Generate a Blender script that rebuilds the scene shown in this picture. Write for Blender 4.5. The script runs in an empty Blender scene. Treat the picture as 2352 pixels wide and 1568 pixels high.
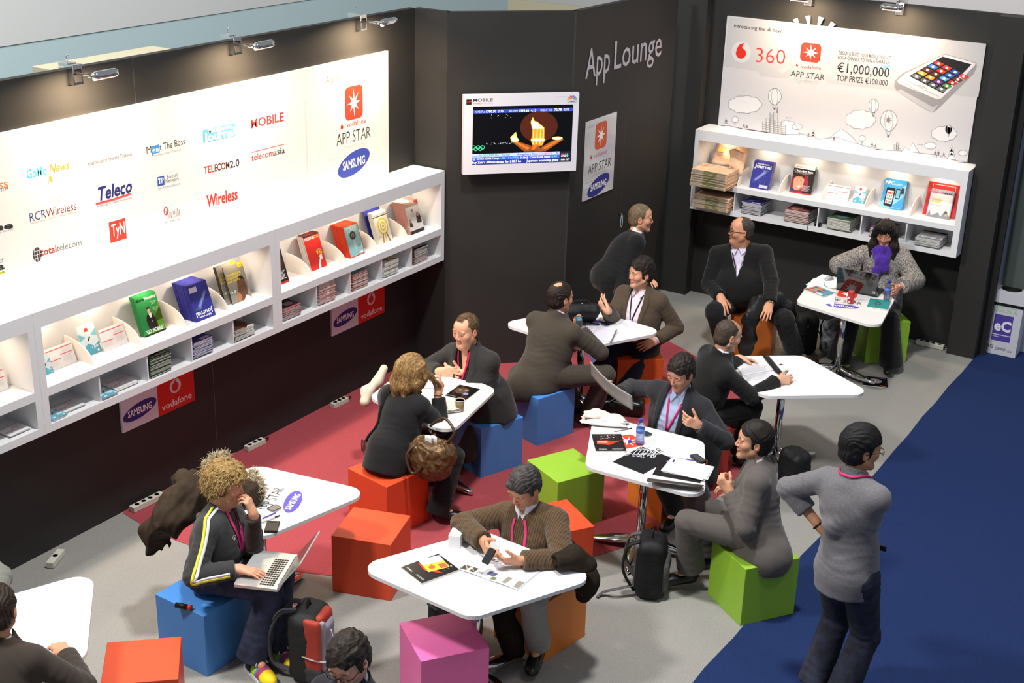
import bpy, math, random, os
import numpy as np
from mathutils import Vector, Matrix
C = bpy.context.scene
PI = math.pi
# ---------------------------------------------------------------- camera
F_PX, YAW, PITCH, ROLL, CAM_H = 3118.42, -0.55286478, 0.3776119, 0.02891374, 5.0
_fw = np.array([math.sin(YAW)*math.cos(PITCH), math.cos(YAW)*math.cos(PITCH), -math.sin(PITCH)])
_r = np.array([math.cos(YAW), -math.sin(YAW), 0.0]); _u = np.cross(_r, _fw)
CR = math.cos(ROLL)*_r + math.sin(ROLL)*_u
CU = -math.sin(ROLL)*_r + math.cos(ROLL)*_u
cam = bpy.data.objects.new('camera', bpy.data.cameras.new('camera')); C.collection.objects.link(cam)
cam.matrix_world = Matrix(((CR[0], CU[0], -_fw[0], 0), (CR[1], CU[1], -_fw[1], 0), (CR[2], CU[2], -_fw[2], CAM_H), (0, 0, 0, 1)))
cam.data.sensor_width = 36; cam.data.lens = F_PX/2352*36; cam.data.clip_end = 200; cam.data.clip_start = .05
C.camera = cam
C.view_settings.view_transform = 'Standard'; C.view_settings.look = 'None'; C.view_settings.gamma = 1
C.view_settings.exposure = 0.0
C.cycles.max_bounces = 6; C.cycles.diffuse_bounces = 3; C.cycles.glossy_bounces = 3
C.cycles.transmission_bounces = 6; C.cycles.transparent_max_bounces = 8
C.cycles.caustics_reflective = False; C.cycles.caustics_refractive = False
C.cycles.use_denoising = True
# ---------------------------------------------------------------- hall light
w = bpy.data.worlds.new('hall'); C.world = w; w.use_nodes = True
w.node_tree.nodes['Background'].inputs[0].default_value = (0.88, 0.94, 1.0, 1)
w.node_tree.nodes['Background'].inputs[1].default_value = 0.30
def area(name, loc, target, power, size, col=(1, 1, 1), spread=PI, shape='DISK', size_y=None):
    l = bpy.data.lights.new(name, 'AREA'); l.energy = power; l.size = size; l.color = col; l.shape = shape; l.spread = spread
    if size_y: l.size_y = size_y
    o = bpy.data.objects.new(name, l); C.collection.objects.link(o); o.location = loc
    o.rotation_euler = (Vector(target)-Vector(loc)).to_track_quat('-Z', 'Y').to_euler()
    return o
area('hall_lamp', (-3.3, 6.0, 10.5), (-4.6, 7.2, 0), 900, .9, (1.0, .985, .95))
area('hall_lamp', (-7.0, 1.5, 9.0), (-5.2, 5.5, 0), 760, 1.1, (1.0, .985, .95))
area('hall_lamp', (2.5, 5.0, 13.0), (-3, 8, 0), 170, 1.4, (.95, .98, 1.0))
# ---------------------------------------------------------------- helpers
def ray(x, y): return (x-1176)/F_PX*CR-(y-784)/F_PX*CU+_fw
CAMP = np.array([0, 0, CAM_H])
def A(x, y, z=0.0):
    d = ray(x, y); return CAMP+d*(z-CAM_H)/d[2]
def atx(x, y, X): d = ray(x, y); return CAMP+d*X/d[0]
def aty(x, y, Y): d = ray(x, y); return CAMP+d*Y/d[1]
IR = np.array([math.cos(YAW), -math.sin(YAW), 0]); IA = np.array([math.sin(YAW), math.cos(YAW), 0])
def D(deg, up=0.0):                      # 0 = to the right in the photograph, 90 = away from the camera
    a = math.radians(deg); v = IR*math.cos(a)+IA*math.sin(a); v = v*math.cos(math.radians(up)); v[2] = math.sin(math.radians(up)); return v
def lin(h):
    h = h.lstrip('#'); c = [int(h[i:i+2], 16)/255 for i in (0, 2, 4)]
    return tuple(x/12.92 if x <= .04045 else ((x+.055)/1.055)**2.4 for x in c)
_M = {}
def M(name, hexc='808080', rough=.5, metal=0.0, noise=0.0, nscale=40, bump=0.0, bscale=200, emit=0.0, trans=0.0, ior=1.45, coat=0.0, alpha=1.0, attr=None, sheen=0.0, spec=.5, stripes=None, col2=None, wcoord='Object'):
    if name in _M: return _M[name]
    m = bpy.data.materials.new(name); m.use_nodes = True; nt = m.node_tree; N = nt.nodes; L = nt.links
    b = N['Principled BSDF']; c = lin(hexc)+(1,)
    b.inputs['Base Color'].default_value = c; b.inputs['Roughness'].default_value = rough; b.inputs['Metallic'].default_value = metal
    b.inputs['Specular IOR Level'].default_value = spec
    b.inputs['Coat Weight'].default_value = coat; b.inputs['Sheen Weight'].default_value = sheen
    b.inputs['Transmission Weight'].default_value = trans; b.inputs['IOR'].default_value = ior; b.inputs['Alpha'].default_value = alpha
    if emit: b.inputs['Emission Color'].default_value = c; b.inputs['Emission Strength'].default_value = emit
    tc = None
    def coord():
        nonlocal tc
        if tc is None: tc = N.new('ShaderNodeTexCoord')
        return tc.outputs[wcoord]
    src = None
    if attr:
        a = N.new('ShaderNodeAttribute'); a.attribute_name = attr; src = a.outputs['Color']
    if noise:
        n = N.new('ShaderNodeTexNoise'); n.inputs['Scale'].default_value = nscale; n.inputs['Detail'].default_value = 4
        L.new(coord(), n.inputs['Vector'])
        mx = N.new('ShaderNodeMix'); mx.data_type = 'RGBA'
        r = N.new('ShaderNodeValToRGB'); r.color_ramp.elements[0].position = .35; r.color_ramp.elements[1].position = .65
        L.new(n.outputs['Fac'], r.inputs['Fac']); L.new(r.outputs['Color'], mx.inputs['Factor'])
        if col2: c2 = lin(col2)+(1,)
        else: c2 = tuple(min(1, x*(1+noise)) for x in c[:3])+(1,)
        c1 = c if col2 else tuple(x*(1-noise) for x in c[:3])+(1,)
        mx.inputs['A'].default_value = c1; mx.inputs['B'].default_value = c2
        if src is not None: mx.blend_type = 'MULTIPLY'
        src = mx.outputs['Result'] if src is None else src
    if stripes:                          # (axis vector, pitch m, width fraction, hex)
        ax, pitch, wf, hx = stripes
        d = N.new('ShaderNodeVectorMath'); d.operation = 'DOT_PRODUCT'; d.inputs[1].default_value = tuple(float(q)/pitch for q in ax)
        L.new(coord(), d.inputs[0])
        fr = N.new('ShaderNodeMath'); fr.operation = 'FRACT'; L.new(d.outputs['Value'], fr.inputs[0])
        lt = N.new('ShaderNodeMath'); lt.operation = 'LESS_THAN'; lt.inputs[1].default_value = wf; L.new(fr.outputs[0], lt.inputs[0])
        mx = N.new('ShaderNodeMix'); mx.data_type = 'RGBA'; L.new(lt.outputs[0], mx.inputs['Factor'])
        if src is not None: L.new(src, mx.inputs['A'])
        else: mx.inputs['A'].default_value = c
        mx.inputs['B'].default_value = lin(hx)+(1,); src = mx.outputs['Result']
    if src is not None: L.new(src, b.inputs['Base Color'])
    if bump:
        n = N.new('ShaderNodeTexNoise'); n.inputs['Scale'].default_value = bscale; n.inputs['Detail'].default_value = 3
        L.new(coord(), n.inputs['Vector'])
        bp = N.new('ShaderNodeBump'); bp.inputs['Strength'].default_value = bump; bp.inputs['Distance'].default_value = .004
        L.new(n.outputs['Fac'], bp.inputs['Height']); L.new(bp.outputs['Normal'], b.inputs['Normal'])
    _M[name] = m; return m
def ink(h, rough=.6): return M('ink_'+h, h, rough, spec=.3)
def link(o, parent=None):
    C.collection.objects.link(o)
    if parent is not None: o.parent = parent
    return o
def tag(o, label=None, cat=None, group=None, kind=None):
    for k, v in (('label', label), ('category', cat), ('group', group), ('kind', kind)):
        if v: o[k] = v
    return o
def empty(name, loc, rz=0, label=None, cat=None, group=None):
    o = bpy.data.objects.new(name, None); link(o); o.location = tuple(loc); o.rotation_euler = (0, 0, rz); o.empty_display_size = .1
    return tag(o, label, cat, group)
def dup(root, loc=None, rot=None, label=None, group=None):
    r = root.copy(); link(r)
    if loc is not None: r.location = tuple(loc)
    if rot is not None: r.rotation_euler = rot
    if label: r['label'] = label
    if group: r['group'] = group
    for ch in list(root.children):
        c = ch.copy(); link(c, r)
        for g in list(ch.children):
            d = g.copy(); link(d, c)
    return r
def rotm(rx=0, ry=0, rz=0): return np.array(Matrix.Rotation(rz, 3, 'Z') @ Matrix.Rotation(ry, 3, 'Y') @ Matrix.Rotation(rx, 3, 'X'))
class MB:
    """collects shapes; build() links them as ONE mesh object"""
    def __init__(s): s.v = []; s.f = []; s.mi = []; s.mats = []; s.sm = []; s.n = 0
    def mat(s, m):
        if m not in s.mats: s.mats.append(m)
        return s.mats.index(m)
    def add(s, v, f, m, smooth=False):
        v = np.asarray(v, float).reshape(-1, 3); i = s.mat(m); s.v.append(v)
        for q in f: s.f.append([int(k)+s.n for k in q]); s.mi.append(i); s.sm.append(smooth)
        s.n += len(v); return s
    def box(s, c, size, m, R=None):
        h = np.array(size)/2; v = np.array([[x, y, z] for x in (-1, 1) for y in (-1, 1) for z in (-1, 1)])*h
        if R is not None: v = v @ np.asarray(R).T
        return s.add(v+np.array(c), [(0, 1, 3, 2), (4, 6, 7, 5), (0, 4, 5, 1), (2, 3, 7, 6), (0, 2, 6, 4), (1, 5, 7, 3)], m)
    def prism(s, pts, z0, z1, m, fr=None, top=None):
        """polygon (ccw) extruded z0..z1; fr=(origin,u,v,n)"""
        n = len(pts); P = [(x, y, z0) for x, y in pts]+[(x, y, z1) for x, y in pts]; P = np.array(P, float)
        if fr is not None: o, u, v, nn = [np.asarray(q, float) for q in fr]; P = o+P[:, :1]*u+P[:, 1:2]*v+P[:, 2:]*nn
        s.add(P, [tuple(range(n-1, -1, -1))]+[(i, (i+1) % n, n+(i+1) % n, n+i) for i in range(n)], m)
        return s.add(P[n:], [tuple(range(n))], top or m)
    def tube(s, path, r, m, seg=8, closed=False, flat=None):
        P = np.asarray(path, float); n = len(P); r = np.broadcast_to(np.asarray(r, float), (n,))
        T = np.gradient(P, axis=0) if not closed else np.roll(P, -1, 0)-np.roll(P, 1, 0)
        T /= np.linalg.norm(T, axis=1)[:, None]+1e-9
        up = np.array([0, 0, 1.0]) if abs(T[0][2]) < .9 else np.array([1.0, 0, 0])
        V = []; nrm = np.cross(T[0], up); nrm /= np.linalg.norm(nrm)
        for i in range(n):
            nrm = nrm-T[i]*(nrm @ T[i]); nrm /= np.linalg.norm(nrm)+1e-9; b = np.cross(T[i], nrm)
            for k in range(seg):
                a = 2*PI*k/seg; V.append(P[i]+r[i]*(math.cos(a)*nrm+(flat or 1)*math.sin(a)*b))
        f = []
        for i in range(n if closed else n-1):
            j = (i+1) % n
            for k in range(seg): f.append((i*seg+k, i*seg+(k+1) % seg, j*seg+(k+1) % seg, j*seg+k))
        if not closed: f += [tuple(range(seg-1, -1, -1)), tuple(range((n-1)*seg, n*seg))]
        return s.add(V, f, m, True)
    def lathe(s, prof, m, c=(0, 0, 0), seg=24, R=None, smooth=True):
        V = []; c = np.array(c, float)
        for r, z in prof:
            for k in range(seg): a = 2*PI*k/seg; V.append((r*math.cos(a), r*math.sin(a), z))
        V = np.array(V)
        if R is not None: V = V @ np.asarray(R).T
        n = len(prof); f = [(i*seg+k, i*seg+(k+1) % seg, (i+1)*seg+(k+1) % seg, (i+1)*seg+k) for i in range(n-1) for k in range(seg)]
        if prof[0][0] > 1e-4: f.append(tuple(range(seg-1, -1, -1)))
        if prof[-1][0] > 1e-4: f.append(tuple(range((n-1)*seg, n*seg)))
        return s.add(V+c, f, m, smooth)
    def ell(s, c, r, m, seg=16, R=None):
        pr = [(max(1e-5, math.sin(PI*i/(seg//2))), -math.cos(PI*i/(seg//2))) for i in range(seg//2+1)]
        V = np.array([(a*math.cos(2*PI*k/seg), a*math.sin(2*PI*k/seg), z) for a, z in pr for k in range(seg)])*np.array(r)
        if R is not None: V = V @ np.asarray(R).T
        n = len(pr); return s.add(V+np.array(c), [(i*seg+k, i*seg+(k+1) % seg, (i+1)*seg+(k+1) % seg, (i+1)*seg+k) for i in range(n-1) for k in range(seg)], m, True)
    def grid(s, P, m, thick=0.0, smooth=True):
        """P: (a,b,3) sheet; thickness along -normal"""
        P = np.asarray(P, float); a, b = P.shape[:2]
        du = np.gradient(P, axis=0); dv = np.gradient(P, axis=1); nn = np.cross(du, dv); nn /= np.linalg.norm(nn, axis=2)[..., None]+1e-9
        q = [(i*b+j, (i+1)*b+j, (i+1)*b+j+1, i*b+j+1) for i in range(a-1) for j in range(b-1)]
        if not thick: return s.add(P.reshape(-1, 3), q, m, smooth)
        N = a*b; V = np.concatenate([P.reshape(-1, 3), (P-nn*thick).reshape(-1, 3)])
        f = q+[tuple(N+k for k in t[::-1]) for t in q]
        rim = [i*b for i in range(a)]+[(a-1)*b+j for j in range(1, b)]+[i*b+b-1 for i in range(a-2, -1, -1)]+[j for j in range(b-2, 0, -1)]
        for i in range(len(rim)): x, y = rim[i], rim[(i+1) % len(rim)]; f.append((y, x, N+x, N+y))
        return s.add(V, f, m, smooth)
    def build(s, name, parent=None, loc=None, bevel=0.0, bseg=2, rz=None):
        me = bpy.data.meshes.new(name); V = np.concatenate(s.v) if s.v else np.zeros((0, 3))
        me.from_pydata(V.tolist(), [], s.f)
        for m in s.mats: me.materials.append(m)
        me.polygons.foreach_set('material_index', s.mi); me.polygons.foreach_set('use_smooth', s.sm); me.update()
        o = bpy.data.objects.new(name, me); link(o, parent)
        if loc is not None: o.location = tuple(loc)
        if rz is not None: o.rotation_euler = (0, 0, rz)
        if bevel: bv = o.modifiers.new('b', 'BEVEL'); bv.width = bevel; bv.segments = bseg; bv.limit_method = 'ANGLE'; bv.angle_limit = .7
        return o
def rrect(x0, y0, x1, y1, r, n=5):
    P = []
    for cx, cy, a0 in ((x1-r, y1-r, 0), (x0+r, y1-r, 90), (x0+r, y0+r, 180), (x1-r, y0+r, 270)):
        for i in range(n+1): a = math.radians(a0+90*i/n); P.append((cx+r*math.cos(a), cy+r*math.sin(a)))
    return P
def ellp(cx, cy, a, b, ang=0, n=28):
    c, s = math.cos(ang), math.sin(ang)
    return [(cx+a*math.cos(t)*c-b*math.sin(t)*s, cy+a*math.cos(t)*s+b*math.sin(t)*c) for t in [2*PI*i/n for i in range(n)]]
# ---------------------------------------------------------------- printing: flat artwork on a surface
_T = {}
def _fnt():
    try: return bpy.data.fonts.load(os.path.join(bpy.utils.system_resource('DATAFILES'), 'fonts', 'Inter.woff2'))
    except Exception: return None
_F2 = _fnt()
def glyphs(st, bold=0.0, inter=False):
    k = (st, bold, inter)
    if k not in _T:
        cu = bpy.data.curves.new('t', 'FONT'); cu.body = st; cu.size = 1; cu.offset = bold; cu.resolution_u = 2
        if inter and _F2: cu.font = _F2
        o = bpy.data.objects.new('t', cu); me = bpy.data.meshes.new_from_object(o)
        V = np.array([v.co[:2] for v in me.vertices]).reshape(-1, 2); Fc = [tuple(p.vertices) for p in me.polygons]
        bpy.data.objects.remove(o); bpy.data.meshes.remove(me); bpy.data.curves.remove(cu)
        if st != 'H' and len(V): V = V/ (glyphs('H', 0, inter)[0][:, 1].max())
        _T[k] = (V, Fc)
    return _T[k]
class Print:
    """artwork in a plane: o + x*u + y*v, stacked above the surface by hair-thin ink layers"""
    def __init__(s, mb, o, u, v, step=.0004, warp=None):
        s.mb = mb; s.o = np.array(o, float); s.u = np.array(u, float); s.v = np.array(v, float); s.n = np.cross(s.u, s.v); s.step = step; s.l = 1; s.warp = warp
    def P(s, pts, l=None):
        pts = np.array(pts, float).reshape(-1, 2); h = s.step*(l or s.l)
        if s.warp is not None: return s.warp(pts, h)
        return s.o+pts[:, :1]*s.u+pts[:, 1:2]*s.v+s.n*h
    def poly(s, pts, m, l=None):
        pts = list(pts); a = sum(pts[i][0]*pts[(i+1) % len(pts)][1]-pts[(i+1) % len(pts)][0]*pts[i][1] for i in range(len(pts)))
        if a < 0: pts = pts[::-1]
        s.mb.add(s.P(pts, l), [tuple(range(len(pts)))], ink(m) if isinstance(m, str) else m); return s
    def rect(s, x0, y0, x1, y1, m, l=None): return s.poly([(x0, y0), (x1, y0), (x1, y1), (x0, y1)], m, l)
    def line(s, pts, wd, m, l=None, closed=False):
        pts = [np.array(p, float) for p in pts]
        if closed: pts = pts+[pts[0]]
        V = []; n = len(pts)
        for i in range(n):
            t = pts[min(i+1, n-1)]-pts[max(i-1, 0)]
            if closed and i in (0, n-1): t = pts[1]-pts[n-2]
            t = t/(np.linalg.norm(t)+1e-9); q = np.array([-t[1], t[0]])*wd/2; V += [pts[i]-q, pts[i]+q]
        s.mb.add(s.P(V, l), [(2*i, 2*i+2, 2*i+3, 2*i+1) for i in range(n-1)], ink(m) if isinstance(m, str) else m); return s
    def text(s, st, x, y, w, h, m, bold=0.0, shear=0.0, ang=0.0, inter=False, l=None, align='L'):
        """baseline start x,y; total width w (None = natural); cap height h"""
        V, Fc = glyphs(st, bold, inter)
        if not len(V): return s
        V = V.copy(); V[:, 0] -= V[:, 0].min(); nw = V[:, 0].max(); sx = h if w is None else w/nw; V[:, 0] *= sx; V[:, 1] *= h
        V[:, 0] += V[:, 1]*shear
        if align == 'C': V[:, 0] -= nw*sx/2
        c, sn = math.cos(ang), math.sin(ang); V = np.stack([V[:, 0]*c-V[:, 1]*sn+x, V[:, 0]*sn+V[:, 1]*c+y], 1)
        s.mb.add(s.P(V, l), Fc, ink(m) if isinstance(m, str) else m); return s
    def star(s, cx, cy, r, m, l=None, sx=1, sy=1, rot=0.05):
        R = [1.0, .86, .93, .80, 1.0, .84, .90, .88]; P = []
        for i in range(8):
            a = rot+PI/2+2*PI*i/8; P.append((cx+sx*r*R[i]*math.cos(a), cy+sy*r*R[i]*math.sin(a))); a += PI/8; P.append((cx+sx*r*.3*math.cos(a), cy+sy*r*.3*math.sin(a)))
        return s.poly(P, m, l)
    def vdrop(s, cx, cy, r, ball='c9ccd0', drop='e02a20', l=None):
        l = l or s.l
        s.poly(ellp(cx, cy, r, r), ball, l); s.poly(ellp(cx-.02*r, cy-.12*r, .52*r, .5*r), drop, l+1)
        s.poly([(cx-.45*r, cy-.05*r), (cx-.5*r, cy+.25*r), (cx-.2*r, cy+.72*r), (cx+.3*r, cy+.9*r), (cx+.05*r, cy+.55*r), (cx+.12*r, cy+.33*r), (cx+.3*r, cy+.2*r)], drop, l+2); return s
    def speech(s, cx, cy, r, bg, fg, l=None):       # the white ring-with-tail emblem
        l = l or s.l; s.poly(ellp(cx, cy, r, r), fg, l); s.poly(ellp(cx-.02*r, cy-.1*r, .6*r, .62*r), bg, l+1)
        s.poly([(cx-.2*r, cy+.3*r), (cx-.1*r, cy+.75*r), (cx+.25*r, cy+1.02*r), (cx+.1*r, cy+.65*r), (cx+.2*r, cy+.4*r)], bg, l+2); return s
    def samsung(s, cx, cy, a, b, ang, m='2b3b9b', tw=None, th=None, tang=0.0, fg='ffffff', l=None):
        l = l or s.l; s.poly(ellp(cx, cy, a, b, ang), m, l)
        tw = tw or a*1.5; th = th or b*.62; c, sn = math.cos(tang), math.sin(tang)
        x, y = cx-tw/2, cy-th/2; dx, dy = x-cx, y-cy; x, y = cx+dx*c-dy*sn, cy+dx*sn+dy*c
        return s.text('SAMSUNG', x, y, tw, th, fg, .02, 0, tang, l=l+1)
    def icon(s, x0, y0, x1, y1, m='e8412e', l=None):
        l = l or s.l; s.poly(rrect(x0, y0, x1, y1, .2*(x1-x0)), m, l); w, h = x1-x0, y1-y0
        return s.star((x0+x1)/2, (y0+y1)/2, .42*w, 'ffffff', l+1, 1, h/w)
# ---------------------------------------------------------------- the setting
XL, YR, WH, XA = -7.13, 13.2, 3.314, -5.969
blackw = M('black_wall', '2b2a29', .62, noise=.10, nscale=1.2, spec=.35)
whitew = M('white_board', 'dcdad7', .5, spec=.35)
def struct(mb, name, **k): o = mb.build(name, **k); o['kind'] = 'structure'; return o
def slab(name, x0, y0, z0, x1, y1, z1, m, bevel=0):
    return struct(MB().box(((x0+x1)/2, (y0+y1)/2, (z0+z1)/2), (x1-x0, y1-y0, z1-z0), m), name, bevel=bevel)
def carpet(name, hexc, hex2):
    m = M(name, hexc, .95, noise=.3, nscale=150, col2=hex2, bump=.25, bscale=500, spec=.1); return m
slab('floor', -16, -2, -.2, 6, 24, 0, carpet('grey_carpet', '85837f', '989692'))
mb = MB(); cx, cy, rr = -6.497, 8.955, 2.943
pts = [(cx+rr*math.cos(a), cy+rr*math.sin(a)) for a in np.linspace(-PI, PI, 120, endpoint=False)]
pts = [(max(x, XL), y) for x, y in pts]
mb.prism(pts, 0, .003, carpet('red_carpet', '97434a', 'a24a50')); struct(mb, 'floor_red')
mb = MB(); rng = random.Random(3); e = []
for i in range(61):
    y = -2+25*i/60; e.append((-2.675+rng.uniform(-.012, .012), y))
mb.prism([(6, -2), (6, 23)]+e[::-1], 0, .004, carpet('blue_carpet', '1d2c54', '22325c')); struct(mb, 'floor_blue')
def wall(name, mbx): return struct(mbx, name)
mb = MB(); mb.box((XL-.03, 2.9, WH/2), (.06, 13.76, WH), blackw)
P = Print(mb, (XL, 0, 0), (0, 1, 0), (0, 0, 1))
P.rect(6.517, 3.0, 6.521, WH, '55504c'); P.rect(7.099, .05, 7.103, 1.075, '6a6764'); P.rect(9.0, .05, 9.003, 1.075, '2f2e2d')
wall('wall_left', mb)
mb = MB(); mb.box((-6.955, 9.81, WH/2), (.35, .06, WH), blackw); wall('wall_return', mb)
# the diagonal wall that carries the screen
TA = np.array([-6.779, 9.778, 0]); TB = np.array([XA, 10.621, 0]); TD = (TB-TA)/np.linalg.norm(TB-TA); TN = np.array([TD[1], -TD[0], 0])
L = float(np.linalg.norm(TB-TA))
def fbox(mb, o, u, v, n, x0, x1, y0, y1, z0, z1, m):
    P = [np.asarray(o)+x*np.asarray(u)+y*np.asarray(v)+z*np.asarray(n) for x in (x0, x1) for y in (y0, y1) for z in (z0, z1)]
    return mb.add(P, [(0, 1, 3, 2), (4, 6, 7, 5), (0, 4, 5, 1), (2, 3, 7, 6), (0, 2, 6, 4), (1, 5, 7, 3)], m)
UZ = np.array([0, 0, 1.0])
mb = MB(); fbox(mb, TA, TD, UZ, TN, 0, L, 0, WH, -.05, 0, blackw); wall('wall_diagonal', mb)
mb = MB(); mb.box((XA-.03, (10.6+12.66)/2, WH/2), (.06, 12.66-10.6, WH), blackw)
P = Print(mb, (XA, 0, 0), (0, 1, 0), (0, 0, 1)); P.rect(11.655, .85, 11.658, 2.25, '56534f')
wall('wall_lounge', mb)
mb = MB(); mb.box((-6.07, 13.1, WH/2), (.5, .12, WH), blackw); wall('wall_inset', mb)
mb = MB(); mb.box((-4.4, YR+.03, WH/2), (3.6, .06, WH), blackw)
P = Print(mb, (0, YR, 0), (1, 0, 0), (0, 0, 1)); P.rect(-4.36, .02, -4.357, 1.04, '343332')
wall('wall_right', mb)
mb = MB(); mb.box((-2.80, 13.12, WH/2), (.27, .18, WH), blackw); wall('column_right', mb)
# what stands behind the booth
hallw = M('hall_wall', 'd3d6d6', .8); paleb = M('pale_blue', 'b9d0d6', .8); beige = M('beige_panel', 'a59f88', .7)
slab('wall_back', -10.3, -4, 0, -10.2, 22, 9.0, paleb); slab('wall_back_upper', -10.199, -4, 2.885, -10.19, 13.5, 9, hallw)
slab('wall_far', -14, 16.5, 0, -2.75, 16.6, 8, M('far_wall', 'bfbdbd', .8))
slab('wall_behind', -4.3, 13.85, 0, -2.0, 13.95, 5.0, M('white_cloth', 'cbc7c8', .8))
mb = MB(); mb.box((-7.30, 6.43, 1.655), (.20, 1.06, 3.31), beige); o = mb.build('cabinet', bevel=.004)
tag(o, 'beige cabinet top showing above the left black wall', 'cabinet')
mb = MB(); mb.box((-7.95, 13.55, 1.45), (1.15, .08, 2.9), beige); tag(mb.build('partition_panel'), 'beige panel peeking over the wall behind the screen', 'panel')
mb = MB(); mb.box((-2.30, 13.55, 1.7), (.72, .06, 3.4), M('pale_frame', 'aab4c4', .6)); mb.box((-2.2, 13.50, 1.9), (.78, .06, 2.6), M('dark_panel', '4a5350', .5))
tag(mb.build('display_stand'), 'pale framed dark stand panel behind the white recycling bin', 'stand')
# ---------------------------------------------------------------- picture boards
chrome = M('chrome', 'd8d8d8', .08, 1.0); steel = M('steel', 'c2c2c4', .22, 1.0); black = M('black_plastic', '121212', .4); rubber = M('rubber', '1a1a1a', .7)
brd = MB(); brd.box((XL+.012, (1.5+9.362)/2, 2.4585), (.024, 9.362-1.5, 1.081), whitew)
LP_ = Print(brd, (XL+.024, 0, 0), (0, 1, 0), (0, 0, 1))
def lp(x, y): q = atx(x, y, XL+.024); return q[1], q[2]
def LT(st, a, b, h, m, bold=.0, shear=0., inter=False, l=None):
    (x0, y0), (x1, y1) = lp(*a), lp(*b); hh = lp(a[0], a[1]-h)[1]-y0
    LP_.text(st, x0, y0, math.hypot(x1-x0, y1-y0), hh, m, bold, shear, math.atan2(y1-y0, x1-x0), inter, l)
def LPOLY(pts, m, l=None): LP_.poly([lp(*p) for p in pts], m, l)
def LLINE(pts, wd, m, l=None): LP_.line([lp(*p) for p in pts], wd, m, l)
LT('SS', (-2, 434), (19, 429), 13, 'e0762e', .015); LT('MONITOR', (-24, 446), (20, 435), 7, '3b3f78')
LT('GoMo', (62, 411), (108, 400), 21, '4fb0cc', .02); LT('News', (113, 398), (158, 388), 20, 'ea8a35', .02, .25)
LLINE([(110, 401), (119, 399), (121, 420), (112, 422), (110, 401)], .004, '8a8f94'); LPOLY([(112, 406), (118, 404.5), (119, 417), (114, 418.5)], 'ef9a45')
LT('International Herald Tribune', (201, 381), (303, 357), 9, '2a2a2c', .006); LT('THE GLOBAL EDITION OF THE NEW YORK TIMES', (202, 386), (269, 370), 3.2, '666666')
LPOLY([(348, 336), (366, 331), (367, 350), (352, 353.5), (350, 358), (348.5, 354)], '3a86d0')
LT('M', (337, 353), (348, 350.5), 16, '3b3b3b'); LT('ee', (350, 350.5), (364.5, 347), 12, 'f4f4f4', .01, l=3); LT('t The Boss', (367, 346), (425, 331), 16, '3b3b3b', .004); LT('TV', (425, 321), (432, 319), 6, '6f9bd0')
LT('The Executive Channel', (349, 361.5), (415, 345.5), 5.5, '8a8a8a')
LPOLY([(465, 299), (540, 282), (541.5, 312), (467, 329)], '5aa3bd'); LT('Micr wave', (477, 306), (534, 294), 11, 'ffffff', .03, l=3); LT('Journal', (468, 326), (540, 309.5), 18, 'ffffff', .035, l=3); LP_.poly(ellp(*lp(503, 297), .02, .03), 'd9d9d9', 4)
LT('MOBILE', (576, 295), (652, 277), 20, 'e63a3e', .02); LT('telecom', (577.5, 370), (628, 357.5), 15, 'd0333a', .006); LT('asia', (628.5, 357.5), (654, 351), 14, '2a2a2e', .006); LLINE([(578, 350), (653, 331)], .006, 'e0555a')
LT('TEL', (468, 399.5), (492, 394), 16, 'b8332f', .02); LT('ECOM', (493, 393.7), (527, 386), 16, '5a2528', .02); LT('2.0', (528, 386), (550, 380.5), 16, '2b2b4a', .02)
LLINE([(358.5, 403), (413.5, 389), (415, 423.5), (361, 438), (358.5, 403)], .003, 'b9c3d6'); LPOLY([(361, 407), (377, 403), (378, 424.5), (362, 428.5)], '32519c'); LT('TP', (363.5, 422.5), (376, 419), 12, 'ffffff', .02, l=3)
LT('Social', (383, 411), (407, 405), 9, '3b3b44'); LT('Network', (380.5, 421), (411.5, 413.5), 9, '3b3b44'); LT('TelcoProfessionals.com', (362.5, 435.5), (413, 423), 4.5, '5c70a8')
LT('Wireless', (475, 477), (546, 457), 27, 'd9342e', .03); LT('WEEK', (548, 455), (556, 452.5), 5, 'b9b9b9')
LT('Teleco', (223, 462), (303, 440), 30, '23266a', .03, .18); LLINE([(220, 468), (262, 457), (301, 444)], .012, 'c0434a'); LLINE([(221, 471), (262, 460), (298, 448)], .006, 'd0686c'); LT('Knowledge in Telecommunications', (224, 476.5), (302.5, 455.5), 4.5, '2f3160')
LT('RCR', (69, 509.5), (106.5, 499.5), 20, '2c2f68', -.004); LT('Wireless', (106.5, 499.3), (176, 481), 20, '7a2634', -.004); LT('INTELLIGENCE ON ALL THINGS WIRELESS', (70, 515.5), (176.5, 487.5), 4.5, 'a09a90')
for k in (1, 2, 3): LP_.line([(lp(126, 476)[0]+.028*k*math.cos(t), lp(126, 478)[1]+.03*k*math.sin(t)) for t in np.linspace(.3, 2.2, 9)], .003, 'c3bdb4')
LPOLY([(249.5, 511), (287.5, 500), (291, 547), (254, 558.5)], 'd8372b'); LT('TyN', (257, 543), (287, 534), 27, 'ffffff', .008, l=3)
LT('Vanilla', (379, 499), (413, 490), 14, '2c2c2e', -.01, .2); LP_.line([(lp(381, 486)[0]+.017*math.cos(t), lp(381, 484)[1]+.028*math.sin(t)) for t in np.linspace(.5, 6.8, 18)], .009, 'c8323c'); LT('PLUS', (386, 503), (413.5, 495.5), 5, 'c8323c'); LT('www.vanillaplus.com', (378.5, 513), (414, 503), 3.4, '3c3c3c')
LP_.poly(ellp(*lp(85.5, 584.5), .036, .05), '3c3638'); 
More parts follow.
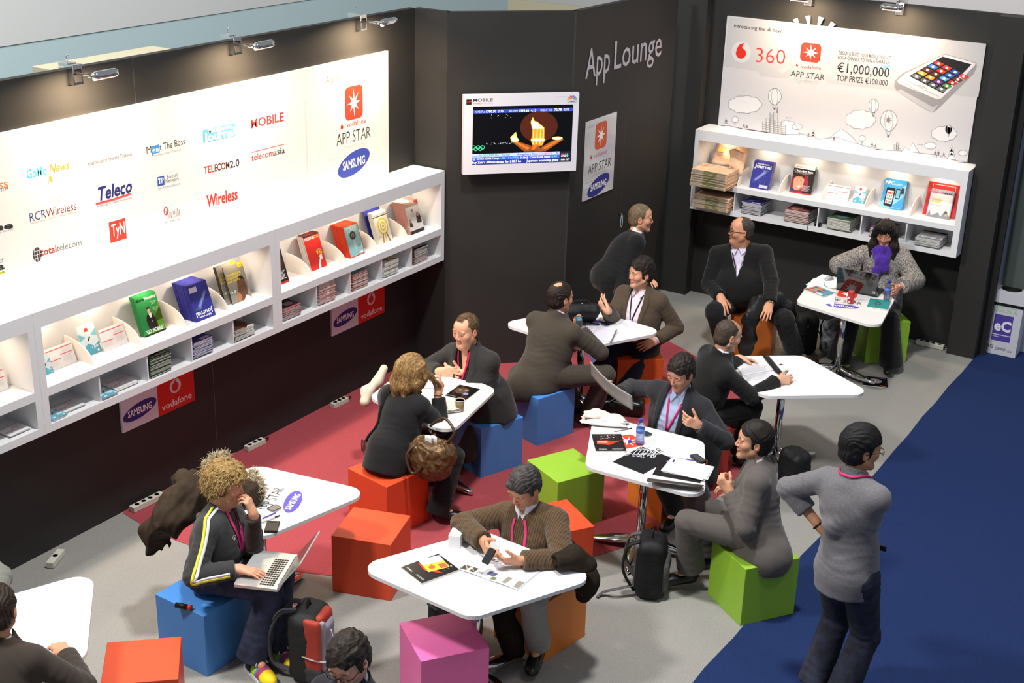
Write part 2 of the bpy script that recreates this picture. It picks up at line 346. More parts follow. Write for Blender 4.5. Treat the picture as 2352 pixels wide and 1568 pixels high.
for k in (-.5, 0, .5):
    c0 = lp(85.5, 584.5); LP_.line([(c0[0]-.034, c0[1]+.05*k), (c0[0]+.034, c0[1]+.05*k)], .003, 'e6e6e6', 3); LP_.line([(c0[0]+.04*k, c0[1]-.045), (c0[0]+.04*k, c0[1]+.045)], .003, 'e6e6e6', 3)
LT('total', (93.5, 587.5), (130, 578), 16, 'a3322f', .02); LT('telecom', (130.5, 577.5), (187, 562.5), 15, '55565a', -.006)
LT('One', (-52, 538), (30.5, 523), 15, '2d2d30', .04); LT('Your Information Source', (-60, 551), (31, 527), 4, '8b8b8b'); LT('a', (-6, 621), (10.5, 617), 16, '2d2d30', .04); LPOLY([(-30, 605), (7, 593), (7, 601), (-30, 613)], '2d2d30'); LT('IS', (0, 602), (6.5, 600), 6, 'ffffff', .02, l=3); LPOLY([(-30, 634), (10.5, 622), (10.7, 627), (-30, 639)], 'cfd23a'); LT('ACTIVE', (-18, 633.5), (10, 625.5), 3.5, '33340f', l=3)
LLINE([(700.8, 228), (707, 416)], .017, 'c3cbcb')
LT('App Planet Sponsor', (748.5, 191.5), (847, 170), 15, '8d857e', -.004)
a0, a1 = lp(791, 202), lp(833.5, 265); LP_.icon(a0[0]+.004, a1[1]-.012, a1[0], a0[1])
LP_.vdrop(*lp(785.5, 291.5), .032); LT('vodafone', (796, 292.5), (840.5, 281.5), 11, 'd2453c', .004)
LT('APP STAR', (773, 335.5), (851, 315), 27, '2e3336', -.004); LT('COMPETITION', (787, 347.5), (838, 335), 9.5, '9aa3a3', -.02)
LP_.samsung(*lp(813, 373.8), .222, .098, math.radians(13), '3a4aa6', .30, .072, 0.02); LT('In Conjunction with Samsung', (753, 370.5), (784.5, 361), 3, 'b7b7b7')
tag(brd.build('sponsor_board'), 'long white sponsor board of coloured company logos on the left wall', 'board')
# the printed board on the right wall
rb = MB(); rb.box((-4.352, YR-.012, 2.466), (2.604, .024, 1.128), M('poster_paper', 'c6c4c7', .4))
RP = Print(rb, (0, YR-.024, 0), (1, 0, 0), (0, 0, 1))
def rp(x, y): q = aty(1600+x/3.1277, y/3.1277, YR-.024); return q[0], q[2]
def RT(st, a, b, h, m, bold=0., shear=0., inter=False, l=None):
    (x0, y0), (x1, y1) = rp(*a), rp(*b); hh = rp(a[0], a[1]-h)[1]-y0
    RP.text(st, x0, y0, math.hypot(x1-x0, y1-y0), hh, m, bold, shear, math.atan2(y1-y0, x1-x0), inter, l)
def RPOLY(p, m, l=None): RP.poly([rp(*q) for q in p], m, l)
def RLINE(p, wd, m='6d6d70', l=None, closed=False): RP.line([rp(*q) for q in p], wd, m, l, closed)
RPOLY([(232, 122), (2081, 315), (2024, 697), (1440, 655), (470, 545), (432, 508), (198, 476)], 'b9b8bb')
for k in range(18):
    a = 2*PI*k/18; c0 = rp(820, 377); RP.poly([(c0[0]+.2*math.cos(a), c0[1]+.2*math.sin(a)), (c0[0]+.40*math.cos(a+.07), c0[1]+.36*math.sin(a+.07)), (c0[0]+.40*math.cos(a-.07), c0[1]+.36*math.sin(a-.07))], 'c3c1c3', 2)
RT('introducing the all new...', (268, 196), (632, 239), 26, '3a3a3c', .006, l=3)
RP.vdrop(*rp(321, 374), .108, 'c9c9cc', 'cf2a1e', 3); RT('360', (424, 446), (634, 463), 106, 'e23b2d', -.012, l=3)
i0, i1 = rp(765, 303), rp(874, 452); RP.icon(i0[0]-.016, i1[1], i1[0]+.016, i0[1], 'e0382a', 3)
RP.vdrop(*rp(722, 468), .022, l=3); RT('vodafone', (752, 489), (892, 501), 22, 'd24a40', .004, l=3); RT('APP STAR', (674, 546), (918, 578), 42, '2f3032', -.004, l=3); RT('COMPETITION', (711, 592), (871, 608), 21, '9b9a9c', -.02, l=3)
RT('DESIGN & BUILD YOUR MOBILE WIDGET', (1021, 391), (1393, 429), 26, '303032', .004, l=3); RT('FOR A CHANCE TO WIN A SHARE OF', (1015, 425), (1388, 464), 26, '303032', .004, l=3)
RT('€1,000,000', (1009, 515), (1382, 556), 66, '2c2c2e', .006, l=3); RT('TOP PRIZE €100,000', (1003, 577), (1371, 617), 40, '2c2c2e', .004, l=3)
RPOLY([(1341, 469), (1388, 463), (1390, 484), (1343, 490)], '3fa3d6', 5); RT('CASH', (1349, 484), (1383, 480), 13, 'e6f3fa', l=6)
# the pictured phone
RPOLY([(1787, 388), (2010, 450), (2014, 478), (1990, 530), (1735, 780), (1700, 806), (1650, 790), (1440, 655), (1420, 622), (1424, 580), (1480, 525), (1750, 402)], '8f8d90', 3)
RPOLY([(1787, 393), (2004, 453), (2000, 470), (1760, 705), (1725, 714), (1452, 600), (1440, 578), (1500, 528), (1758, 402)], 'd2d0d4', 4)
RPOLY([(1768, 406), (1976, 462), (1770, 670), (1528, 546)], '1d1f22', 5)
so, su, sv = np.array([1528, 546.]), np.array([242, 124.])/1, np.array([240, -140.])/1
cols = ['6d7072', '5d6062', '62666a', '6a6d70', 'e39a2c', 'd98d22', '6d2f86', '4f8f3a', '6d2c22', '5a2a20', '4aa0d8', 'b8392b', '3c78c4', 'd23a2c', '2f5fb4', '70302a', 'd8392c', 'd23a2c', '2f55a8', 'cf3a2e']
for r in range(5):
    for c in range(4):
        q = [so+su*(c+.10+dx*.8)/4.05+sv*(r*.165+.03+dy*.125)*(1-.0*r) for dx, dy in ((0, 0), (1, 0), (1, 1), (0, 1))]
        RPOLY([tuple(t) for t in q], cols[r*4+c], 6); m_ = sum(q)/4; RP.poly(ellp(*rp(*m_), .014, .011), 'e0e2e6', 7)
for p in ([(1470, 580), (1488, 562), (1556, 600), (1538, 622)], [(1536, 624), (1556, 602), (1634, 640), (1612, 664)], [(1618, 668), (1638, 646), (1742, 694), (1720, 712)]): RLINE(p, .004, '9a989b', 6, True)
RPOLY([(1935, 548), (1950, 530), (1946, 556), (1930, 576)], 'c4482e', 5); RT('SAMSUNG', (1590, 612), (1650, 640), 12, '7e7d80', l=6); RPOLY([(1440, 655), (1465, 640), (1700, 770), (1735, 750), (1700, 806), (1650, 790)], 'b2b0b4', 4)
# line drawing: clouds, balloons, skyline, hills
def cloud(cx, cy, w, h, l=3):
    P = []; n = 9
    for k in range(n):
        a0 = 2*PI*k/n; ccx, ccy = cx+.36*w*math.cos(a0), cy+.30*h*math.sin(a0)
        for t in np.linspace(a0-.75, a0+.75, 6): P.append((ccx+.15*w*math.cos(t), ccy+.2*h*math.sin(t)))
    RPOLY(P, 'd8d6d8', l); RLINE(P, .0045, '86858a', l+1, True)
for c in ((348, 750, 240, 130), (1178, 858, 215, 140), (1778, 960, 185, 110), (722, 910, 74, 44), (1680, 1046, 84, 50), (1912, 1098, 66, 40)): cloud(*c)
def balloon(cx, cy, w, h):
    R_ = [(cx+w*math.sin(t)*(1 if math.cos(t) > -.2 else 1-.35*(-math.cos(t)-.2)), cy-h*math.cos(t)) for t in np.linspace(0, 2*PI, 26)]
    RPOLY(R_[:-1], 'd6d4d6', 3); RLINE(R_, .0045, '727276', 4)
    for k in (.38, -.38): RLINE([(cx+k*w*math.sin(t)*1.3, cy-h*math.cos(t)) for t in np.linspace(.2, PI-.1, 9)], .004, '727276', 4)
    RLINE([(cx-.35*w, cy+.95*h), (cx-.15*w, cy+1.35*h)], .003, '727276', 4); RLINE([(cx+.3*w, cy+.95*h), (cx+.08*w, cy+1.35*h)], .003, '727276', 4); RPOLY([(cx-.2*w, cy+1.35*h), (cx+.1*w, cy+1.35*h), (cx+.06*w, cy+1.55*h), (cx-.18*w, cy+1.55*h)], '5d5d60', 4)
for c in ((562, 694, 47, 60), (1272, 760, 35, 50), (1381, 868, 60, 76), (1811, 930, 24, 32)): balloon(*c)
RP.star(*rp(1378, 862), .05, '7e7d80', 5)
hill = [(165, 905), (230, 902), (330, 928), (470, 950), (640, 965), (760, 962), (880, 1000), (1000, 985), (1150, 1030), (1300, 1075), (1480, 1085), (1700, 1110), (1850, 1150), (1948, 1165)]
RPOLY([(160, 880)]+hill+[(1900, 1165), (1000, 1065), (160, 930)], 'd4d2d4', 3); RLINE(hill, .005, '86858a', 5)
RPOLY([(620, 965), (600, 890), (640, 862), (700, 880), (735, 930), (740, 968)], 'dcdadc', 4); RLINE([(600, 890), (640, 862), (700, 880), (735, 930), (740, 968)], .004, '86858a', 5)
RPOLY([(960, 990), (990, 960), (1040, 925), (1085, 955), (1120, 985), (1165, 1035)], 'd8d6d8', 4); RLINE([(960, 990), (990, 960), (1040, 925), (1085, 955), (1120, 985), (1165, 1035)], .004, '86858a', 5)
for x, b, wd, h in ((475, 935, 24, 60), (500, 945, 26, 95), (528, 950, 26, 145), (556, 955, 14, 90), (572, 958, 12, 150), (588, 960, 26, 100), (614, 965, 24, 70), (1420, 1075, 14, 40), (1436, 1078, 12, 55), (1452, 1080, 16, 35)):
    q = [(x, b), (x+wd, b+3), (x+wd, b-h+3), (x, b-h)]; RPOLY(q, 'c9c7c9', 5); RLINE(q, .004, '5e5e62', 6, True)
    for k in range(1, int(h/14)): RLINE([(x+2, b-14*k), (x+wd-2, b-14*k+3)], .004, '6a6a6e', 6)
RPOLY([(574, 810), (580, 760), (586, 812)], '77777a', 6)
for x, b, h in ((212, 900, 54), (340, 925, 40), (362, 928, 34), (805, 990, 40), (838, 998, 70), (988, 1018, 44), (1262, 1066, 46), (1286, 1068, 36), (1714, 1125, 46), (1738, 1130, 54), (1776, 1132, 40), (1832, 1142, 100)):
    for s_, o_ in ((1.0, 0), (.75, .3), (.5, .55)):
        w_ = .3*h*s_; y_ = b-o_*h; q = [(x-w_, y_), (x+w_, y_+2), (x, y_-.48*h)]; RPOLY(q, 'd4d2d4', 6); RLINE(q, .004, '77777b', 7, True)
for x, b in ((276, 905), (1188, 1040)): RLINE([(x, b), (x+2, b-34)], .005, '77777b', 6); cloud(x+2, b-46, 46, 44, 6)
RPOLY([(1470, 1090), (1500, 1055), (1520, 1085), (1553, 1025), (1600, 1095)], 'd8d6d8', 6); RLINE([(1470, 1090), (1500, 1055), (1520, 1085), (1553, 1025), (1600, 1095)], .004, '77777b', 7)
for x, y in ((650, 845), (672, 848), (1596, 1038), (1618, 1040)): RLINE([(x-9, y), (x-2, y-5), (x, y+3), (x+9, y-4)], .004, '77777b', 4)
tag(rb.build('competition_board'), 'silver poster with a large phone picture and 360 on the right wall', 'poster')
# App Lounge lettering
al = MB()
ap = Print(al, (XA, 0, 0), (0, 1, 0), (0, 0, 1), .004)
for ch, x0, x1, z, h in (('App', 10.80, 11.26, 2.69, .262), ('Lounge', 11.345, 12.335, 2.70, .262)):
    V_, F_ = glyphs(ch, .004); V_ = V_.copy(); V_[:, 0] -= V_[:, 0].min(); V_[:, 0] *= (x1-x0)/V_[:, 0].max(); V_[:, 1] *= h
    pts = V_+np.array([x0, z]); al.add(np.c_[np.full(len(pts), XA+.004), pts], F_, M('letter_white', 'c9c2c6', .6))
tag(al.build('wall_lettering'), 'pale App Lounge lettering on the black wall right of the screen', 'lettering')
# the tall App Star poster on the lounge wall
mb = MB(); mb.box((XA+.006, 11.148, 1.907), (.012, .59, .755), M('glossy_paper', 'd6d4d6', .12, coat=.6))
p = Print(mb, (XA+.012, 10.853, 1.53), (0, 1, 0), (0, 0, 1))
p.icon(.175, .455, .405, .71, 'd9603f'); p.vdrop(.12, .40, .028); p.text('vodafone', .165, .385, .255, .04, 'cf5b4a'); p.text('APP STAR', .07, .245, .45, .085, '2f3133', -.004)
p.text('COMPETITION', .15, .20, .28, .03, 'a2a2a4', -.02); p.samsung(.29, .10, .22, .085, math.radians(12), '33348a', .31, .06); p.text('Sponsor', .02, .69, .12, .022, '8d8d90'); p.text('In conjunction with', .02, .165, .14, .012, '9d9da0')
tag(mb.build('app_star_poster'), 'tall glossy App Star poster right of the screen', 'poster')
# the two small signs under the long shelf
def sign(y0, ys, y1, label):
    mb = MB(); z0, z1 = .632, 1.075; mb.box((XL+.008, (y0+y1)/2, (z0+z1)/2), (.016, y1-y0, z1-z0), ink('d8d4e0'))
    p = Print(mb, (XL+.016, 0, 0), (0, 1, 0), (0, 0, 1)); p.rect(ys, z0, y1, z1, 'cf2b1f')
    p.samsung((y0+ys)/2, z0+.125, .168, .062, math.radians(8), '37307e', .235, .05); c_ = (ys+y1)/2
    p.speech(c_-.005, z0+.19, .058, 'cf2b1f', 'd9d6dc', 2); p.text('vodafone', c_-.155, z0+.035, .31, .052, 'e8e2e6', .012, l=2)
    tag(mb.build('sponsor_sign'), label, 'sign', 'red and white sponsor signs under the shelf')
sign(6.142, 6.499, 6.879, 'red and white sponsor sign nearer the curly blond man, under the long shelf')
sign(8.544, 8.908, 9.294, 'red and white sponsor sign nearer the black diagonal wall, under the long shelf')
# ---------------------------------------------------------------- the screen
tv = empty('television', TA+TN*.0+UZ*0, 0, 'white framed flat television showing torch flames on the diagonal wall', 'television')
def tvb(name, x0, x1, y0, y1, z0, z1, m, pr=None, bevel=.004):
    mb = MB(); fbox(mb, (0, 0, 0), TD, UZ, TN, x0, x1, y0, y1, z0, z1, m)
    if pr: pr(Print(mb, TN*z1, TD, UZ))
    return mb.build(name, tv, bevel=0)
X0, X1, Z0, Z1 = .128, 1.178, 1.905, 2.615
def frame_art(p):
    p.rect(X0+.022, Z1-.082, X0+.068, Z1-.036, '221f20'); p.poly([(X0+.024, Z1-.06), (X0+.066, Z1-.045), (X0+.066, Z1-.06)], 'c5271f', 2)
    p.text('MOBILE', X0+.082, Z1-.058, .178, .028, '3a3a3e', .008); p.text('WORLD', X0+.084, Z1-.080, .078, .011, 'c8343a', .01); p.text('CONGRESS', X0+.165, Z1-.080, .095, .011, 'a9a9ae')
    for k, c in enumerate(('f0a020', 'e8702a', 'd0303a', '6a4a9c', '3a78c8', '44a05a')):
        a = PI*(1-(k+.5)/6); cx, cz = X1-.066, Z1-.062; p.poly([(cx+.008*math.cos(a), cz+.008*math.sin(a)), (cx+.045*math.cos(a+.22), cz+.038*math.sin(a+.22)), (cx+.05*math.cos(a), cz+.042*math.sin(a)), (cx+.045*math.cos(a-.22), cz+.038*math.sin(a-.22))], c)
    p.text('CNBC', X1-.108, Z1-.083, .084, .016, '3a3440', .02); p.text('Platinum Media Partner', X1-.22, Z1-.035, .105, .007, '77777a')
tvb('frame', X0, X1, Z0, Z1, .06, .12, M('tv_white', 'd9d7e0', .35), frame_art); tvb('wall_bracket', .5, .85, 2.0, 2.5, 0, .06, black)
SX0, SX1, SZ0, SZ1 = X0+.082, X1-.052, Z0+.088, Z1-.102
def E(name, h, s=1.0): return M('screen_'+name, h, .4, emit=s)
def scr_art(p):
    W = SX1-SX0; Hh = SZ1-SZ0
    f = lambda x, y: (SX0+x*W, SZ0+y*Hh)
    def R(x0, y0, x1, y1, m, l=None): a, b = f(x0, y0), f(x1, y1); p.rect(a[0], a[1], b[0], b[1], m, l)
    def T(st, x, y, w, h, m, l=2): a = f(x, y); p.text(st, a[0], a[1], w*W, h*Hh, m, .01, l=l)
    wh = E('w', 'f2f4ff', 1.0); bl = E('b', '2b3fa0', .8); db = E('db', '24307a', .7)
    R(0, .885, 1, .945, bl)
    T('NAS Fut', .02, .895, .10, .035, E('lg', 'b0b8e8', .8)); T('1780.50  2.75', .13, .895, .17, .038, wh); T('KOSPI', .36, .895, .08, .035, E('lg', 'b0b8e8')); T('1593.66  4.15', .46, .895, .165, .038, wh); T('BRENT ICE', .67, .895, .115, .035, E('lg', 'b0b8e8')); T('72.78  0.12', .81, .895, .15, .038, wh)
    R(0, .13, .88, .185, E('lb', 'a9b8ea', .8)); R(0, .075, .88, .13, E('mb', '3b53b8', .8)); R(0, 0, .88, .075, db); R(.88, 0, 1, .185, E('dk', '1c2230', .5))
    T('mys', 0, .14, .045, .03, db); T('18k@1290.00   37.00', .055, .14, .32, .035, E('g', '2f8a60', .8)); T('Kongsberg Auto', .455, .14, .205, .035, db); T('50k@5.02', .67, .14, .135, .035, E('rd', 'c05a8a', .8)); T('0', .845, .14, .015, .033, db)
    T('s)  Crew Gold Corp', .005, .085, .26, .033, wh); T('1.01  14.77%', .275, .085, .19, .033, E('cy', '5fd0e0', .9)); T('(4.8m)  Crew Gold New', .48, .085, .305, .033, wh); T('0.99', .80, .085, .055, .033, E('g2', '60d080', .9))
    T('buy Zain\'s African assets for $10.7 bn', .0, .02, .49, .038, wh); T('Japanese economy grew', .545, .02, .325, .038, wh); T('11:00 CET', .886, .025, .10, .028, wh); T('CNBC', .895, .09, .075, .03, wh)
    for k, c in enumerate(('e06030', 'd03040', '5a60c0', '40a060')): a = f(.905+.018*k, .125); p.poly(ellp(*a, .006, .014), E('p'+c, c, .9), 2)
    ora = E('o', 'c8641e', .8); yel = E('y', 'ffc860', 1.2); wht = E('fl', 'fff6d8', 1.6); brn = E('br', '8a4a1c', .6); glow = E('gl', '4a1c0c', .4); dkb = E('db2', '5a2c10', .5)
    p.poly([f(.66+.19*math.cos(t), .63+.27*math.sin(t)) for t in np.linspace(0, 2*PI, 22)[:-1]], glow, 1)
    for q in ([(.40, .37), (.46, .38), (.59, .30), (.66, .20), (.52, .205)], [(.92, .40), (.80, .38), (.68, .26), (.62, .19), (.74, .20)], [(.62, .36), (.70, .37), (.66, .205), (.54, .205), (.58, .28)]): p.poly([f(*t) for t in q], brn, 2)
    for q in ([(.42, .365), (.45, .375), (.58, .26), (.55, .235)], [(.90, .395), (.84, .39), (.70, .25), (.73, .235)], [(.64, .355), (.68, .36), (.62, .23), (.585, .24)]): p.poly([f(*t) for t in q], ora, 3)
    p.poly([f(*t) for t in [(.585, .38), (.595, .60), (.715, .60), (.72, .37), (.70, .30), (.60, .31)]], E('glass', 'd8882a', .8), 3)
    for x in (.605, .64, .675, .705): p.line([f(x, .33), f(x+.004, .60)], .008, yel, 4)
    p.poly([f(*t) for t in [(.59, .60), (.575, .72), (.595, .80), (.615, .73), (.64, .72), (.68, .66), (.715, .61), (.70, .595)]], yel, 4)
    p.poly([f(*t) for t in [(.595, .605), (.585, .70), (.60, .745), (.625, .70), (.655, .67), (.70, .61), (.69, .60)]], wht, 5)
    p.poly([f(*t) for t in [(.385, .39), (.375, .46), (.40, .50), (.43, .55), (.44, .47), (.465, .40), (.44, .37)]], yel, 4); p.poly([f(*t) for t in [(.395, .395), (.39, .45), (.415, .48), (.435, .44), (.455, .395)]], wht, 5)
    for c in ((.85, .42, .055, .03), (.655, .405, .075, .03)): p.poly([f(c[0]+c[2]*math.cos(t), c[1]+c[3]*math.sin(t)) for t in np.linspace(0, 2*PI, 15)[:-1]], yel, 5); p.poly([f(c[0]+.8*c[2]*math.cos(t), c[1]-.005+.6*c[3]*math.sin(t)) for t in np.linspace(0, 2*PI, 15)[:-1]], wht, 6)
    rg = random.Random(5)
    for k in range(26): a = f(.14+.26*rg.random(), .345+.03*rg.random()); p.poly(ellp(*a, .0025, .0025, n=6), wh, 3)
    for k in range(8): a = f(.18+.2*rg.random(), .80+.07*rg.random()); p.poly(ellp(*a, .003, .003, n=6), wh, 3)
    for k in range(5): a = f(.012+.022*k, .30-.022*(k % 2)); p.line([(a[0]+.017*math.cos(t), a[1]+.017*math.sin(t)) for t in np.linspace(0, 2*PI, 16)], .004, E('ring', '3fd890', .9), 3)
mb = MB(); fbox(mb, (0, 0, 0), TD, UZ, TN, SX0, SX1, SZ0, SZ1, .10, .1215, M('screen_black', '05060a', .3))
scr_art(Print(mb, TN*.1215, TD, UZ, .0006)); mb.build('screen', tv)
# ---------------------------------------------------------------- clip-on lamps on the wall tops
def wall_lamp(base, out, label, group, power):
    """base: point on the wall top edge; out: direction away from the wall"""
    out = np.array(out, float); sd = np.cross(UZ, out); r = empty('wall_lamp', base, 0, label, 'lamp', group)
    mb = MB(); fbox(mb, (0, 0, 0), sd, UZ, out, -.04, .04, -.10, .03, .0, .05, chrome); fbox(mb, (0, 0, 0), sd, UZ, out, -.035, .035, .0, .035, -.09, .0, chrome); fbox(mb, (0, 0, 0), sd, UZ, out, -.03, .03, -.085, .0, .05, .052, black); mb.build('clamp', r, bevel=.004)
    for s_ in (-.075, .06): MB().tube([out*.05+sd*s_*.3-UZ*.03, out*.17+sd*s_*.7-UZ*.02, out*.29+sd*s_-UZ*.012], .006, chrome).build('arm', r)
    mb = MB(); hz = [out*.31+sd*(-.11+.22*k/8) for k in range(9)]; mb.tube(hz, [.012, .028, .03, .03, .03, .03, .03, .028, .012], chrome, 12); mb.build('lamp_head', r)
    b = MB(); b.tube([out*.298+sd*t-UZ*.020 for t in (-.085, .085)], .0125, M('lamp_glow', 'ffe6c4', .3, emit=14.0)); b.build('bulb', r)
    k = MB(); k.tube([-out*.04+UZ*.03, -out*.05+UZ*.07, -out*.03+UZ*.085], .004, chrome); k.build('safety_hook', r)
    p = np.array(base)+out*.29-UZ*.045
    l = area('wall_lamp_light', p, p-UZ*1.0-out*.30, power, .2, (1, .74, .47), PI*.92, 'RECTANGLE', .05)
    l.rotation_euler = (Matrix((tuple(sd), tuple(np.cross((UZ+out*.30)/np.linalg.norm(UZ+out*.30), sd)), tuple((UZ+out*.30)/np.linalg.norm(UZ+out*.30)))).transposed()).to_euler()
    return r
gl = 'clip-on lamps along the left wall top'
wall_lamp((XL, 6.0, WH), (1, 0, 0), 'chrome clip-on lamp in front of the beige cabinet top', gl, 26)
wall_lamp((XL, 7.50, WH), (1, 0, 0), 'chrome clip-on lamp, middle one on the left wall top', gl, 26)
wall_lamp((XL, 9.0, WH), (1, 0, 0), 'chrome clip-on lamp nearest the black return wall', gl, 26)
wall_lamp((-3.885, YR, WH), (0, -1, 0), 'chrome clip-on lamp above the silver poster, whole in view', 'clip-on lamps above the silver poster', 15)
wall_lamp((-4.80, YR, WH), (0, -1, 0), 'chrome clip-on lamp above the silver poster, cut off by the top edge', 'clip-on lamps above the silver poster', 15)
# ---------------------------------------------------------------- shelves
shw = M('shelf_white', 'e6e6e8', .38, spec=.4); shin = M('shelf_inside', 'efeae4', .5)
def shelf(name, org, u, n, Lw, cells, lowdiv, zs, depth, label, group, lights):
    """org: floor point under the shelf's back left corner; u along, n out of the wall"""
    r = empty(name, org, 0, label, 'shelf', group); u = np.array(u, float); n = np.array(n, float)
    zb, z1, z2, z3, z4, zt = zs; fb = lambda mb, a, b, c, d, e, f: fbox(mb, (0, 0, 0), u, UZ, n, a, b, c, d, e, f, shw)
    mb = MB(); fb(mb, .0005, Lw-.0005, z4, zt, 0, depth); fb(mb, .0005, Lw-.0005, zb, z1, 0, depth); fb(mb, .0005, cells[0], z1, z4, 0, depth); fb(mb, cells[-1], Lw-.0005, z1, z4, 0, depth); fb(mb, cells[0], cells[-1], z1, z4, 0, .02)
    mb.build('carcass', r); mb = MB(); fb(mb, cells[0], cells[-1], z2, z3, .02, depth); mb.build('middle_shelf', r)
    for x in lowdiv: mb = MB(); fb(mb, x-.006, x+.006, z1, z2, .02, depth-.012); mb.build('lower_divider', r)
    for x in cells[1:-1]:
        mb = MB(); q = [(depth*.55, 0)]+[(.02+ (depth-.05)*math.cos(a), .155*math.sin(a)) for a in np.linspace(0, PI/2, 9)]+[(.02, .155), (.02, 0)]
        q = [(.02, 0)]+[(.02+.27*math.cos(a)*1.0, .155*math.sin(a)) for a in np.linspace(0, PI/2, 10)]
        mb.prism(q, -.004, .004, M('divider_card', 'f3ece4', .5), (u*x+UZ*z3, n, UZ, -u if np.cross(n, UZ) @ (-u) > 0 else u)); mb.build('upper_divider', r)
    for a, b in zip(cells[:-1], cells[1:]):
        c_ = u*(a+b)/2+n*.15+UZ*(z4-.004); mb = MB(); mb.lathe([(.028, 0), (.028, .003), (.0, .003)], M('downlight_glow', 'ffe9cc', .4, emit=6.0), c_-UZ*.003, 14); mb.build('downlight', r)
        w_ = np.array(org)+c_-UZ*.012
        if lights: area('shelf_light', w_, w_-UZ*1-n*.12, lights, .05, (1, .80, .58), PI*.95)
    return r
ZS = (1.076, 1.13, 1.33, 1.39, 1.81, 1.92)
gs = 'white wall shelf units under the sponsor board'
cl = [.055+.4335*k for k in range(6)]
for y0, lb in ((2.945, 'white wall shelf unit cut off by the left edge of the picture'), (5.218, 'white wall shelf unit holding green, purple and yellow-lettered magazines'), (7.491, 'white wall shelf unit ending at the black return wall')):
    shelf('magazine_shelf', (XL, y0, 0), (0, 1, 0), (1, 0, 0), 2.273, cl, cl[1:-1], ZS, .345, lb, gs, 1.15)
rc = [.046, .495, .955, 1.408, 1.857, 2.31, 2.76]
shelf('magazine_shelf', (-5.765, YR, 0), (1, 0, 0), (0, -1, 0), 2.82, rc, [rc[1], rc[3], rc[4], rc[5]], (1.04, 1.09, 1.30, 1.352, 1.785, 1.893), .34, 'white wall shelf unit under the silver poster', 'white wall shelf unit', .8)
# ---------------------------------------------------------------- stools
def cube(x, y, deg, hexc, label):
    m = M('lacquer_'+hexc, hexc, .42, spec=.4, noise=.03, nscale=3); mb = MB(); mb.box((0, 0, .215), (.418, .418, .43), m); o = mb.build('cube_stool', None, (x, y, .0), bevel=.003, rz=math.radians(deg))
    return tag(o, label, 'stool', 'lacquered cube stools')
BLUE, ORED, ORNG, GREEN, PINK = '4a86cc', 'dc4c2a', 'd97a30', '8fbb3a', 'e06aa8'
STOOLS = {}
for k, x, y, d, c, lb in (
    ('blond', -5.363, 5.16, 88.3, BLUE, 'blue cube stool under the curly blond man'), ('bl', -5.133, 4.427, 42.8, ORED, 'orange-red cube stool at the bottom, in front of the blue one'),
    ('empty', -5.017, 6.39, 17.7, ORED, 'empty orange-red cube stool between the two front tables'), ('bagw', -5.436, 7.13, 80, ORED, 'orange-red cube stool under the blonde woman'),
    ('darkm', -5.37, 8.35, 69.9, BLUE, 'blue cube stool under the balding man in charcoal'), ('pin', -5.32, 9.1, 73, BLUE, 'blue cube stool under the pinstriped jacket'),
    ('bluebk', -5.62, 10.95, 45, BLUE, 'blue cube stool by the black wall, beside the bag'), ('brownj', -5.02, 10.27, 40, 'd25c28', 'orange cube stool under the man in the brown jacket'),
    ('writer', -3.93, 9.19, 60, 'b0302a', 'red cube stool under the man in the long black coat'), ('bluesh', -3.835, 8.53, 64.8, ORNG, 'orange cube stool under the man in the light blue shirt'),
    ('green', -4.395, 7.937, 63.8, GREEN, 'empty green cube stool beside the middle table'), ('red12', -4.06, 7.19, 57, ORED, 'orange-red cube stool behind the man in the brown sweater'),
    ('sweater', -3.72, 6.47, 80, ORNG, 'orange cube stool under the man in the brown sweater'), ('greys', -2.741, 7.609, 55.4, GREEN, 'green cube stool under the man in the grey suit'),
    ('pink', -3.871, 5.603, 53.9, PINK, 'pink cube stool cut off by the bottom edge'), ('big', -4.56, 11.93, 15, 'c96a2a', 'orange cube stool under the heavy man in the black cardigan'),
    ('lapw', -3.49, 12.56, 39, GREEN, 'green cube stool under the woman with the laptop')):
    STOOLS[k] = cube(x, y, d, c, lb)
# ---------------------------------------------------------------- tables
TZ = .773
lam = M('laminate_white', 'e4e3e4', .32, spec=.45)
def tpts(a=.732, b=.496, r=.108, n=7):
    nx, ny = b/math.hypot(a, b), a/math.hypot(a, b); off = a*b/math.hypot(a, b)-r; ai, bi = off/nx, off/ny
    th = math.atan2(ny, nx); P = []
    for cx, cy, a0, a1 in ((ai, 0, -th, th), (0, bi, th, PI-th), (-ai, 0, PI-th, PI+th), (0, -bi, PI+th, 2*PI-th)):
        # softer tips than a plain rhombus
        P += [(cx+r*math.cos(t), cy+r*math.sin(t)) for t in np.linspace(a0, a1, n)]
    return P
def table_art(p, fx, fy, ang):
    c, s_ = math.cos(ang), math.sin(ang); q = Print(p.mb, p.o+p.u*fx+p.v*fy, p.u*c+p.v*s_, p.v*c-p.u*s_)
    q.icon(-.09, .10, .09, .30, 'e0432a'); q.vdrop(-.10, .06, .018); q.text('vodafone', -.07, .045, .17, .026, 'cf4436'); q.text('APP STAR', -.16, -.05, .32, .07, '2f3032', -.004); q.text('COMPETITION', -.10, -.085, .2, .018, 'a2a2a4', -.02); q.samsung(0, -.16, .15, .055, math.radians(8), '5a4fae', .21, .042)
TABLES = {}
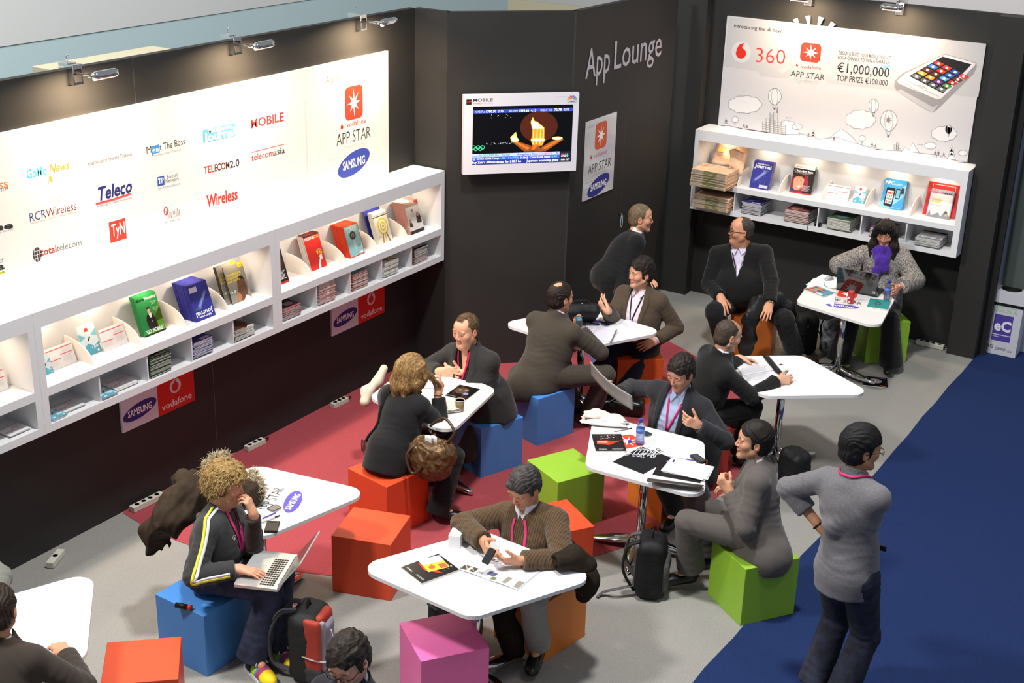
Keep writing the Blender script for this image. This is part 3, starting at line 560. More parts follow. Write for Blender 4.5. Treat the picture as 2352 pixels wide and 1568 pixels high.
def table(key, x, y, deg, label, art=None):
    r = empty('lounge_table', (x, y, 0), math.radians(deg), label, 'table', 'white lounge tables')
    mb = MB(); mb.prism(tpts(), TZ-.024, TZ, lam)
    if art: table_art(Print(mb, (0, 0, TZ), (1, 0, 0), (0, 1, 0)), *art)
    mb.build('table_top', r)
    mb = MB(); mb.lathe([(.0, .735), (.12, .735), (.12, .749), (.0, .749)], black); mb.build('mount_plate', r)
    mb = MB(); mb.lathe([(.031, .07), (.031, .735)], chrome, seg=28); mb.build('pole', r)
    for k in range(4):
        a = PI/4+k*PI/2; d = np.array([math.cos(a), math.sin(a), 0]); s_ = np.array([-d[1], d[0], 0]); P = []
        for t in np.linspace(0, 1, 12):
            w_ = .03+.03*math.sin(PI*min(1, t*1.15))**1.2*(1 if t < .87 else 1)
            if t > .8: w_ *= math.sqrt(max(.05, 1-((t-.8)/.2)**2))
            zc = .085-.062*t**1.3; P.append((d*(.02+.36*t), w_, zc, .018+.012*(1-t)))
        V = []; f = []; n = 10
        for c_, w_, zc, h_ in P:
            for j in range(n): b = 2*PI*j/n; V.append(c_+s_*w_*math.cos(b)+UZ*(zc+h_*math.sin(b)))
        for i in range(11):
            for j in range(n): f.append((i*n+j, i*n+(j+1) % n, (i+1)*n+(j+1) % n, (i+1)*n+j))
        f += [tuple(range(n-1, -1, -1)), tuple(range(11*n, 12*n))]
        MB().add(V, f, chrome, True).build('foot', r)
    TABLES[key] = r; return r
table('front', -3.794, 5.83, 30.1, 'white lounge table at the front under the man with the phone')
table('center', -3.692, 7.82, 149.3, 'white lounge table with the water bottle, beside the grey suit', (0.02, .02, math.radians(-149.3+58)))
table('writer', -3.431, 9.746, 3.7, 'white lounge table the man in black is writing on')
table('woman', -3.636, 11.798, 132.7, 'white lounge table carrying the black laptop and red can', (-.02, .02, math.radians(-132.7+12)))
table('pin', -5.28, 9.713, 28, 'white lounge table with papers in front of the pinstriped jacket', (.03, .0, math.radians(180-28)))
table('blond', -5.436, 5.764, 44, 'white lounge table with parka and phones behind the blond man', (.06, .0, math.radians(31.7+80-44)))
table('bagw', -5.51, 7.802, 134.5, 'white lounge table with paper cup between the blonde woman and balding man')
table('left', -5.488, 3.85, 101.2, 'bare white lounge table at the lower left corner')
# ---------------------------------------------------------------- soft-body kit: distance fields meshed as one continuous surface
V3 = lambda *a: np.array(a, float)
def nrm(v): v = np.asarray(v, float); return v/(np.linalg.norm(v)+1e-12)
def smin(a, b, k):
    if k <= 0: return np.minimum(a, b)
    h = np.maximum(k-np.abs(a-b), 0)/k; return np.minimum(a, b)-h*h*k*.25
class Fld:
    def __init__(s, lo, hi, h, fine=()):
        s.h = h; s.ax = []
        for a in range(3):
            t = lo[a]; L_ = [t]; iv = [(f[0][a], f[1][a], f[2]) for f in fine]
            while t < hi[a]:
                st = h
                for p, q, hf in iv:
                    if p-h <= t <= q: st = min(st, hf)
                t += st; L_.append(t)
            s.ax.append(np.array(L_, np.float32))
        s.d = np.full([len(a) for a in s.ax], 1.0, np.float32)
    def blk(s, lo, hi):
        sl = []; g = []
        for a in range(3):
            i = max(0, np.searchsorted(s.ax[a], lo[a])-1); j = min(len(s.ax[a]), np.searchsorted(s.ax[a], hi[a])+1)
            sl.append(slice(i, max(i, j))); sh = [1, 1, 1]; sh[a] = -1; g.append(s.ax[a][sl[a]].reshape(sh))
        return tuple(sl), g
    def put(s, sl, d, k, sub=False):
        if sub: s.d[sl] = -smin(-s.d[sl], d, k)
        else: s.d[sl] = smin(s.d[sl], d, k)
    def cone(s, a, b, ra, rb, k=.02, sub=False, flat=None):
        """flat=(axis, factor): squash across that axis"""
        a = np.asarray(a, float); b = np.asarray(b, float); m = max(ra, rb)+k+2*s.h
        sl, (x, y, z) = s.blk(np.minimum(a, b)-m, np.maximum(a, b)+m); ba = b-a; L2 = ba @ ba+1e-9
        px, py, pz = x-a[0], y-a[1], z-a[2]; t = np.clip((px*ba[0]+py*ba[1]+pz*ba[2])/L2, 0, 1).astype(np.float32)
        dx, dy, dz = px-t*ba[0], py-t*ba[1], pz-t*ba[2]
        if flat is not None:
            n, f = flat; q = (dx*n[0]+dy*n[1]+dz*n[2])*(1/f-1); dx, dy, dz = dx+q*n[0], dy+q*n[1], dz+q*n[2]
        d = np.sqrt(dx*dx+dy*dy+dz*dz)-(ra+(rb-ra)*t)
        if flat is not None and flat[1] < 1: d = d*max(.55, flat[1])
        s.put(sl, d.astype(np.float32), k, sub); return s
    def path(s, pts, rs, k=.02, sub=False, flat=None):
        for i in range(len(pts)-1): s.cone(pts[i], pts[i+1], rs[i], rs[i+1], k, sub, flat)
        return s
    def ell(s, c, r, R=None, k=.02, sub=False):
        """R rows = the three axes"""
        R = np.eye(3) if R is None else np.asarray(R); r = np.asarray(r, float); m = max(r)+k+2*s.h
        sl, (x, y, z) = s.blk(c-m, np.asarray(c)+m); px, py, pz = x-c[0], y-c[1], z-c[2]; k0 = k1 = 0
        for i in range(3): q = px*R[i][0]+py*R[i][1]+pz*R[i][2]; k0 = k0+(q/r[i])**2; k1 = k1+(q/r[i]**2)**2
        k0 = np.sqrt(k0); s.put(sl, (k0*(k0-1)/(np.sqrt(k1)+1e-9)).astype(np.float32), k, sub); return s
    def box(s, c, hf, R=None, rad=.01, k=.01, sub=False):
        R = np.eye(3) if R is None else np.asarray(R); hf = np.asarray(hf, float)-rad; m = np.linalg.norm(hf)+rad+k+2*s.h
        sl, (x, y, z) = s.blk(np.asarray(c)-m, np.asarray(c)+m); px, py, pz = x-c[0], y-c[1], z-c[2]; o = 0; mx = None
        for i in range(3):
            q = np.abs(px*R[i][0]+py*R[i][1]+pz*R[i][2])-hf[i]; o = o+np.maximum(q, 0)**2; mx = q if mx is None else np.maximum(mx, q)
        s.put(sl, (np.sqrt(o)+np.minimum(mx, 0)-rad).astype(np.float32), k, sub); return s
    def cut(s, pt, n, k=0.0):
        """throw away the side the normal points to"""
        n = nrm(n); x, y, z = [a.reshape([-1 if i == j else 1 for j in range(3)]) for i, a in enumerate(s.ax)]
        d = ((x-pt[0])*n[0]+(y-pt[1])*n[1]+(z-pt[2])*n[2]).astype(np.float32); s.d = -smin(-s.d, -d, k); return s
    def near(s, band=.03):
        ix = np.nonzero(np.abs(s.d) < band); return ix, np.stack([s.ax[a][ix[a]] for a in range(3)], 1).astype(float)
    def disp(s, fn, band=.03):
        ix, P = s.near(band)
        if len(P): s.d[ix] -= fn(P).astype(np.float32)
        return s
    def setv(s, fn, band=.06):
        ix, P = s.near(band)
        if len(P): s.d[ix] = fn(P, s.d[ix]).astype(np.float32)
        return s
    def sample(s, P):
        P = np.asarray(P, float); i = []; f = []
        for a in range(3):
            A_ = s.ax[a]; j = np.clip(np.searchsorted(A_, P[:, a])-1, 0, len(A_)-2); i.append(j); f.append(np.clip((P[:, a]-A_[j])/(A_[j+1]-A_[j]), 0, 1))
        r = 0
        for dx in (0, 1):
            for dy in (0, 1):
                for dz in (0, 1): r = r+s.d[i[0]+dx, i[1]+dy, i[2]+dz]*(f[0] if dx else 1-f[0])*(f[1] if dy else 1-f[1])*(f[2] if dz else 1-f[2])
        return r
    def grad(s, P, e=.006):
        G = np.stack([s.sample(P+e*np.eye(3)[a])-s.sample(P-e*np.eye(3)[a]) for a in range(3)], 1); return G/(np.linalg.norm(G, axis=1)[:, None]+1e-9)
    def onto(s, P, off=.003, n=14):
        P = np.array(P, float)
        for _ in range(n): d = s.sample(P)-off; P = P-s.grad(P)*np.clip(d, -.03, .03)[:, None]*.8
        return P, s.grad(P)
    def nets(s):
        S = s.d < 0; n = S.shape
        if not S.any(): return np.zeros((0, 3)), np.zeros((0, 4), int)
        c = np.zeros((n[0]-1, n[1]-1, n[2]-1), np.int8)
        for dx in (0, 1):
            for dy in (0, 1):
                for dz in (0, 1): c += S[dx:n[0]-1+dx, dy:n[1]-1+dy, dz:n[2]-1+dz]
        act = (c > 0) & (c < 8); I = np.nonzero(act); idx = np.full(act.shape, -1, np.int64); idx[I] = np.arange(len(I[0]))
        i, j, k = I; acc = np.zeros((len(i), 3)); cnt = np.zeros(len(i)); co = [(a, b, e) for a in (0, 1) for b in (0, 1) for e in (0, 1)]
        for p in co:
            for ax in range(3):
                if p[ax]: continue
                q = list(p); q[ax] = 1; va = s.d[i+p[0], j+p[1], k+p[2]]; vb = s.d[i+q[0], j+q[1], k+q[2]]; m = (va < 0) != (vb < 0)
                t = np.where(m, va/np.where(m, va-vb, 1), 0)
                for a, ii in enumerate((i, j, k)):
                    A_ = s.ax[a]; x0 = A_[ii+p[a]]
                    if a == ax: x0 = x0+(A_[ii+1]-A_[ii])*t
                    acc[:, a] += np.where(m, x0, 0)
                cnt += m
        Vt = acc/cnt[:, None]; Fq = []
        for ax in range(3):
            o = [b for b in range(3) if b != ax]; sa = [slice(None)]*3; sb = [slice(None)]*3; sa[ax] = slice(0, -1); sb[ax] = slice(1, None)
            for b in o: sa[b] = slice(1, -1); sb[b] = slice(1, -1)
            X, Y = S[tuple(sa)], S[tuple(sb)]; m = np.nonzero(X != Y); ins = X[m]; e = [m[0].copy(), m[1].copy(), m[2].copy()]
            for b in o: e[b] = e[b]+1
            def cid(d0, d1): q = [e[0], e[1], e[2]]; q[o[0]] = q[o[0]]+d0; q[o[1]] = q[o[1]]+d1; return idx[q[0], q[1], q[2]]
            A0, B0, C0, D0 = cid(-1, -1), cid(0, -1), cid(0, 0), cid(-1, 0); Q = np.stack([A0, B0, C0, D0], 1)
            fl = ins if ax != 1 else ~ins; Q[~fl] = Q[~fl][:, ::-1]; Fq.append(Q)
        return Vt, np.concatenate(Fq)
def qmesh(name, V, Fq, mats, parent=None, org=None, col=None, mi=None, smooth_it=1):
    org = np.zeros(3) if org is None else np.asarray(org, float)
    if smooth_it and len(V):
        for _ in range(smooth_it):      # gentle relaxation
            acc = np.zeros_like(V); c = np.zeros(len(V))
            for a, b in ((0, 1), (1, 2), (2, 3), (3, 0)):
                np.add.at(acc, Fq[:, a], V[Fq[:, b]]); np.add.at(c, Fq[:, a], 1); np.add.at(acc, Fq[:, b], V[Fq[:, a]]); np.add.at(c, Fq[:, b], 1)
            V = V+.4*(acc/np.maximum(c, 1)[:, None]-V)
    me = bpy.data.meshes.new(name); n, m = len(V), len(Fq)
    me.vertices.add(n); me.vertices.foreach_set('co', (V-org).astype(np.float32).ravel()); me.loops.add(4*m); me.loops.foreach_set('vertex_index', Fq.astype(np.int32).ravel())
    me.polygons.add(m); me.polygons.foreach_set('loop_start', np.arange(0, 4*m, 4, dtype=np.int32)); me.polygons.foreach_set('use_smooth', np.ones(m, bool))
    for q in (mats if isinstance(mats, (list, tuple)) else [mats]): me.materials.append(q)
    if mi is not None: me.polygons.foreach_set('material_index', np.asarray(mi, np.int32))
    if col is not None:
        a = me.color_attributes.new('Col', 'FLOAT_COLOR', 'POINT'); a.data.foreach_set('color', np.c_[col, np.ones(n)].astype(np.float32).ravel())
    me.update(); me.validate()
    o = bpy.data.objects.new(name, me); link(o, parent)
    if parent is None: o.location = tuple(org)
    return o
def wob(P, f, seed=0):
    """smooth pseudo-noise, about -1..1"""
    r = np.random.default_rng(seed); o = 0
    for i in range(4):
        k = nrm(r.normal(size=3))*f*(.7+.6*r.random()); k2 = nrm(r.normal(size=3))*f*.8
        o = o+np.sin(P @ k+r.random()*6+1.6*np.sin(P @ k2+r.random()*6))
    return o/2.6
def ik(a, c, l1, l2, pole):
    a = np.asarray(a, float); c = np.asarray(c, float); d = c-a; L_ = np.linalg.norm(d); u = d/(L_+1e-9); L_ = min(L_, (l1+l2)*.999)
    x = (l1*l1-l2*l2+L_*L_)/(2*L_); y = math.sqrt(max(0, l1*l1-x*x)); p = np.asarray(pole, float); p = p-u*(p @ u)
    return a+u*x+nrm(p)*y
SKIN = M('skin', 'ffffff', .48, attr='Col', spec=.4)
def rgb(h): return np.array(lin(h))
def hand(fd, wr, d, n, side, curl, s=1.0, spread=.10, thumb=.5):
    """wr wrist; d towards the fingers; n out of the palm; side +1 left hand, -1 right hand"""
    d = nrm(d); n = nrm(n-d*(n @ d)); th = nrm(np.cross(n, d))*side       # th: towards the thumb
    k = .010*s; kn = []
    curl = list(curl) if hasattr(curl, '__len__') else [curl]*4
    for i, (o, l) in enumerate(((.030, .086), (.010, .092), (-.010, .088), (-.028, .080))):
        b = wr+s*(d*l+th*o); kn.append(b); fd.cone(wr+th*o*.55*s+d*.012*s, b, .0165*s, .0115*s, .016*s)
    fd.cone(wr-d*.02*s, wr+d*.02*s, .024*s, .022*s, .02*s, flat=(n, .78))
    for i, b in enumerate(kn):
        L_ = (.073, .082, .076, .060)[i]*s; a0 = (1.5-i)*spread; p = b; c = curl[i]; ang = 0.0; r0 = (.0092, .0096, .0090, .0080)[i]*s
        base = d*math.cos(a0)+th*math.sin(a0)
        for j, fr in enumerate((.46, .30, .24)):
            ang += c*(.9, 1.1, .75)[j]; q = p+L_*fr*(base*math.cos(ang)+n*math.sin(ang)); fd.cone(p, q, r0*(1-.09*j), r0*(1-.09*(j+1)), .004*s if j == 0 else .002); p = q
    b = wr+s*(d*.026+th*.026+n*.006); e = nrm(d*.62+th*.70+n*.25); fd.cone(wr+d*.012*s+th*.012*s, b+e*.026*s, .017*s, .0135*s, .014*s); p = b+e*.024*s
    for j, l in enumerate((.034, .028)):
        e = nrm(e+(d*.55-th*.30+n*.5)*thumb*(.6+.7*j)); q = p+e*l*s; fd.cone(p, q, .0112*s*(1-.1*j), .0105*s*(1-.14*j), .004); p = q
def head(fd, Hc, R, s, k=1.0, male=True, o=None):
    """R rows: left, forward, up"""
    o = o or {}; W = lambda x, y, z: Hc+s*(x*R[0]+y*R[1]+z*R[2]); E = lambda c, r, kk, sub=False: fd.ell(W(*c), np.array(r)*s, R, kk*s, sub)
    jw = o.get('jaw', 1.0); fat = o.get('fat', 0.0)
    E((0, -.012, .035), (.074, .096, .085), .01); E((0, .022, -.028), (.061*(1+.3*fat), .066, .088), .03); E((0, .05, .045), (.058, .036, .04), .03)
    for q in (-1, 1):
        fd.cone(W(q*.056*jw, -.002, -.052), W(q*.018, .062, -.098), .021*s, .017*s, .022*s)          # jaw line
        E((q*.043, .058, -.022), (.023+.007*fat, .024, .023+.008*fat), .03); E((q*.033, .082, .021), (.023, .010, .0075), .012)   # cheek, brow
        E((q*.032, .100, .000), (.019, .017, .0115), .010, True)                                      # socket
        E((q*.032, .0755, -.001), (.0145, .0145, .0128), .003)                                        # eyeball under lids
        E((q*.032, .0775, .0045), (.0165, .0135, .0085), .003)                                        # upper lid
        E((q*.0115, .0945, -.036), (.0085, .009, .0075), .006)                                          # nostril wing
        E((q*.079, -.010, -.008), (.0085, .020, .032), .006); E((q*.089, -.005, -.004), (.008, .011, .018), .004, True)   # ear
    nl = o.get('nose', 1.0); fd.cone(W(0, .083, .012), W(0, .083+.0195*nl, -.031), .0072*s, .0098*s, .009*s)
    E((0, .072, -.104), (.025, .021, .020), .02)
    E((0, .0865, -.0605), (.021, .0095, .0060), .006); E((0, .0858, -.0700), (.018, .0095, .0066), .005); fd.path([W(-.016, .0935, -.0672), W(-.008, .0970, -.0655), W(.008, .0970, -.0655), W(.016, .0935, -.0672)], [.0012*s]*4, .0012, True)
    if fat: E((0, .03, -.115), (.05, .045, .03*(1+fat)), .03)
def face_col(V, Hc, R, s, o):
    q = (V-Hc)@R.T/s; x, y, z = np.abs(q[:, 0]), q[:, 1], q[:, 2]; sk = rgb(o.get('skin', 'd9a080')); c = np.tile(sk, (len(V), 1))
    hd = (np.abs(q[:, 0]) < .11) & (q[:, 1] > -.13) & (z > -.15) & (z < .14)
    def mix(m, h, a): nonlocal c; m = np.clip(m, 0, 1)*hd*a; c = c*(1-m[:, None])+rgb(h)*m[:, None]
    g = lambda cx, cy, cz, r: np.exp(-((x-cx)**2+(y-cy)**2+(z-cz)**2)/r**2)
    mix(g(.04, .08, -.03, .028)*.8+g(0, .115, -.03, .02), o.get('flush', 'c8735c'), .45); mix(g(.08, -.01, 0, .03), 'c87862', .4)
    if o.get('stubble'):
        m = np.clip((-.040-z+.25*np.maximum(0, x-.03))/.02, 0, 1)*(y > -.01)*(1-np.clip((x/.03)**2+((z+.066)/.012)**2 < .8, 0, 1)); mix(m*(z > -.13), o['stubble'], .42)
    f = y > .055
    mix(np.clip(1.35-(x/.025)**2-((z+.0655)/.0108)**2, 0, 1)*(y > .075), o.get('lip', 'b4625a'), .7)
    bz = .0255-.25*np.maximum(0, x-.035)+.06*(x-.02); mix(np.clip(1.4-((x-.031)/.021)**2-((z-bz)/.0052)**2, 0, 1)*f, o.get('brow', '3a2a20'), o.get('browa', .85))
    op = o.get('eye', .5); h_ = .0018+.0058*op; e = np.clip(1.6-((x-.032)/.0135)**2-((z+.0035)/h_)**2, 0, 1)*f
    mix(np.clip(e*1.6, 0, 1), '5a4036', .8)
    if op > .3: mix(np.clip(1.3-((x-.032)/.0115)**2-((z+.0035)/(h_*.8))**2, 0, 1)*f, 'd8d2cc', .9); mix(np.clip(1.5-(((x-.032)**2+(z+.003)**2)/.0058**2), 0, 1)*f*(e > 0), o.get('iris', '2e241c'), .95)
    if o.get('scalp'): mix(np.clip((z-.02-.9*(y-.02))/.03, 0, 1), o['scalp'], .5)
    return c
def hair_field(Hc, R, s, o):
    th = o.get('th', .012); W = lambda x, y, z: Hc+s*(x*R[0]+y*R[1]+z*R[2]); m = (.17+th)*s+.02
    fd = Fld(Hc-m, Hc+m, o.get('res', .0042)); E = lambda c, r, kk, sub=False: fd.ell(W(*c), np.array(r)*s, R, kk*s, sub); ts = o.get('side', th*.7); tp = o.get('top', th)
    E((0, -.012, .035+(tp-th)*.3), (.075+ts, .097+th, .086+tp), .01); E((0, -.038, -.022), (.066+ts, .068+th*.8, .075), .02)
    if o.get('fringe'):
        for x, y, z, r in o['fringe']: fd.ell(W(x, y, z), np.array((r*1.3, r, r*.8))*s, R, .012*s)
    zf, y0, sl = o.get('zf', .078), o.get('y0', .022), o.get('sl', .30); zn, zs = o.get('zn', -.072), o.get('zs', -.022)
    def f(P, d):
        q = (P-Hc)@R.T/s; x, y, z = q.T; ax = np.abs(x)
        n = o.get('amp', .0025)
        if o.get('curly'): d = d-n*wob(q, o.get('fq', 190), 3)-n*.6*np.abs(wob(q, o.get('fq', 190)*1.9, 5))
        else:
            fl = o.get('flow', (1, 0, 0)); u = q @ nrm(np.array(fl)); d = d-n*(np.sin(u*430+2.2*np.sin(y*36+z*44)+1.3*wob(q, 60, 7))+.55*np.sin(u*900+2*wob(q, 90, 9)))*.7-n*.7*wob(q, 70, 4)
        zline = zf+o.get('dip', -.010)*np.clip(ax/.05, 0, 1)**2*2+.004*wob(q, 150, 2)
        face = np.maximum(np.maximum(y0+sl*np.maximum(0, z+.02)*.5+.012*np.clip((z-.03)/.04, 0, 1)-y, z-zline), -1)      # <0 on the bare face
        d = np.maximum(d, -face*s)
        low = np.where(y > -.018, zs-.6*np.maximum(0, -(y-.0)), zn)+.004*wob(q, 120, 6); low = zn+(zs-zn)*np.clip((y+.045)/.05, 0, 1)
        d = np.maximum(d, (low-z)*s)
        ear = np.sqrt(((ax-.085)/.030)**2+((y+.010)/.021)**2+((z+.010)/.030)**2)-1
        if not o.get('noear'): d = np.maximum(d, -ear*.02*s)
        for bx, by, bz, br in o.get('bald', ()):
            bd = np.sqrt((x-bx)**2+(y-by)**2+(z-bz)**2)-br*(1+.10*wob(q, 60, 8)); d = np.maximum(d, -bd*s)
        return d
    fd.setv(f, .06); return fd
def strands(mb, Hc, R, s, o, mat, n=200, seg=10, r=.0014, curl=.006, length=.05, seed=1, down=.5, fd=None, wave=5.0):
    rg = np.random.default_rng(seed); q = rg.normal(size=(n*3, 3)); q /= np.linalg.norm(q, axis=1)[:, None]; q = q[(q[:, 2] > -.45) & ((q[:, 1] < .25) | (q[:, 2] > .55))][:n]
    P = Hc+s*((q*np.array((.09, .11, .1)))@R+np.array((0, -.012, .03))@R)
    P, G = fd.onto(P, -.001)
    for p, g in zip(P, G):
        t = rg.normal(size=3); t = t-g*(t @ g); t = nrm(nrm(t)*.45-R[2]*down); t = nrm(t-g*(t @ g)); b = np.cross(g, t); ph = rg.random()*6; pts = []; L_ = length*(.6+.8*rg.random())
        for i in range(seg):
            u = i/(seg-1); a = ph+u*wave*(1+.5*rg.random()*0); pts.append(p+t*L_*u+b*curl*math.sin(a)+g*(.0012+.25*curl*(1-math.cos(a))-.003*u*u))
        mb.tube(pts, np.linspace(r, r*.45, seg), mat, 4)
    return mb
def ribbon(mb, fld, pts, wd, mat, off=.004, th=.0015, n=24, sub=True):
    """a flat band laid over a garment"""
    P = np.array(pts, float); t = np.linspace(0, 1, len(P)); u = np.linspace(0, 1, n); Q = np.stack([np.interp(u, t, P[:, a]) for a in range(3)], 1)
    if sub: Q, G = fld.onto(Q, off)
    else: G = fld.grad(Q)
    for _ in range(3): Q[1:-1] = Q[1:-1]*.5+.25*(Q[:-2]+Q[2:])
    if sub: Q, G = fld.onto(Q, off)
    T = np.gradient(Q, axis=0); S_ = np.cross(T, G); S_ /= np.linalg.norm(S_, axis=1)[:, None]+1e-9
    mb.grid(np.stack([Q+S_*wd/2, Q-S_*wd/2], 1), mat, th); return Q, G
def flowmat(name, h, **k): return M(name, h, k.pop('rough', .85), bump=k.pop('bump', .25), bscale=k.pop('bscale', 420), spec=.2, sheen=k.pop('sheen', .15), **k)
PEOPLE = {}
def person(key, label, pel, neck, face, hd, L, Rr, legs=None, seat=None, s=1.0, bw=1.0, belly=0.0, skin=None, hair=None, hairmat=None, layers=(), trouser=None, shoe=None, shw_=.158, hoff=(.045, .135), res=.0034, shdir=None, group=None, sh_up=(0, 0)):
    """pel/neck: world points; face: chest direction (deg, see D); hd: (deg, pitch-down, roll, optional world point)"""
    skin = skin or {}; pel = np.asarray(pel, float)
    Hc = np.asarray(hd[3], float); ng = neck if isinstance(neck, (tuple, list)) else (.045, .165); neck = Hc-UZ*ng[1]*s-D(face)*ng[0]*s
    w = nrm(neck-pel); Lt = np.linalg.norm(neck-pel)
    f = D(face); f = nrm(f-w*(f @ w)); l = np.cross(w, f); TF = np.stack([l, f, w]); T = lambda u, v, z: pel+u*l+v*f+z*w
    hf = D(hd[0], -hd[1]); hl = nrm(np.cross(UZ, hf)); hu = np.cross(hf, hl)*1.0; hu = nrm(np.cross(hf, hl)) if False else nrm(np.cross(hf, hl)*-1)*-1
    hu = np.cross(hf, hl); hu = hu if hu[2] > 0 else -hu
    if len(hd) > 2 and hd[2]: a = math.radians(hd[2]); hl, hu = hl*math.cos(a)+hu*math.sin(a), hu*math.cos(a)-hl*math.sin(a)
    HR = np.stack([hl, hf, hu])
    sd = l if shdir is None else nrm(np.asarray(shdir, float)); shL = neck+sd*shw_*s*bw-w*.062*s+UZ*sh_up[0]; shR = neck-sd*shw_*s*bw-w*.062*s+UZ*sh_up[1]
    la, lf = .285*s, .255*s; arms = []
    for sg, sh, A_ in ((1, shL, L), (-1, shR, Rr)):
        wr = np.asarray(A_['w'], float); v = wr-sh; m_ = (la+lf)*.985
        if np.linalg.norm(v) > m_: wr = sh+nrm(v)*m_
        pole = np.asarray(A_['el'], float)-(sh+wr)/2 if 'el' in A_ else A_.get('pole', -UZ)
        el = ik(sh, wr, la, lf, pole); arms.append((sg, sh, el, wr, A_))
    lg = []
    if legs:
        for sg, G in ((1, legs[0]), (-1, legs[1])):
            hip = pel+l*sg*.088*s*bw; an = np.asarray(G['a'], float); v = an-hip; m_ = .85*s
            if np.linalg.norm(v) > m_: an = hip+nrm(v)*m_
            kn = ik(hip, an, .43*s, .425*s, G.get('pole', f+UZ*.3)); lg.append((sg, hip, kn, an, nrm(G.get('toe', f)), G))
    seatbox = None
    if seat is not None: o_ = STOOLS[seat]; ca, sa = math.cos(o_.rotation_euler[2]), math.sin(o_.rotation_euler[2]); seatbox = (np.array([o_.location[0], o_.location[1], .215]), np.array([[ca, sa, 0], [-sa, ca, 0], [0, 0, 1]]))
    allp = [pel, neck, Hc+hu*.14*s, Hc-hu*.1*s, shL, shR]+[q for a in arms for q in a[1:4]]
    def seatcut(fd):
        if seatbox is not None: fd.box(seatbox[0], (.211, .211, .217), seatbox[1], .004, 0, True)
    # ---- the body: one continuous surface
    P = np.array(allp+[q for g in lg for q in g[1:4]]+[g[3]+g[4]*.1 for g in lg]); lo, hi = P.min(0)-.16, P.max(0)+.16; lo[2] = max(lo[2], -.02)
    fine = [(Hc-.135*s, Hc+.135*s, res)]+[(a[3]-.03+np.minimum(0, nrm(a[4].get('d', a[3]-a[2]))*.17*s)-.03, a[3]+.03+np.maximum(0, nrm(a[4].get('d', a[3]-a[2]))*.17*s)+.03, res*1.12) for a in arms if not a[4].get('nohand')]
    fd = Fld(lo, hi, .0125, fine)
    def torso(fd, off, bel=belly, low=True):
        b = bw
        if low: fd.ell(T(0, -.01*s, .02*s), np.array((.158*b, .115, .125))*s+off, TF, .05)
        fd.ell(T(0, .012*s+.5*bel, .17*s), np.array((.142*b+.35*bel, .105+.75*bel, .17))*s+off, TF, .05); fd.ell(T(0, 0, Lt-.17*s), np.array((.158*b, .112, .175))*s+off, TF, .05)
        fd.cone(shL-w*.01, shR-w*.01, .044*s+off*.8, .044*s+off*.8, .06)
        for q in (shL, shR): fd.cone(neck-w*.02*s+(q-neck)*.2, q, .044*s+off*.8, .044*s+off*.8, .05)
    torso(fd, -.008); fd.cone(neck-w*.06*s, Hc-hu*.07*s-hf*.018*s, .058*s*(1+.25*skin.get('fat', 0)), .053*s*(1+.3*skin.get('fat', 0)), .03)
    head(fd, Hc, HR, s, o=skin)
    for sg, sh, el, wr, A_ in arms:
        fd.cone(sh, el, .050*s, .040*s, .02); fd.cone(el, wr, .040*s, .026*s, .012)
        if not A_.get('nohand'): hand(fd, wr, np.asarray(A_.get('d', wr-el), float), np.asarray(A_.get('n', -UZ), float), sg, A_.get('curl', .35), s*A_.get('hs', 1.0), A_.get('spread', .10), A_.get('thumb', .5))
    for sg, hip, kn, an, toe, G in lg: fd.cone(hip, kn, .078*s, .052*s, .04); fd.cone(kn, an, .052*s, .036*s, .02); fd.cone(an, an+toe*.10-UZ*.04, .034*s, .026*s, .02)
    seatcut(fd); Vb, Fb = fd.nets(); org = np.array([pel[0], pel[1], 0.0])
    root = qmesh('person', Vb, Fb, SKIN, None, org, face_col(Vb, Hc, HR, s, skin)); tag(root, label, 'person', group)
    I = dict(root=root, org=org, Hc=Hc, HR=HR, T=T, l=l, f=f, w=w, Lt=Lt, s=s, arms=arms, legs=lg, neck=neck, fields={}, body=fd, shL=shL, shR=shR, pel=pel)
    def out(fd, name, mat, lab=None, sm=1): V_, F_ = fd.nets(); o = qmesh(name, V_, F_, mat, root, org, smooth_it=sm); tag(o, lab); return o
    I['out'] = out
    # ---- hair
    if hair:
        hfld = hair_field(Hc, HR, s, hair); I['hair'] = hfld; V_, F_ = hfld.nets(); mm = hairmat
        hob = qmesh('hair', V_, F_, mm, root, org, smooth_it=hair.get('sm', 0)); I['hairmat'] = mm
    # ---- clothes
    for Ly in layers:
        off = Ly['off']; P = np.array(allp+Ly.get('ext', [])+[q+np.array(e_)*r_*.7 for a_, ra, b_, rb in Ly.get('skirt', []) for q, r_ in ((a_, ra), (b_, rb)) for e_ in ((1, 1, 1), (-1, -1, -1))]); lo, hi = P.min(0)-.17, P.max(0)+.17; hi[2] = min(hi[2], max(neck[2]+.15, max(a[2][2] for a in arms)+.1, max(a[3][2] for a in arms)+.1)); fd = Fld(lo, hi, Ly.get('h', .0078))
        torso(fd, off); slv = Ly.get('slv', 1.0); cr = []
        for q, r1, r2, kk in Ly.get('add', []):
            fd.cone(q[0], q[1], r1, r2, kk)
        if Ly.get('skirt'):       # cloth that hangs from the waist over the seat
            for a_, ra, b_, rb in Ly['skirt']: fd.cone(a_, b_, ra, rb, .06)
        neckr = Ly.get('neckr', .062)
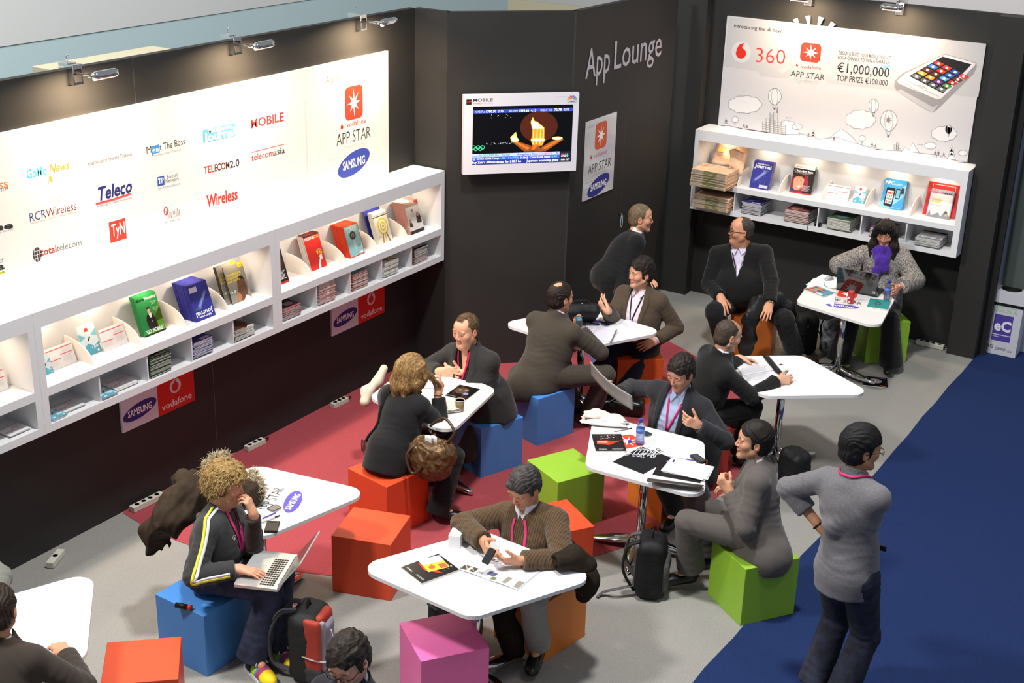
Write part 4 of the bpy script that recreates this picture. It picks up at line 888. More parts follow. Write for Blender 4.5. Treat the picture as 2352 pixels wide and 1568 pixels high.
        for sg, sh, el, wr, A_ in arms:
            fr = A_.get('slv', slv); end = el+(wr-el)*min(1, fr); so = Ly.get('so', off)
            g2 = Fld(np.min([sh, el, wr], 0)-.13, np.max([sh, el, wr], 0)+.13, Ly.get('h', .0078)); g2.cone(sh, el, .048*s+so, .044*s+so, .02); g2.cone(el, end+nrm(wr-el)*.05, .044*s+so, (.044-(.044-.033)*fr)*s+so, .015); g2.cut(end, nrm(wr-el))
            if Ly.get('cuffcut', True): pass
            kk = Ly.get('ks', .022); 
            # merge the sleeve into the body of the garment
            X = np.meshgrid(*fd.ax, indexing='ij') if False else None
            sl, gg = fd.blk(np.min([sh, el, wr], 0)-.12, np.max([sh, el, wr], 0)+.12); shp = tuple(len(a_.ravel()) for a_ in gg)
            PP = np.stack(np.broadcast_arrays(*gg), -1).reshape(-1, 3); fd.d[sl] = smin(fd.d[sl], g2.sample(PP).reshape(shp).astype(np.float32), kk)
            cr += [(el, nrm(wr-sh), .10, 1.0), (sh+(el-sh)*.55-f*.0, nrm(el-sh), .10, .6), (el+(end-el)*.6, nrm(wr-el), .09, .6)]
        cr += [(T(0, .1, .12*s), w, .16, .7), (T(0, .09, .27*s), w*.7+l*.5, .14, .5), (T(.16, 0, .33*s), w*.6+l, .10, .6), (T(-.16, 0, .33*s), w*.6-l, .10, .6), (T(0, -.1, .16*s), w, .16, .5)]
        amp = Ly.get('wr', .0045); sd_ = len(PEOPLE)*7+1
        def wrk(Pn):
            d = .0016*wob(Pn, 38, sd_)
            for c_, ax_, rad, a_ in cr:
                r2 = ((Pn-c_)**2).sum(1)/rad**2; m_ = r2 < 5
                if m_.any(): q_ = Pn[m_]; ph = q_ @ np.asarray(ax_)*125+2.6*wob(q_, 16, sd_+3)+1.2*wob(q_, 34, sd_+4); d[m_] += amp*a_*np.exp(-r2[m_])*(1-1.5*np.abs(np.sin(ph*.5)))
            return d
        fd.disp(wrk, .03)
        if Ly.get('collar'):       # a raised ring round the neck, higher behind
            rc_, hc_ = Ly['collar']; ax_ = nrm(Hc-hu*.06-neck); fd.cone(neck-ax_*.04, neck+ax_*.02, rc_*s+.014, rc_*s, .02); g3 = Fld(neck-.16, neck+.16, .006); g3.cone(neck-ax_*.03, neck+ax_*(.03+hc_), rc_*s+.004, rc_*s-.004, .0); tl = nrm(ax_+f*Ly.get('ctilt', .55)); g3.cut(neck+ax_*hc_*.9, tl)
            sl, gg = fd.blk(neck-.15, neck+.15); shp = tuple(len(a_.ravel()) for a_ in gg); PP = np.stack(np.broadcast_arrays(*gg), -1).reshape(-1, 3); fd.d[sl] = smin(fd.d[sl], g3.sample(PP).reshape(shp).astype(np.float32), .008)
        if Ly.get('neckcut'):
            ax_ = nrm(Hc-hu*.06-neck); fd.cone(neck-ax_*.005+f*Ly.get('nf', .0), neck+ax_*.14, Ly['neckcut']*s, (Ly['neckcut']+Ly.get('nflare', .0))*s, .006, True)
        if Ly.get('open'):
            ws = np.array([p_[0] if p_[0] < 5 else Lt+p_[0]-10 for p_ in Ly['open']]); hw = np.array([p_[1] for p_ in Ly['open']]); cc = Ly.get('oc', 0.0); lw = Ly.get('lapel', 0)
            def op(Pn, d):
                q_ = (Pn-pel)@TF.T; u_ = q_[:, 0]-cc; h_ = np.interp(q_[:, 2], ws, hw); e_ = np.abs(u_)-h_; fr_ = q_[:, 1]
                if lw:
                    lwid = lw*np.interp(q_[:, 2], Ly.get('lz', [.12, .2, .38, .50]), [0, .7, 1, .9]); rid = (e_ > -.01) & (e_ < lwid) & (fr_ > .02); d = d-.010*rid*np.clip((lwid-e_)/.006, 0, 1)
                return np.maximum(d, -np.maximum(e_, -(fr_-.015)))
            fd.setv(op, .07)
        if Ly.get('hem') is not None: fd.cut(T(0, 0, Ly['hem']), -w if not Ly.get('hemz') else -UZ)
        if Ly.get('hemw') is not None: fd.cut(np.array([0, 0, Ly['hemw']]), -UZ)
        for c_, n_ in Ly.get('cuts', []): fd.cut(c_, n_)
        if seatbox is not None: seatcut(fd)
        if Ly.get('low') is not None: fd.cut(np.array([0, 0, Ly['low']]), -UZ)
        I['fields'][Ly['name']] = fd; I['top'] = fd; I[Ly['name']] = out(fd, Ly['name'], Ly['mat'], Ly.get('lab'), 2)
    # ---- trousers and shoes
    if lg and trouser:
        P = np.array([pel, pel+w*.2]+[q for g in lg for q in g[1:4]]); fd = Fld(np.maximum(P.min(0)-.15, (-99, -99, -.01)), P.max(0)+.15, .009); to = trouser.get('off', .012); hemr = trouser.get('hem', .062)
        fd.ell(T(0, -.01*s, .02*s), np.array((.156*bw, .113, .13))*s+to*.6, TF, .04); fd.cut(T(0, 0, trouser.get('waist', .12)), w); cr = []
        for sg, hip, kn, an, toe, G in lg:
            g2 = fd; d_ = nrm(an-kn); fd.cone(hip, kn, .085*s+to, .058*s+to, .05); fd.cone(kn, an+d_*trouser.get('drop', .0), .060*s+to, hemr*s, .025); cr += [(kn, nrm(an-hip), .11, 1.0), (hip+(kn-hip)*.12, nrm(kn-hip), .13, 1.0), (kn+(an-kn)*.8, d_, .10, 1.0), (kn-f*.06, d_, .1, .8), (kn+(an-kn)*.4, d_, .1, .5)]
        def wrk2(Pn):
            d = .0016*wob(Pn, 34, 11)
            for c_, ax_, rad, a_ in cr:
                r2 = ((Pn-c_)**2).sum(1)/rad**2; m_ = r2 < 5
                if m_.any(): q_ = Pn[m_]; ph = q_ @ np.asarray(ax_)*110+2.6*wob(q_, 15, 5)+1.2*wob(q_, 34, 6); d[m_] += .0055*a_*np.exp(-r2[m_])*(1-1.5*np.abs(np.sin(ph*.5)))
            return d
        fd.disp(wrk2, .03)
        for sg, hip, kn, an, toe, G in lg:
            g3 = nrm(an-kn); c_ = an+g3*trouser.get('drop', .0); sl, (x, y, z) = fd.blk(c_-.14, c_+.14); dd = ((x-c_[0])*g3[0]+(y-c_[1])*g3[1]+(z-c_[2])*g3[2]).astype(np.float32); fd.d[sl] = np.maximum(fd.d[sl], np.where(np.sqrt((x-c_[0])**2+(y-c_[1])**2+(z-c_[2])**2) < .13, dd, -1))
        seatcut(fd); I['fields']['trousers'] = fd; I['trousers'] = out(fd, 'trousers', trouser['mat'])
    if lg and shoe and shoe.get('mat'):
        for sg, hip, kn, an, toe, G in lg:
            if G.get('noshoe'): continue
            tx = nrm(V3(toe[0], toe[1], toe[2]*shoe.get('tilt', 1))); up = nrm(UZ-tx*(UZ @ tx)); la_ = np.cross(up, tx); B = an-up*G.get('ah', .085)*s; Q = lambda a, b, c: B+s*(a*tx+b*la_+c*up)
            fd = Fld(B-.16-np.maximum(0, -tx*.12), B+.17+np.maximum(0, tx*.12), .0055); Rm = np.stack([la_, tx, up])
            fd.ell(Q(.085, 0, .030), np.array((.047, .135, .040))*s, Rm, .02); fd.ell(Q(.0, 0, .045), np.array((.040, .055, .055))*s, Rm, .03); fd.cone(Q(0, 0, .06), Q(-.005, 0, .10), .038*s, .036*s, .02); fd.ell(Q(.165, 0, .022), np.array((.043, .055, .03))*s, Rm, .02)
            fd.cut(Q(0, 0, .002), -up); fd.ell(Q(-.005, 0, .125), np.array((.033, .038, .035))*s, Rm, .004, True)
            if shoe.get('heel'): fd.cone(Q(-.03, 0, .02), Q(-.032, 0, -.03*0), .02*s, .016*s, .004)
            I.setdefault('shoes', []).append(out(fd, 'shoe', shoe['mat']))
            I.setdefault('shoeframe', []).append((Q, tx, la_, up, fd))
    PEOPLE[key] = I; return I
def acc(I, name, mb, lab=None, par=None):
    """a small worn part built in world coordinates"""
    mb.v = [v-I['org'] for v in mb.v]; o = mb.build(name, par or I['root']); tag(o, lab); return o
def flaps(I, mat, rr=.066, dn=.045):
    T, Lt = I['T'], I['Lt']; mb = MB()
    for q in (-1, 1):
        a, b, c, d = T(q*.008, rr+.018, Lt+.012), T(q*(rr+.004), .012, Lt+.036), T(q*(rr-.004), rr+.012, Lt-.012), T(q*.034, rr+.036, Lt-dn); n_ = I['f']*.005
        mb.add([a, b, c, d, a+n_, b+n_, c+n_, d+n_], [(0, 1, 2, 3), (7, 6, 5, 4), (0, 4, 5, 1), (1, 5, 6, 2), (2, 6, 7, 3), (3, 7, 4, 0)], mat)
    acc(I, 'collar', mb)
def lanyard(I, fld, drop, wid=.014, hexc='d4336f', badge=True, side=0.0, clip=True, zb=None, spread=.055, back=False):
    T, Lt, s = I['T'], I['Lt'], I['s']; m = M('lanyard_'+hexc, hexc, .6, spec=.2); mb = MB(); tip = T(side, .16, Lt-drop)
    tip = fld.onto(tip[None], .006)[0][0]
    for q in (-1, 1): ribbon(mb, fld, [T(q*spread, -.05, Lt+.035), T(q*spread*1.05, .03, Lt+.012), T(q*(spread*.9), .085, Lt-.05), tip+I['l']*q*.004], wid, m, .0055)
    ax = -I['w']*.05
    acc(I, 'lanyard', mb)
    if clip:
        mb = MB(); e = tip+I['f']*.006; d = nrm(-I['w']*.7-UZ*.5); fbox(mb, e, I['l'], d, np.cross(I['l'], d), -.008, .008, 0, .035, -.004, .004, black); acc(I, 'lanyard_clip', mb)
    if badge:
        mb = MB(); e = tip+d*.035+I['f']*.004; n_ = np.cross(I['l'], -d); fbox(mb, e, I['l'], d, n_, -.042, .042, .01, .068, -.001, .001, ink('e9e8ee')); p = Print(mb, e+n_*.001+d*.068, -I['l'] if np.cross(-I['l'], -d) @ I['f'] > 0 else I['l'], -d); p.rect(-.04, .003, .04, .012, 'c7473f'); p.text('VISITOR', -.03, .035, .05, .007, '55555c') if False else p.rect(-.03, .034, .02, .040, '8a8a92'); acc(I, 'badge', mb)
def glasses(I, hexc='1a1512', wire=.0022, lens=True):
    Hc, R, s = I['Hc'], I['HR'], I['s']; W = lambda x, y, z: Hc+s*(x*R[0]+y*R[1]+z*R[2]); m = M('frame_'+hexc, hexc, .3); mb = MB()
    for q in (-1, 1):
        c = [W(q*.033+.024*math.cos(t)*(1+.12*abs(math.sin(2*t))), .1035, -.002+.0155*math.sin(t)*(1+.15*abs(math.sin(2*t)))) for t in np.linspace(0, 2*PI, 21)[:-1]]; mb.tube(c, wire, m, 6, True)
        mb.tube([W(q*.057, .103, .004), W(q*.074, .085, .006), W(q*.083, .02, .004), W(q*.083, -.02, -.004)], wire, m, 6)
    mb.tube([W(-.010, .1045, .003), W(0, .108, .006), W(.010, .1045, .003)], wire, m, 6); g = acc(I, 'glasses', mb)
    if lens:
        mb = MB()
        for q in (-1, 1): mb.add([W(q*.033+.023*math.cos(t), .1035, -.002+.0155*math.sin(t)) for t in np.linspace(0, 2*PI, 21)[:-1]], [tuple(range(20))], M('lens', 'ffffff', .05, trans=1.0, ior=1.02, alpha=.25))
        acc(I, 'lens', mb, None, g)
def wristband(I, k, mat, name='watch', r=.034, wd=.018, back=.0, face=None):
    sg, sh, el, wr, A_ = I['arms'][k]; ax = nrm(wr-el); c = wr-ax*back; mb = MB(); a = nrm(np.cross(ax, UZ)); b = np.cross(ax, a)
    mb.tube([c+r*(a*math.cos(t)+b*math.sin(t)) for t in np.linspace(0, 2*PI, 19)[:-1]], wd*.28, mat, 8, True)
    if face is not None: n_ = np.asarray(face[0], float); n_ = nrm(n_-ax*(n_ @ ax)); mb.lathe([(.0, 0), (.015, 0), (.015, .008), (.013, .009), (0, .009)], face[1], c+n_*(r-.003), 16, np.stack([ax, np.cross(n_, ax), n_], 1))
    return acc(I, name, mb)
# ---------------------------------------------------------------- people
def want(k): return True
def mixhex(a, b): return a if b is None else ''.join('%02x' % int(.45*int(a[i:i+2], 16)+.55*int(b[i:i+2], 16)) for i in (0, 2, 4))
def hairm(n, h, h2=None, rough=.45): return M('hair_'+n, h, .62, noise=.2, nscale=45, col2=mixhex(h, h2), spec=.35, bump=.35, bscale=260)
denim = M('denim', '23263a', .9, noise=.35, nscale=14, col2='343a55', bump=.3, bscale=500)
blackcloth = flowmat('black_cloth', '17171a'); leather = M('black_leather', '151414', .28, bump=.25, bscale=60, spec=.5)

def suit(n, h, **k): return flowmat('suit_'+n, h, **k)
def shirtmat(n, h, **k): return M('shirt_'+n, h, .8, bump=.15, bscale=500, spec=.2, **k)
def SH(mat, **k): d = dict(name='shirt', mat=mat, off=.010, slv=1.0, so=.002, collar=(.069, .045), wr=.004, ctilt=.8, open=[(9.985, 0), (10.0, .008), (10.06, .03)]); d.update(k); return d
def JK(mat, **k): d = dict(name='jacket', mat=mat, off=.026, so=.020, slv=.95, open=[(.16, .0), (.24, .02), (.40, .06), (.50, .062), (.6, .064)], lapel=.055, collar=(.082, .042), neckcut=.068, hem=-.10, wr=.0055, ctilt=.55); d.update(k); return d
DRESS = dict(mat=leather)
def tie(I, fld, h, ln=.32, w0=.03, w1=.055):
    T, Lt = I['T'], I['Lt']; mb = MB(); m = M('tie_'+h, h, .5, spec=.3); P_ = [T(0, .13, Lt-.015-ln*t) for t in np.linspace(0, 1, 8)]
    Q, G = fld.onto(np.array([T(0, .13, Lt-.02-ln*t) for t in np.linspace(0, 1, 16)]), .005); W_ = np.linspace(w0, w1, 16)[:, None]; mb.grid(np.stack([Q+I['l']*W_/2, Q-I['l']*W_/2], 1), m, .003); mb.ell(Q[0]+I['f']*.004, (.016, .012, .018), m); acc(I, 'tie', mb)
if want('blond'):
    I = person('blond', 'person with curly blond hair in a striped charcoal track jacket, typing on a silver laptop', (-5.37, 5.23, .54), None, -8, (2, 12, 0, A(519, 1112, 1.115)),
        dict(w=A(582, 1180, .96), el=A(572, 1218, .80), d=A(566, 1138, 1.07)-A(584, 1182, .95), n=D(180)+D(90)*.2, curl=[.75, .8, .85, .9], thumb=.3, slv=.94), dict(w=A(548, 1306, .715), el=A(448, 1328, .68), d=D(-5, -8), n=-UZ, curl=.20, slv=.93),
        (dict(a=A(628, 1478, .11), toe=D(-40), pole=D(-5)+UZ*.6), dict(a=A(583, 1498, .13), toe=D(-52), pole=D(-12)+UZ*.6)), 'blond', 1.03, 1.10, .03,
        dict(skin='d99a7e', brow='a8824e', browa=.4, eye=.15, stubble='c09468', fat=.25, flush='c86450'),
        dict(th=.032, side=.026, top=.034, curly=True, amp=.010, fq=120, zf=.070, y0=.020, zn=-.085, zs=-.035, res=.0042), hairm('blond', '7d6036', 'b08f58', .55),
        [dict(name='jacket', mat=flowmat('track_jacket', '363637'), off=.026, so=.020, open=[(.16, .0), (.22, .035), (.34, .06), (.52, .075)], oc=-.02, collar=(.070, .05), neckcut=.060, hem=-.03, wr=.005),
         dict(name='t_shirt', mat=flowmat('brown_shirt', '3a2a26'), off=.012, slv=.2, neckcut=.056, h=.012)],
        dict(mat=denim, off=.018, hem=.098, drop=.035, waist=.10), None)
    fld = I['fields']['jacket']; a = I['arms'][1]; sh, el, wr = a[1], a[2], a[3]
    for hx, o_ in (('d9d84a', -.013), ('e2e0ea', .009)):
        mb = MB(); tow = nrm(D(-90)+D(0)*.15); fo = I['f']*o_
        pts = [I['neck']-I['l']*.075+UZ*.03+fo*1.2, sh+UZ*.08+tow*.02+fo, sh+UZ*.05+tow*.07+fo, sh+(el-sh)*.2+tow*.1+fo, sh+(el-sh)*.5+tow*.1+fo, sh+(el-sh)*.8+tow*.09+fo, el+tow*.085-UZ*.012+fo+UZ*o_, el+(wr-el)*.3+tow*.08+UZ*o_, el+(wr-el)*.82+tow*.07+UZ*o_]
        ribbon(mb, fld, pts, .018, M('stripe_'+hx, hx, .7, spec=.2), .0035, .001, 60); acc(I, 'sleeve_stripe', mb)
    mb = MB(); strands(mb, I['Hc'], I['HR'], 1.03, {}, M('hair_strand', 'a98852', .5, noise=.4, nscale=90, col2='cdb27c'), 900, 11, .0015, .0055, .065, 4, 1.0, I['hair'], 11.0); acc(I, 'hair_curls', mb)
    lanyard(I, I['fields']['t_shirt'], .26, .022, 'e0408a', True, -.01)
    mb = MB(); q = fld.onto((I['T'](-.10, .16, .30))[None], .003)[0][0]; g = fld.grad(q[None])[0]; uu = nrm(np.cross(UZ, g)); pr = Print(mb, q, uu, np.cross(g, uu)); pr.line([(.014*math.cos(t), .014*math.sin(t)) for t in np.linspace(0, 2*PI, 18)], .003, 'dcdcdc'); pr.text('b', -.005, -.008, .010, .016, 'dcdcdc', .02); acc(I, 'emblem', mb)
    # bright skate shoes
    for k, (sg, hip, kn, an, toe, G) in enumerate(I['legs']):
        tx = nrm(V3(toe[0], toe[1], 0)); B = V3(an[0], an[1], .0); la_ = np.cross(UZ, tx); Q = lambda a, b, c: B+a*tx+b*la_+c*UZ; Rm = np.stack([la_, tx, UZ])
        fd = Fld(B-.2, B+.32, .005); fd.ell(Q(.09, 0, .045), (.053, .15, .048), Rm, .02); fd.ell(Q(.0, 0, .06), (.048, .065, .075), Rm, .03); fd.ell(Q(.175, 0, .035), (.052, .06, .036), Rm, .02); fd.cone(Q(0, 0, .08), Q(-.01, 0, .13), .05, .054, .02); fd.ell(Q(0, 0, .15), (.042, .046, .05), Rm, .004, True); fd.cut(Q(0, 0, .022), -UZ)
        V_, F_ = fd.nets(); q = (V_[F_].mean(1)-B)@np.stack([tx, la_, UZ]).T; mi = np.zeros(len(F_), int); mi[(q[:, 0] > .05)] = 1; mi[(q[:, 0] > .11)] = 2; mi[(q[:, 0] > .165)] = 3; mi[(q[:, 0] > .15) & (q[:, 2] > .05)] = 3; mi[q[:, 2] < .042] = np.where(q[q[:, 2] < .042][:, 0] > .14, 1, mi[q[:, 2] < .042]); mi[q[:, 2] > .118] = 4; mi[(abs(q[:, 0]-.075) < .022) & (abs(q[:, 1]) > .03) & (q[:, 2] < .085)] = 4
        o = qmesh('sneaker', V_, F_, [ink('1c1c1e'), ink('3fa0cf'), ink('a8436e'), ink('e8c81e'), ink('b4d92c')], I['root'], I['org'], mi=mi); tag(o, 'multicoloured skate shoe')
        mb = MB(); pr_ = [(-.055+.0, -.045), (-.03, -.052), (.10, -.056), (.17, -.058), (.225, -.035), (.24, 0), (.225, .035), (.17, .058), (.10, .056), (-.03, .052), (-.055, .045), (-.068, 0)]; mb.prism(pr_, 0, .026, ink('d8d8d4'), (B+UZ*.003-I['org'], tx, la_, UZ)); mb.build('sole', o)
        mb = MB(); 
        for j in range(6): t = .06+.016*j; zz = .10-.0085*j; mb.tube([Q(t, -.028, zz-.012)-I['org'], Q(t+.006, 0, zz+.004)-I['org'], Q(t, .028, zz-.012)-I['org']], .0042, ink('efeff2'), 6)
        for b_ in (-.03, .03): mb.tube([Q(.07, 0, .105)-I['org'], Q(.085, b_*.7, .13)-I['org'], Q(.10, b_*1.4, .10)-I['org'], Q(.08, b_*.4, .1)-I['org']], .0035, ink('efeff2'), 6)
        mb.build('laces', o)
if want('sweater'):
    rib = M('rib_knit', '5a4733', .92, noise=.12, nscale=60, bump=.3, bscale=400, spec=.15, sheen=.2, stripes=(tuple(D(-32)), .0155, .26, '3f3022'))
    I = person('sweater', 'person with grey side-parted hair in a brown ribbed sweater, thumbing a phone', (-3.73, 6.50, .54), None, 240, (228, 30, -8, A(1204, 1118, 1.11)),
        dict(w=A(1196, 1287, .83), el=A(1302, 1268, .81), d=A(1120, 1283, .83)-A(1190, 1280, .83), n=UZ*.5+D(80)*.6, curl=[.5, .55, .6, .65], thumb=.2), dict(w=A(1112, 1243, .86), el=A(1088, 1190, .84), d=A(1128, 1290, .83)-A(1112, 1243, .86), n=D(0)*.8+D(90)*.5, curl=[.5, .6, .7, .8], thumb=.3),
        (dict(a=A(1236, 1480, .13), toe=D(258), pole=D(250)+UZ*.7), dict(a=A(1080, 1452, .11), toe=D(205), pole=D(222)+UZ*.7)), 'sweater', 1.05, 1.13, .05,
        dict(skin='cf9474', brow='4a4038', eye=.05, fat=.2, stubble='a97e66'), dict(th=.016, side=.012, top=.022, amp=.003, zf=.075, y0=.028, zs=-.03, flow=(.9, .3, 0), fringe=[(-.03, .07, .085, .022)]), hairm('grey_dark', '2b2826', '6d6864'),
        [dict(name='sweater', mat=rib, off=.030, so=.026, slv=.96, neckcut=.066, nf=.01, hem=-.06, wr=.009, h=.0075, ks=.02), SH(shirtmat('white', 'dedfea'), off=.008, slv=.3, collar=(.070, .045))],
        dict(mat=suit('grey_trousers', '8b8884'), off=.016, hem=.075, drop=.0), DRESS)
    flaps(I, shirtmat('white', 'dedfea'), .07); lanyard(I, I['fields']['sweater'], .30, .017, 'd63a76', False, 0)
if want('bagw'):
    hb = hairm('blonde', '6f5230', 'c2a06a')
    I = person('bagw', 'person with long blonde hair in a black jacket, seen from behind on an orange cube', (-5.43, 7.15, .53), None, 52, (38, 4, 0, A(946, 852, 1.12)),
        dict(w=A(952, 862, .80), el=A(868, 940, .80), d=D(40), n=-UZ, curl=.3), dict(w=A(1006, 905, .93), el=A(996, 955, .80), d=A(1018, 868, 1.03)-A(1006, 905, .93), n=D(160)+D(90)*.4, curl=[.15, .7, .9, .9], thumb=.4, slv=.9),
        (dict(a=A(960, 1085, .12), toe=D(10)), dict(a=A(1008, 1165, .12), toe=D(-8), pole=D(20)+UZ*.7)), 'bagw', .97, .95, .03,
        dict(skin='dba083', brow='8a6a48', lip='b05a58'), None, None,
        [dict(name='jacket', mat=suit('black_knit', '1b1b1e'), off=.026, so=.018, slv=.95, open=[(.1, .0), (.3, .03), (.5, .05)], collar=(.068, .03), neckcut=.060, hem=-.13, wr=.004, skirt=[(V3(-5.44, 7.13, .60), .15, V3(-5.44, 7.10, .46), .17)])],
        dict(mat=blackcloth, off=.014, hem=.095, drop=.04), dict(mat=leather, heel=True))
    Hc, HR = I['Hc'], I['HR']; W = lambda x, y, z: Hc+x*HR[0]+y*HR[1]+z*HR[2]; fd = Fld(Hc-.34, Hc+.3, .006)
    fd.ell(W(0, -.012, .042), (.090, .112, .098), HR, .02)
    for x, y, z, x2, y2, z2, r in ((-.05, -.06, .03, -.07, -.10, -.20, .040), (0, -.09, .03, .0, -.135, -.21, .045), (.05, -.06, .03, .08, -.09, -.20, .042), (.075, -.01, .04, .10, -.01, -.19, .036), (-.075, -.01, .04, -.10, -.02, -.17, .036), (-.07, .03, .06, -.085, .05, -.10, .03), (.07, .03, .06, .085, .05, -.14, .03)): fd.path([W(x, y, z), W((x+x2)*.56, (y+y2)*.53, (z+z2)*.5), W(x2, y2, z2)], [r*1.25, r*1.05, r*.45], .03)
    rh = A(1014, 888, .99); p0 = W(-.075, .03, .03); fd.path([p0, (p0+rh)/2+UZ*.015, rh], [.034, .016, .007], .02)
    fd.ell(W(0, .115, -.05), (.062, .06, .085), HR, .01, True)
    fd.disp(lambda P: .0035*np.sin(((P-Hc)@HR[0])*330+2.5*wob(P, 30, 2)+4*np.arctan2((P-Hc)@HR[0], -(P-Hc)@HR[1]))+.003*wob(P, 70, 3), .03); V_, F_ = fd.nets(); qmesh('hair', V_, F_, hb, I['root'], I['org'], smooth_it=0)
    mb = MB(); rg = random.Random(8)
    for k in range(150):
        t = rg.uniform(-2.5, .9); t = -PI/2+t*.75; r_ = .085; p = W(r_*math.cos(t)*.95, .1*math.sin(t)-.01, .07+rg.uniform(-.04, .03)); q = W(.115*math.cos(t)+rg.uniform(-.015, .015), .13*math.sin(t)+rg.uniform(-.015, .015), rg.uniform(-.26, -.15)); m_ = (p+q)/2+nrm((p+q)/2-Hc)*rg.uniform(.012, .03)
        P_ = [(1-u)**2*p+2*u*(1-u)*m_*1.0+u*u*q for u in np.linspace(0, 1, 9)]; P_, G_ = fd.onto(np.array(P_), .001); mb.tube(P_, np.linspace(.0022, .0012, 9), hb, 4)
    for k in range(30): o_ = V3(*[rg.uniform(-.012, .012) for _ in range(3)]); mb.tube([p0+o_*1.8, (p0+rh)/2+UZ*.02+o_*1.6-UZ*rg.uniform(0, .03), rh+o_*.9], [.0018, .0015, .001], hb, 4)
    acc(I, 'loose_hair', mb); wristband(I, 1, M('gold', 'c9a24a', .25, 1.0), 'bracelet', .034, .012, .005)
    # black fringed scarf hanging down the left of the back
    T, Lt = I['T'], I['Lt']; fj = I['fields']['jacket']; mb = MB(); sc = suit('scarf_black', '131315')
    Qs, Gs = ribbon(mb, fj, [T(.05, .08, Lt), T(.10, .02, Lt+.03), T(.14, -.06, Lt-.02), T(.17, -.12, Lt-.12), T(.19, -.13, .2), T(.20, -.12, .06)], .11, sc, .012, .012, 30)
    ribbon(mb, fj, [T(-.06, .06, Lt+.01), T(-.02, -.07, Lt+.035), T(.06, -.07, Lt+.035), T(.12, .0, Lt+.01), T(.12, .10, Lt-.1)], .07, sc, .014, .014, 20)
    e = Qs[-1]+Gs[-1]*.006
    for k in range(9): b_ = e+I['f']*(-.05+.012*k); mb.tube([b_, b_-UZ*.04+I['l']*.004, b_-UZ*(.09+.01*(k % 3))], .0028, sc, 5)
    acc(I, 'fringed_scarf', mb)
    # heels of the dress shoes
    Q, tx, la_, up, _f = I['shoeframe'][1]; mb = MB(); mb.tube([Q(-.025, 0, .04), Q(-.028, 0, -.0)], [.024, .018], leather, 12); acc(I, 'shoe_heel', mb)
if want('darkm'):
    cm = suit('charcoal', '302f2f')
    I = person('darkm', 'person with thinning hair in a charcoal jacket over a black open shirt, hands together', (-5.44, 8.37, .53), None, 232, (231, 6, 0, A(1070, 758, 1.165)),
        dict(w=A(1063, 858, .805), el=A(1140, 866, .80), d=A(1030, 850, .82)-A(1063, 858, .81), n=D(120)+UZ*.4, curl=[.25, .3, .35, .4], thumb=-.3), dict(w=A(1010, 853, .805), el=A(992, 812, .80), d=A(1040, 853, .82)-A(1010, 853, .81), n=D(-60)+UZ*.2, curl=.3, thumb=.2),
        (dict(a=A(1150, 1022, .11), toe=D(-84), pole=D(232)+UZ*.9), dict(a=A(1050, 985, .12), toe=D(220))), 'darkm', 1.06, 1.14, .04,
        dict(skin='dea486', brow='6e5138', browa=.6, eye=.5, fat=.35, stubble='c08a70'), dict(th=.007, side=.009, top=.006, amp=.002, zf=.098, dip=-.02, y0=.008, zs=-.03, bald=[(.052, .06, .10, .04), (-.052, .06, .10, .04)]), hairm('thin_brown', '4a3828', '7d6448'),
        [JK(cm, open=[(.12, .0), (.18, .03), (.38, .075), (.50, .07), (.6, .07)], collar=(.086, .044), neckcut=.070, skirt=[(V3(-5.34, 8.36, .60), .17, V3(-5.32, 8.38, .44), .19)], hem=-.13), SH(shirtmat('black', '1f201e'), open=[(.30, .0), (.36, .016), (.50, .040), (.6, .05)], collar=(.074, .036), slv=.3)],
        dict(mat=suit('darkbrown', '2d2823'), off=.018, hem=.075), DRESS)
    lanyard(I, I['fields']['shirt'], .24, .016, 'c41f4e', False, -.02, False); wristband(I, 0, steel, 'watch', .034, .016, .006)
    mb = MB(); [ (lambda x: mb.tube([I['Hc']+x*I['HR'][0]+y*I['HR'][1]+z*I['HR'][2] for y, z in ((.075, .105), (.03, .1275), (-.03, .127), (-.075, .108))], .0022, hairm('thin_brown', '4a3828'), 4))(-.035+.0055*k) for k in range(13)]; acc(I, 'combed_strands', mb)
if want('pin'):
    pm = suit('pinstripe', '403a33', stripes=(tuple(D(-32)), .0125, .16, '494137'))
    I = person('pin', 'person in a brown pinstriped suit seen from behind, looking at a small phone', (-5.32, 9.11, .54), None, 55, (38, 5, 0, A(1287, 683, 1.165)),
        dict(w=A(1296, 748, .86), el=A(1205, 775, .82), d=D(30), n=-UZ, curl=.4), dict(w=A(1333, 757, .865), el=A(1352, 806, .81), d=A(1322, 735, .92)-A(1333, 757, .86), n=D(60)+UZ*.3, curl=[.5, .6, .6, .7], slv=.93),
        (dict(a=A(1310, 930, .12), toe=D(60)), dict(a=A(1356, 945, .12), toe=D(-70), pole=D(-5)+UZ*.6)), 'pin', 1.07, 1.12, .03,
        dict(skin='d49a7a', brow='3a2a20'), dict(th=.013, side=.012, top=.010, amp=.003, zf=.085, y0=.022, zs=-.03, zn=-.078, flow=(1, .2, .3), bald=[(0, -.045, .135, .045)]), hairm('brown_dark', '1e1713', '3d2c20'),
        [JK(pm, open=[(.0, .03), (.5, .06)], hem=None, skirt=[(V3(-5.33, 9.10, .62), .15, V3(-5.33, 9.07, .45), .19), (V3(-5.33, 9.10, .50), .17, V3(-5.40, 8.93, .44), .15), (V3(-5.33, 9.10, .50), .16, V3(-5.50, 9.10, .45), .13)], hemw=.37), SH(shirtmat('pink', 'd8c4d4'), slv=.99)],
        dict(mat=pm, off=.018, hem=.082, drop=.02), DRESS)
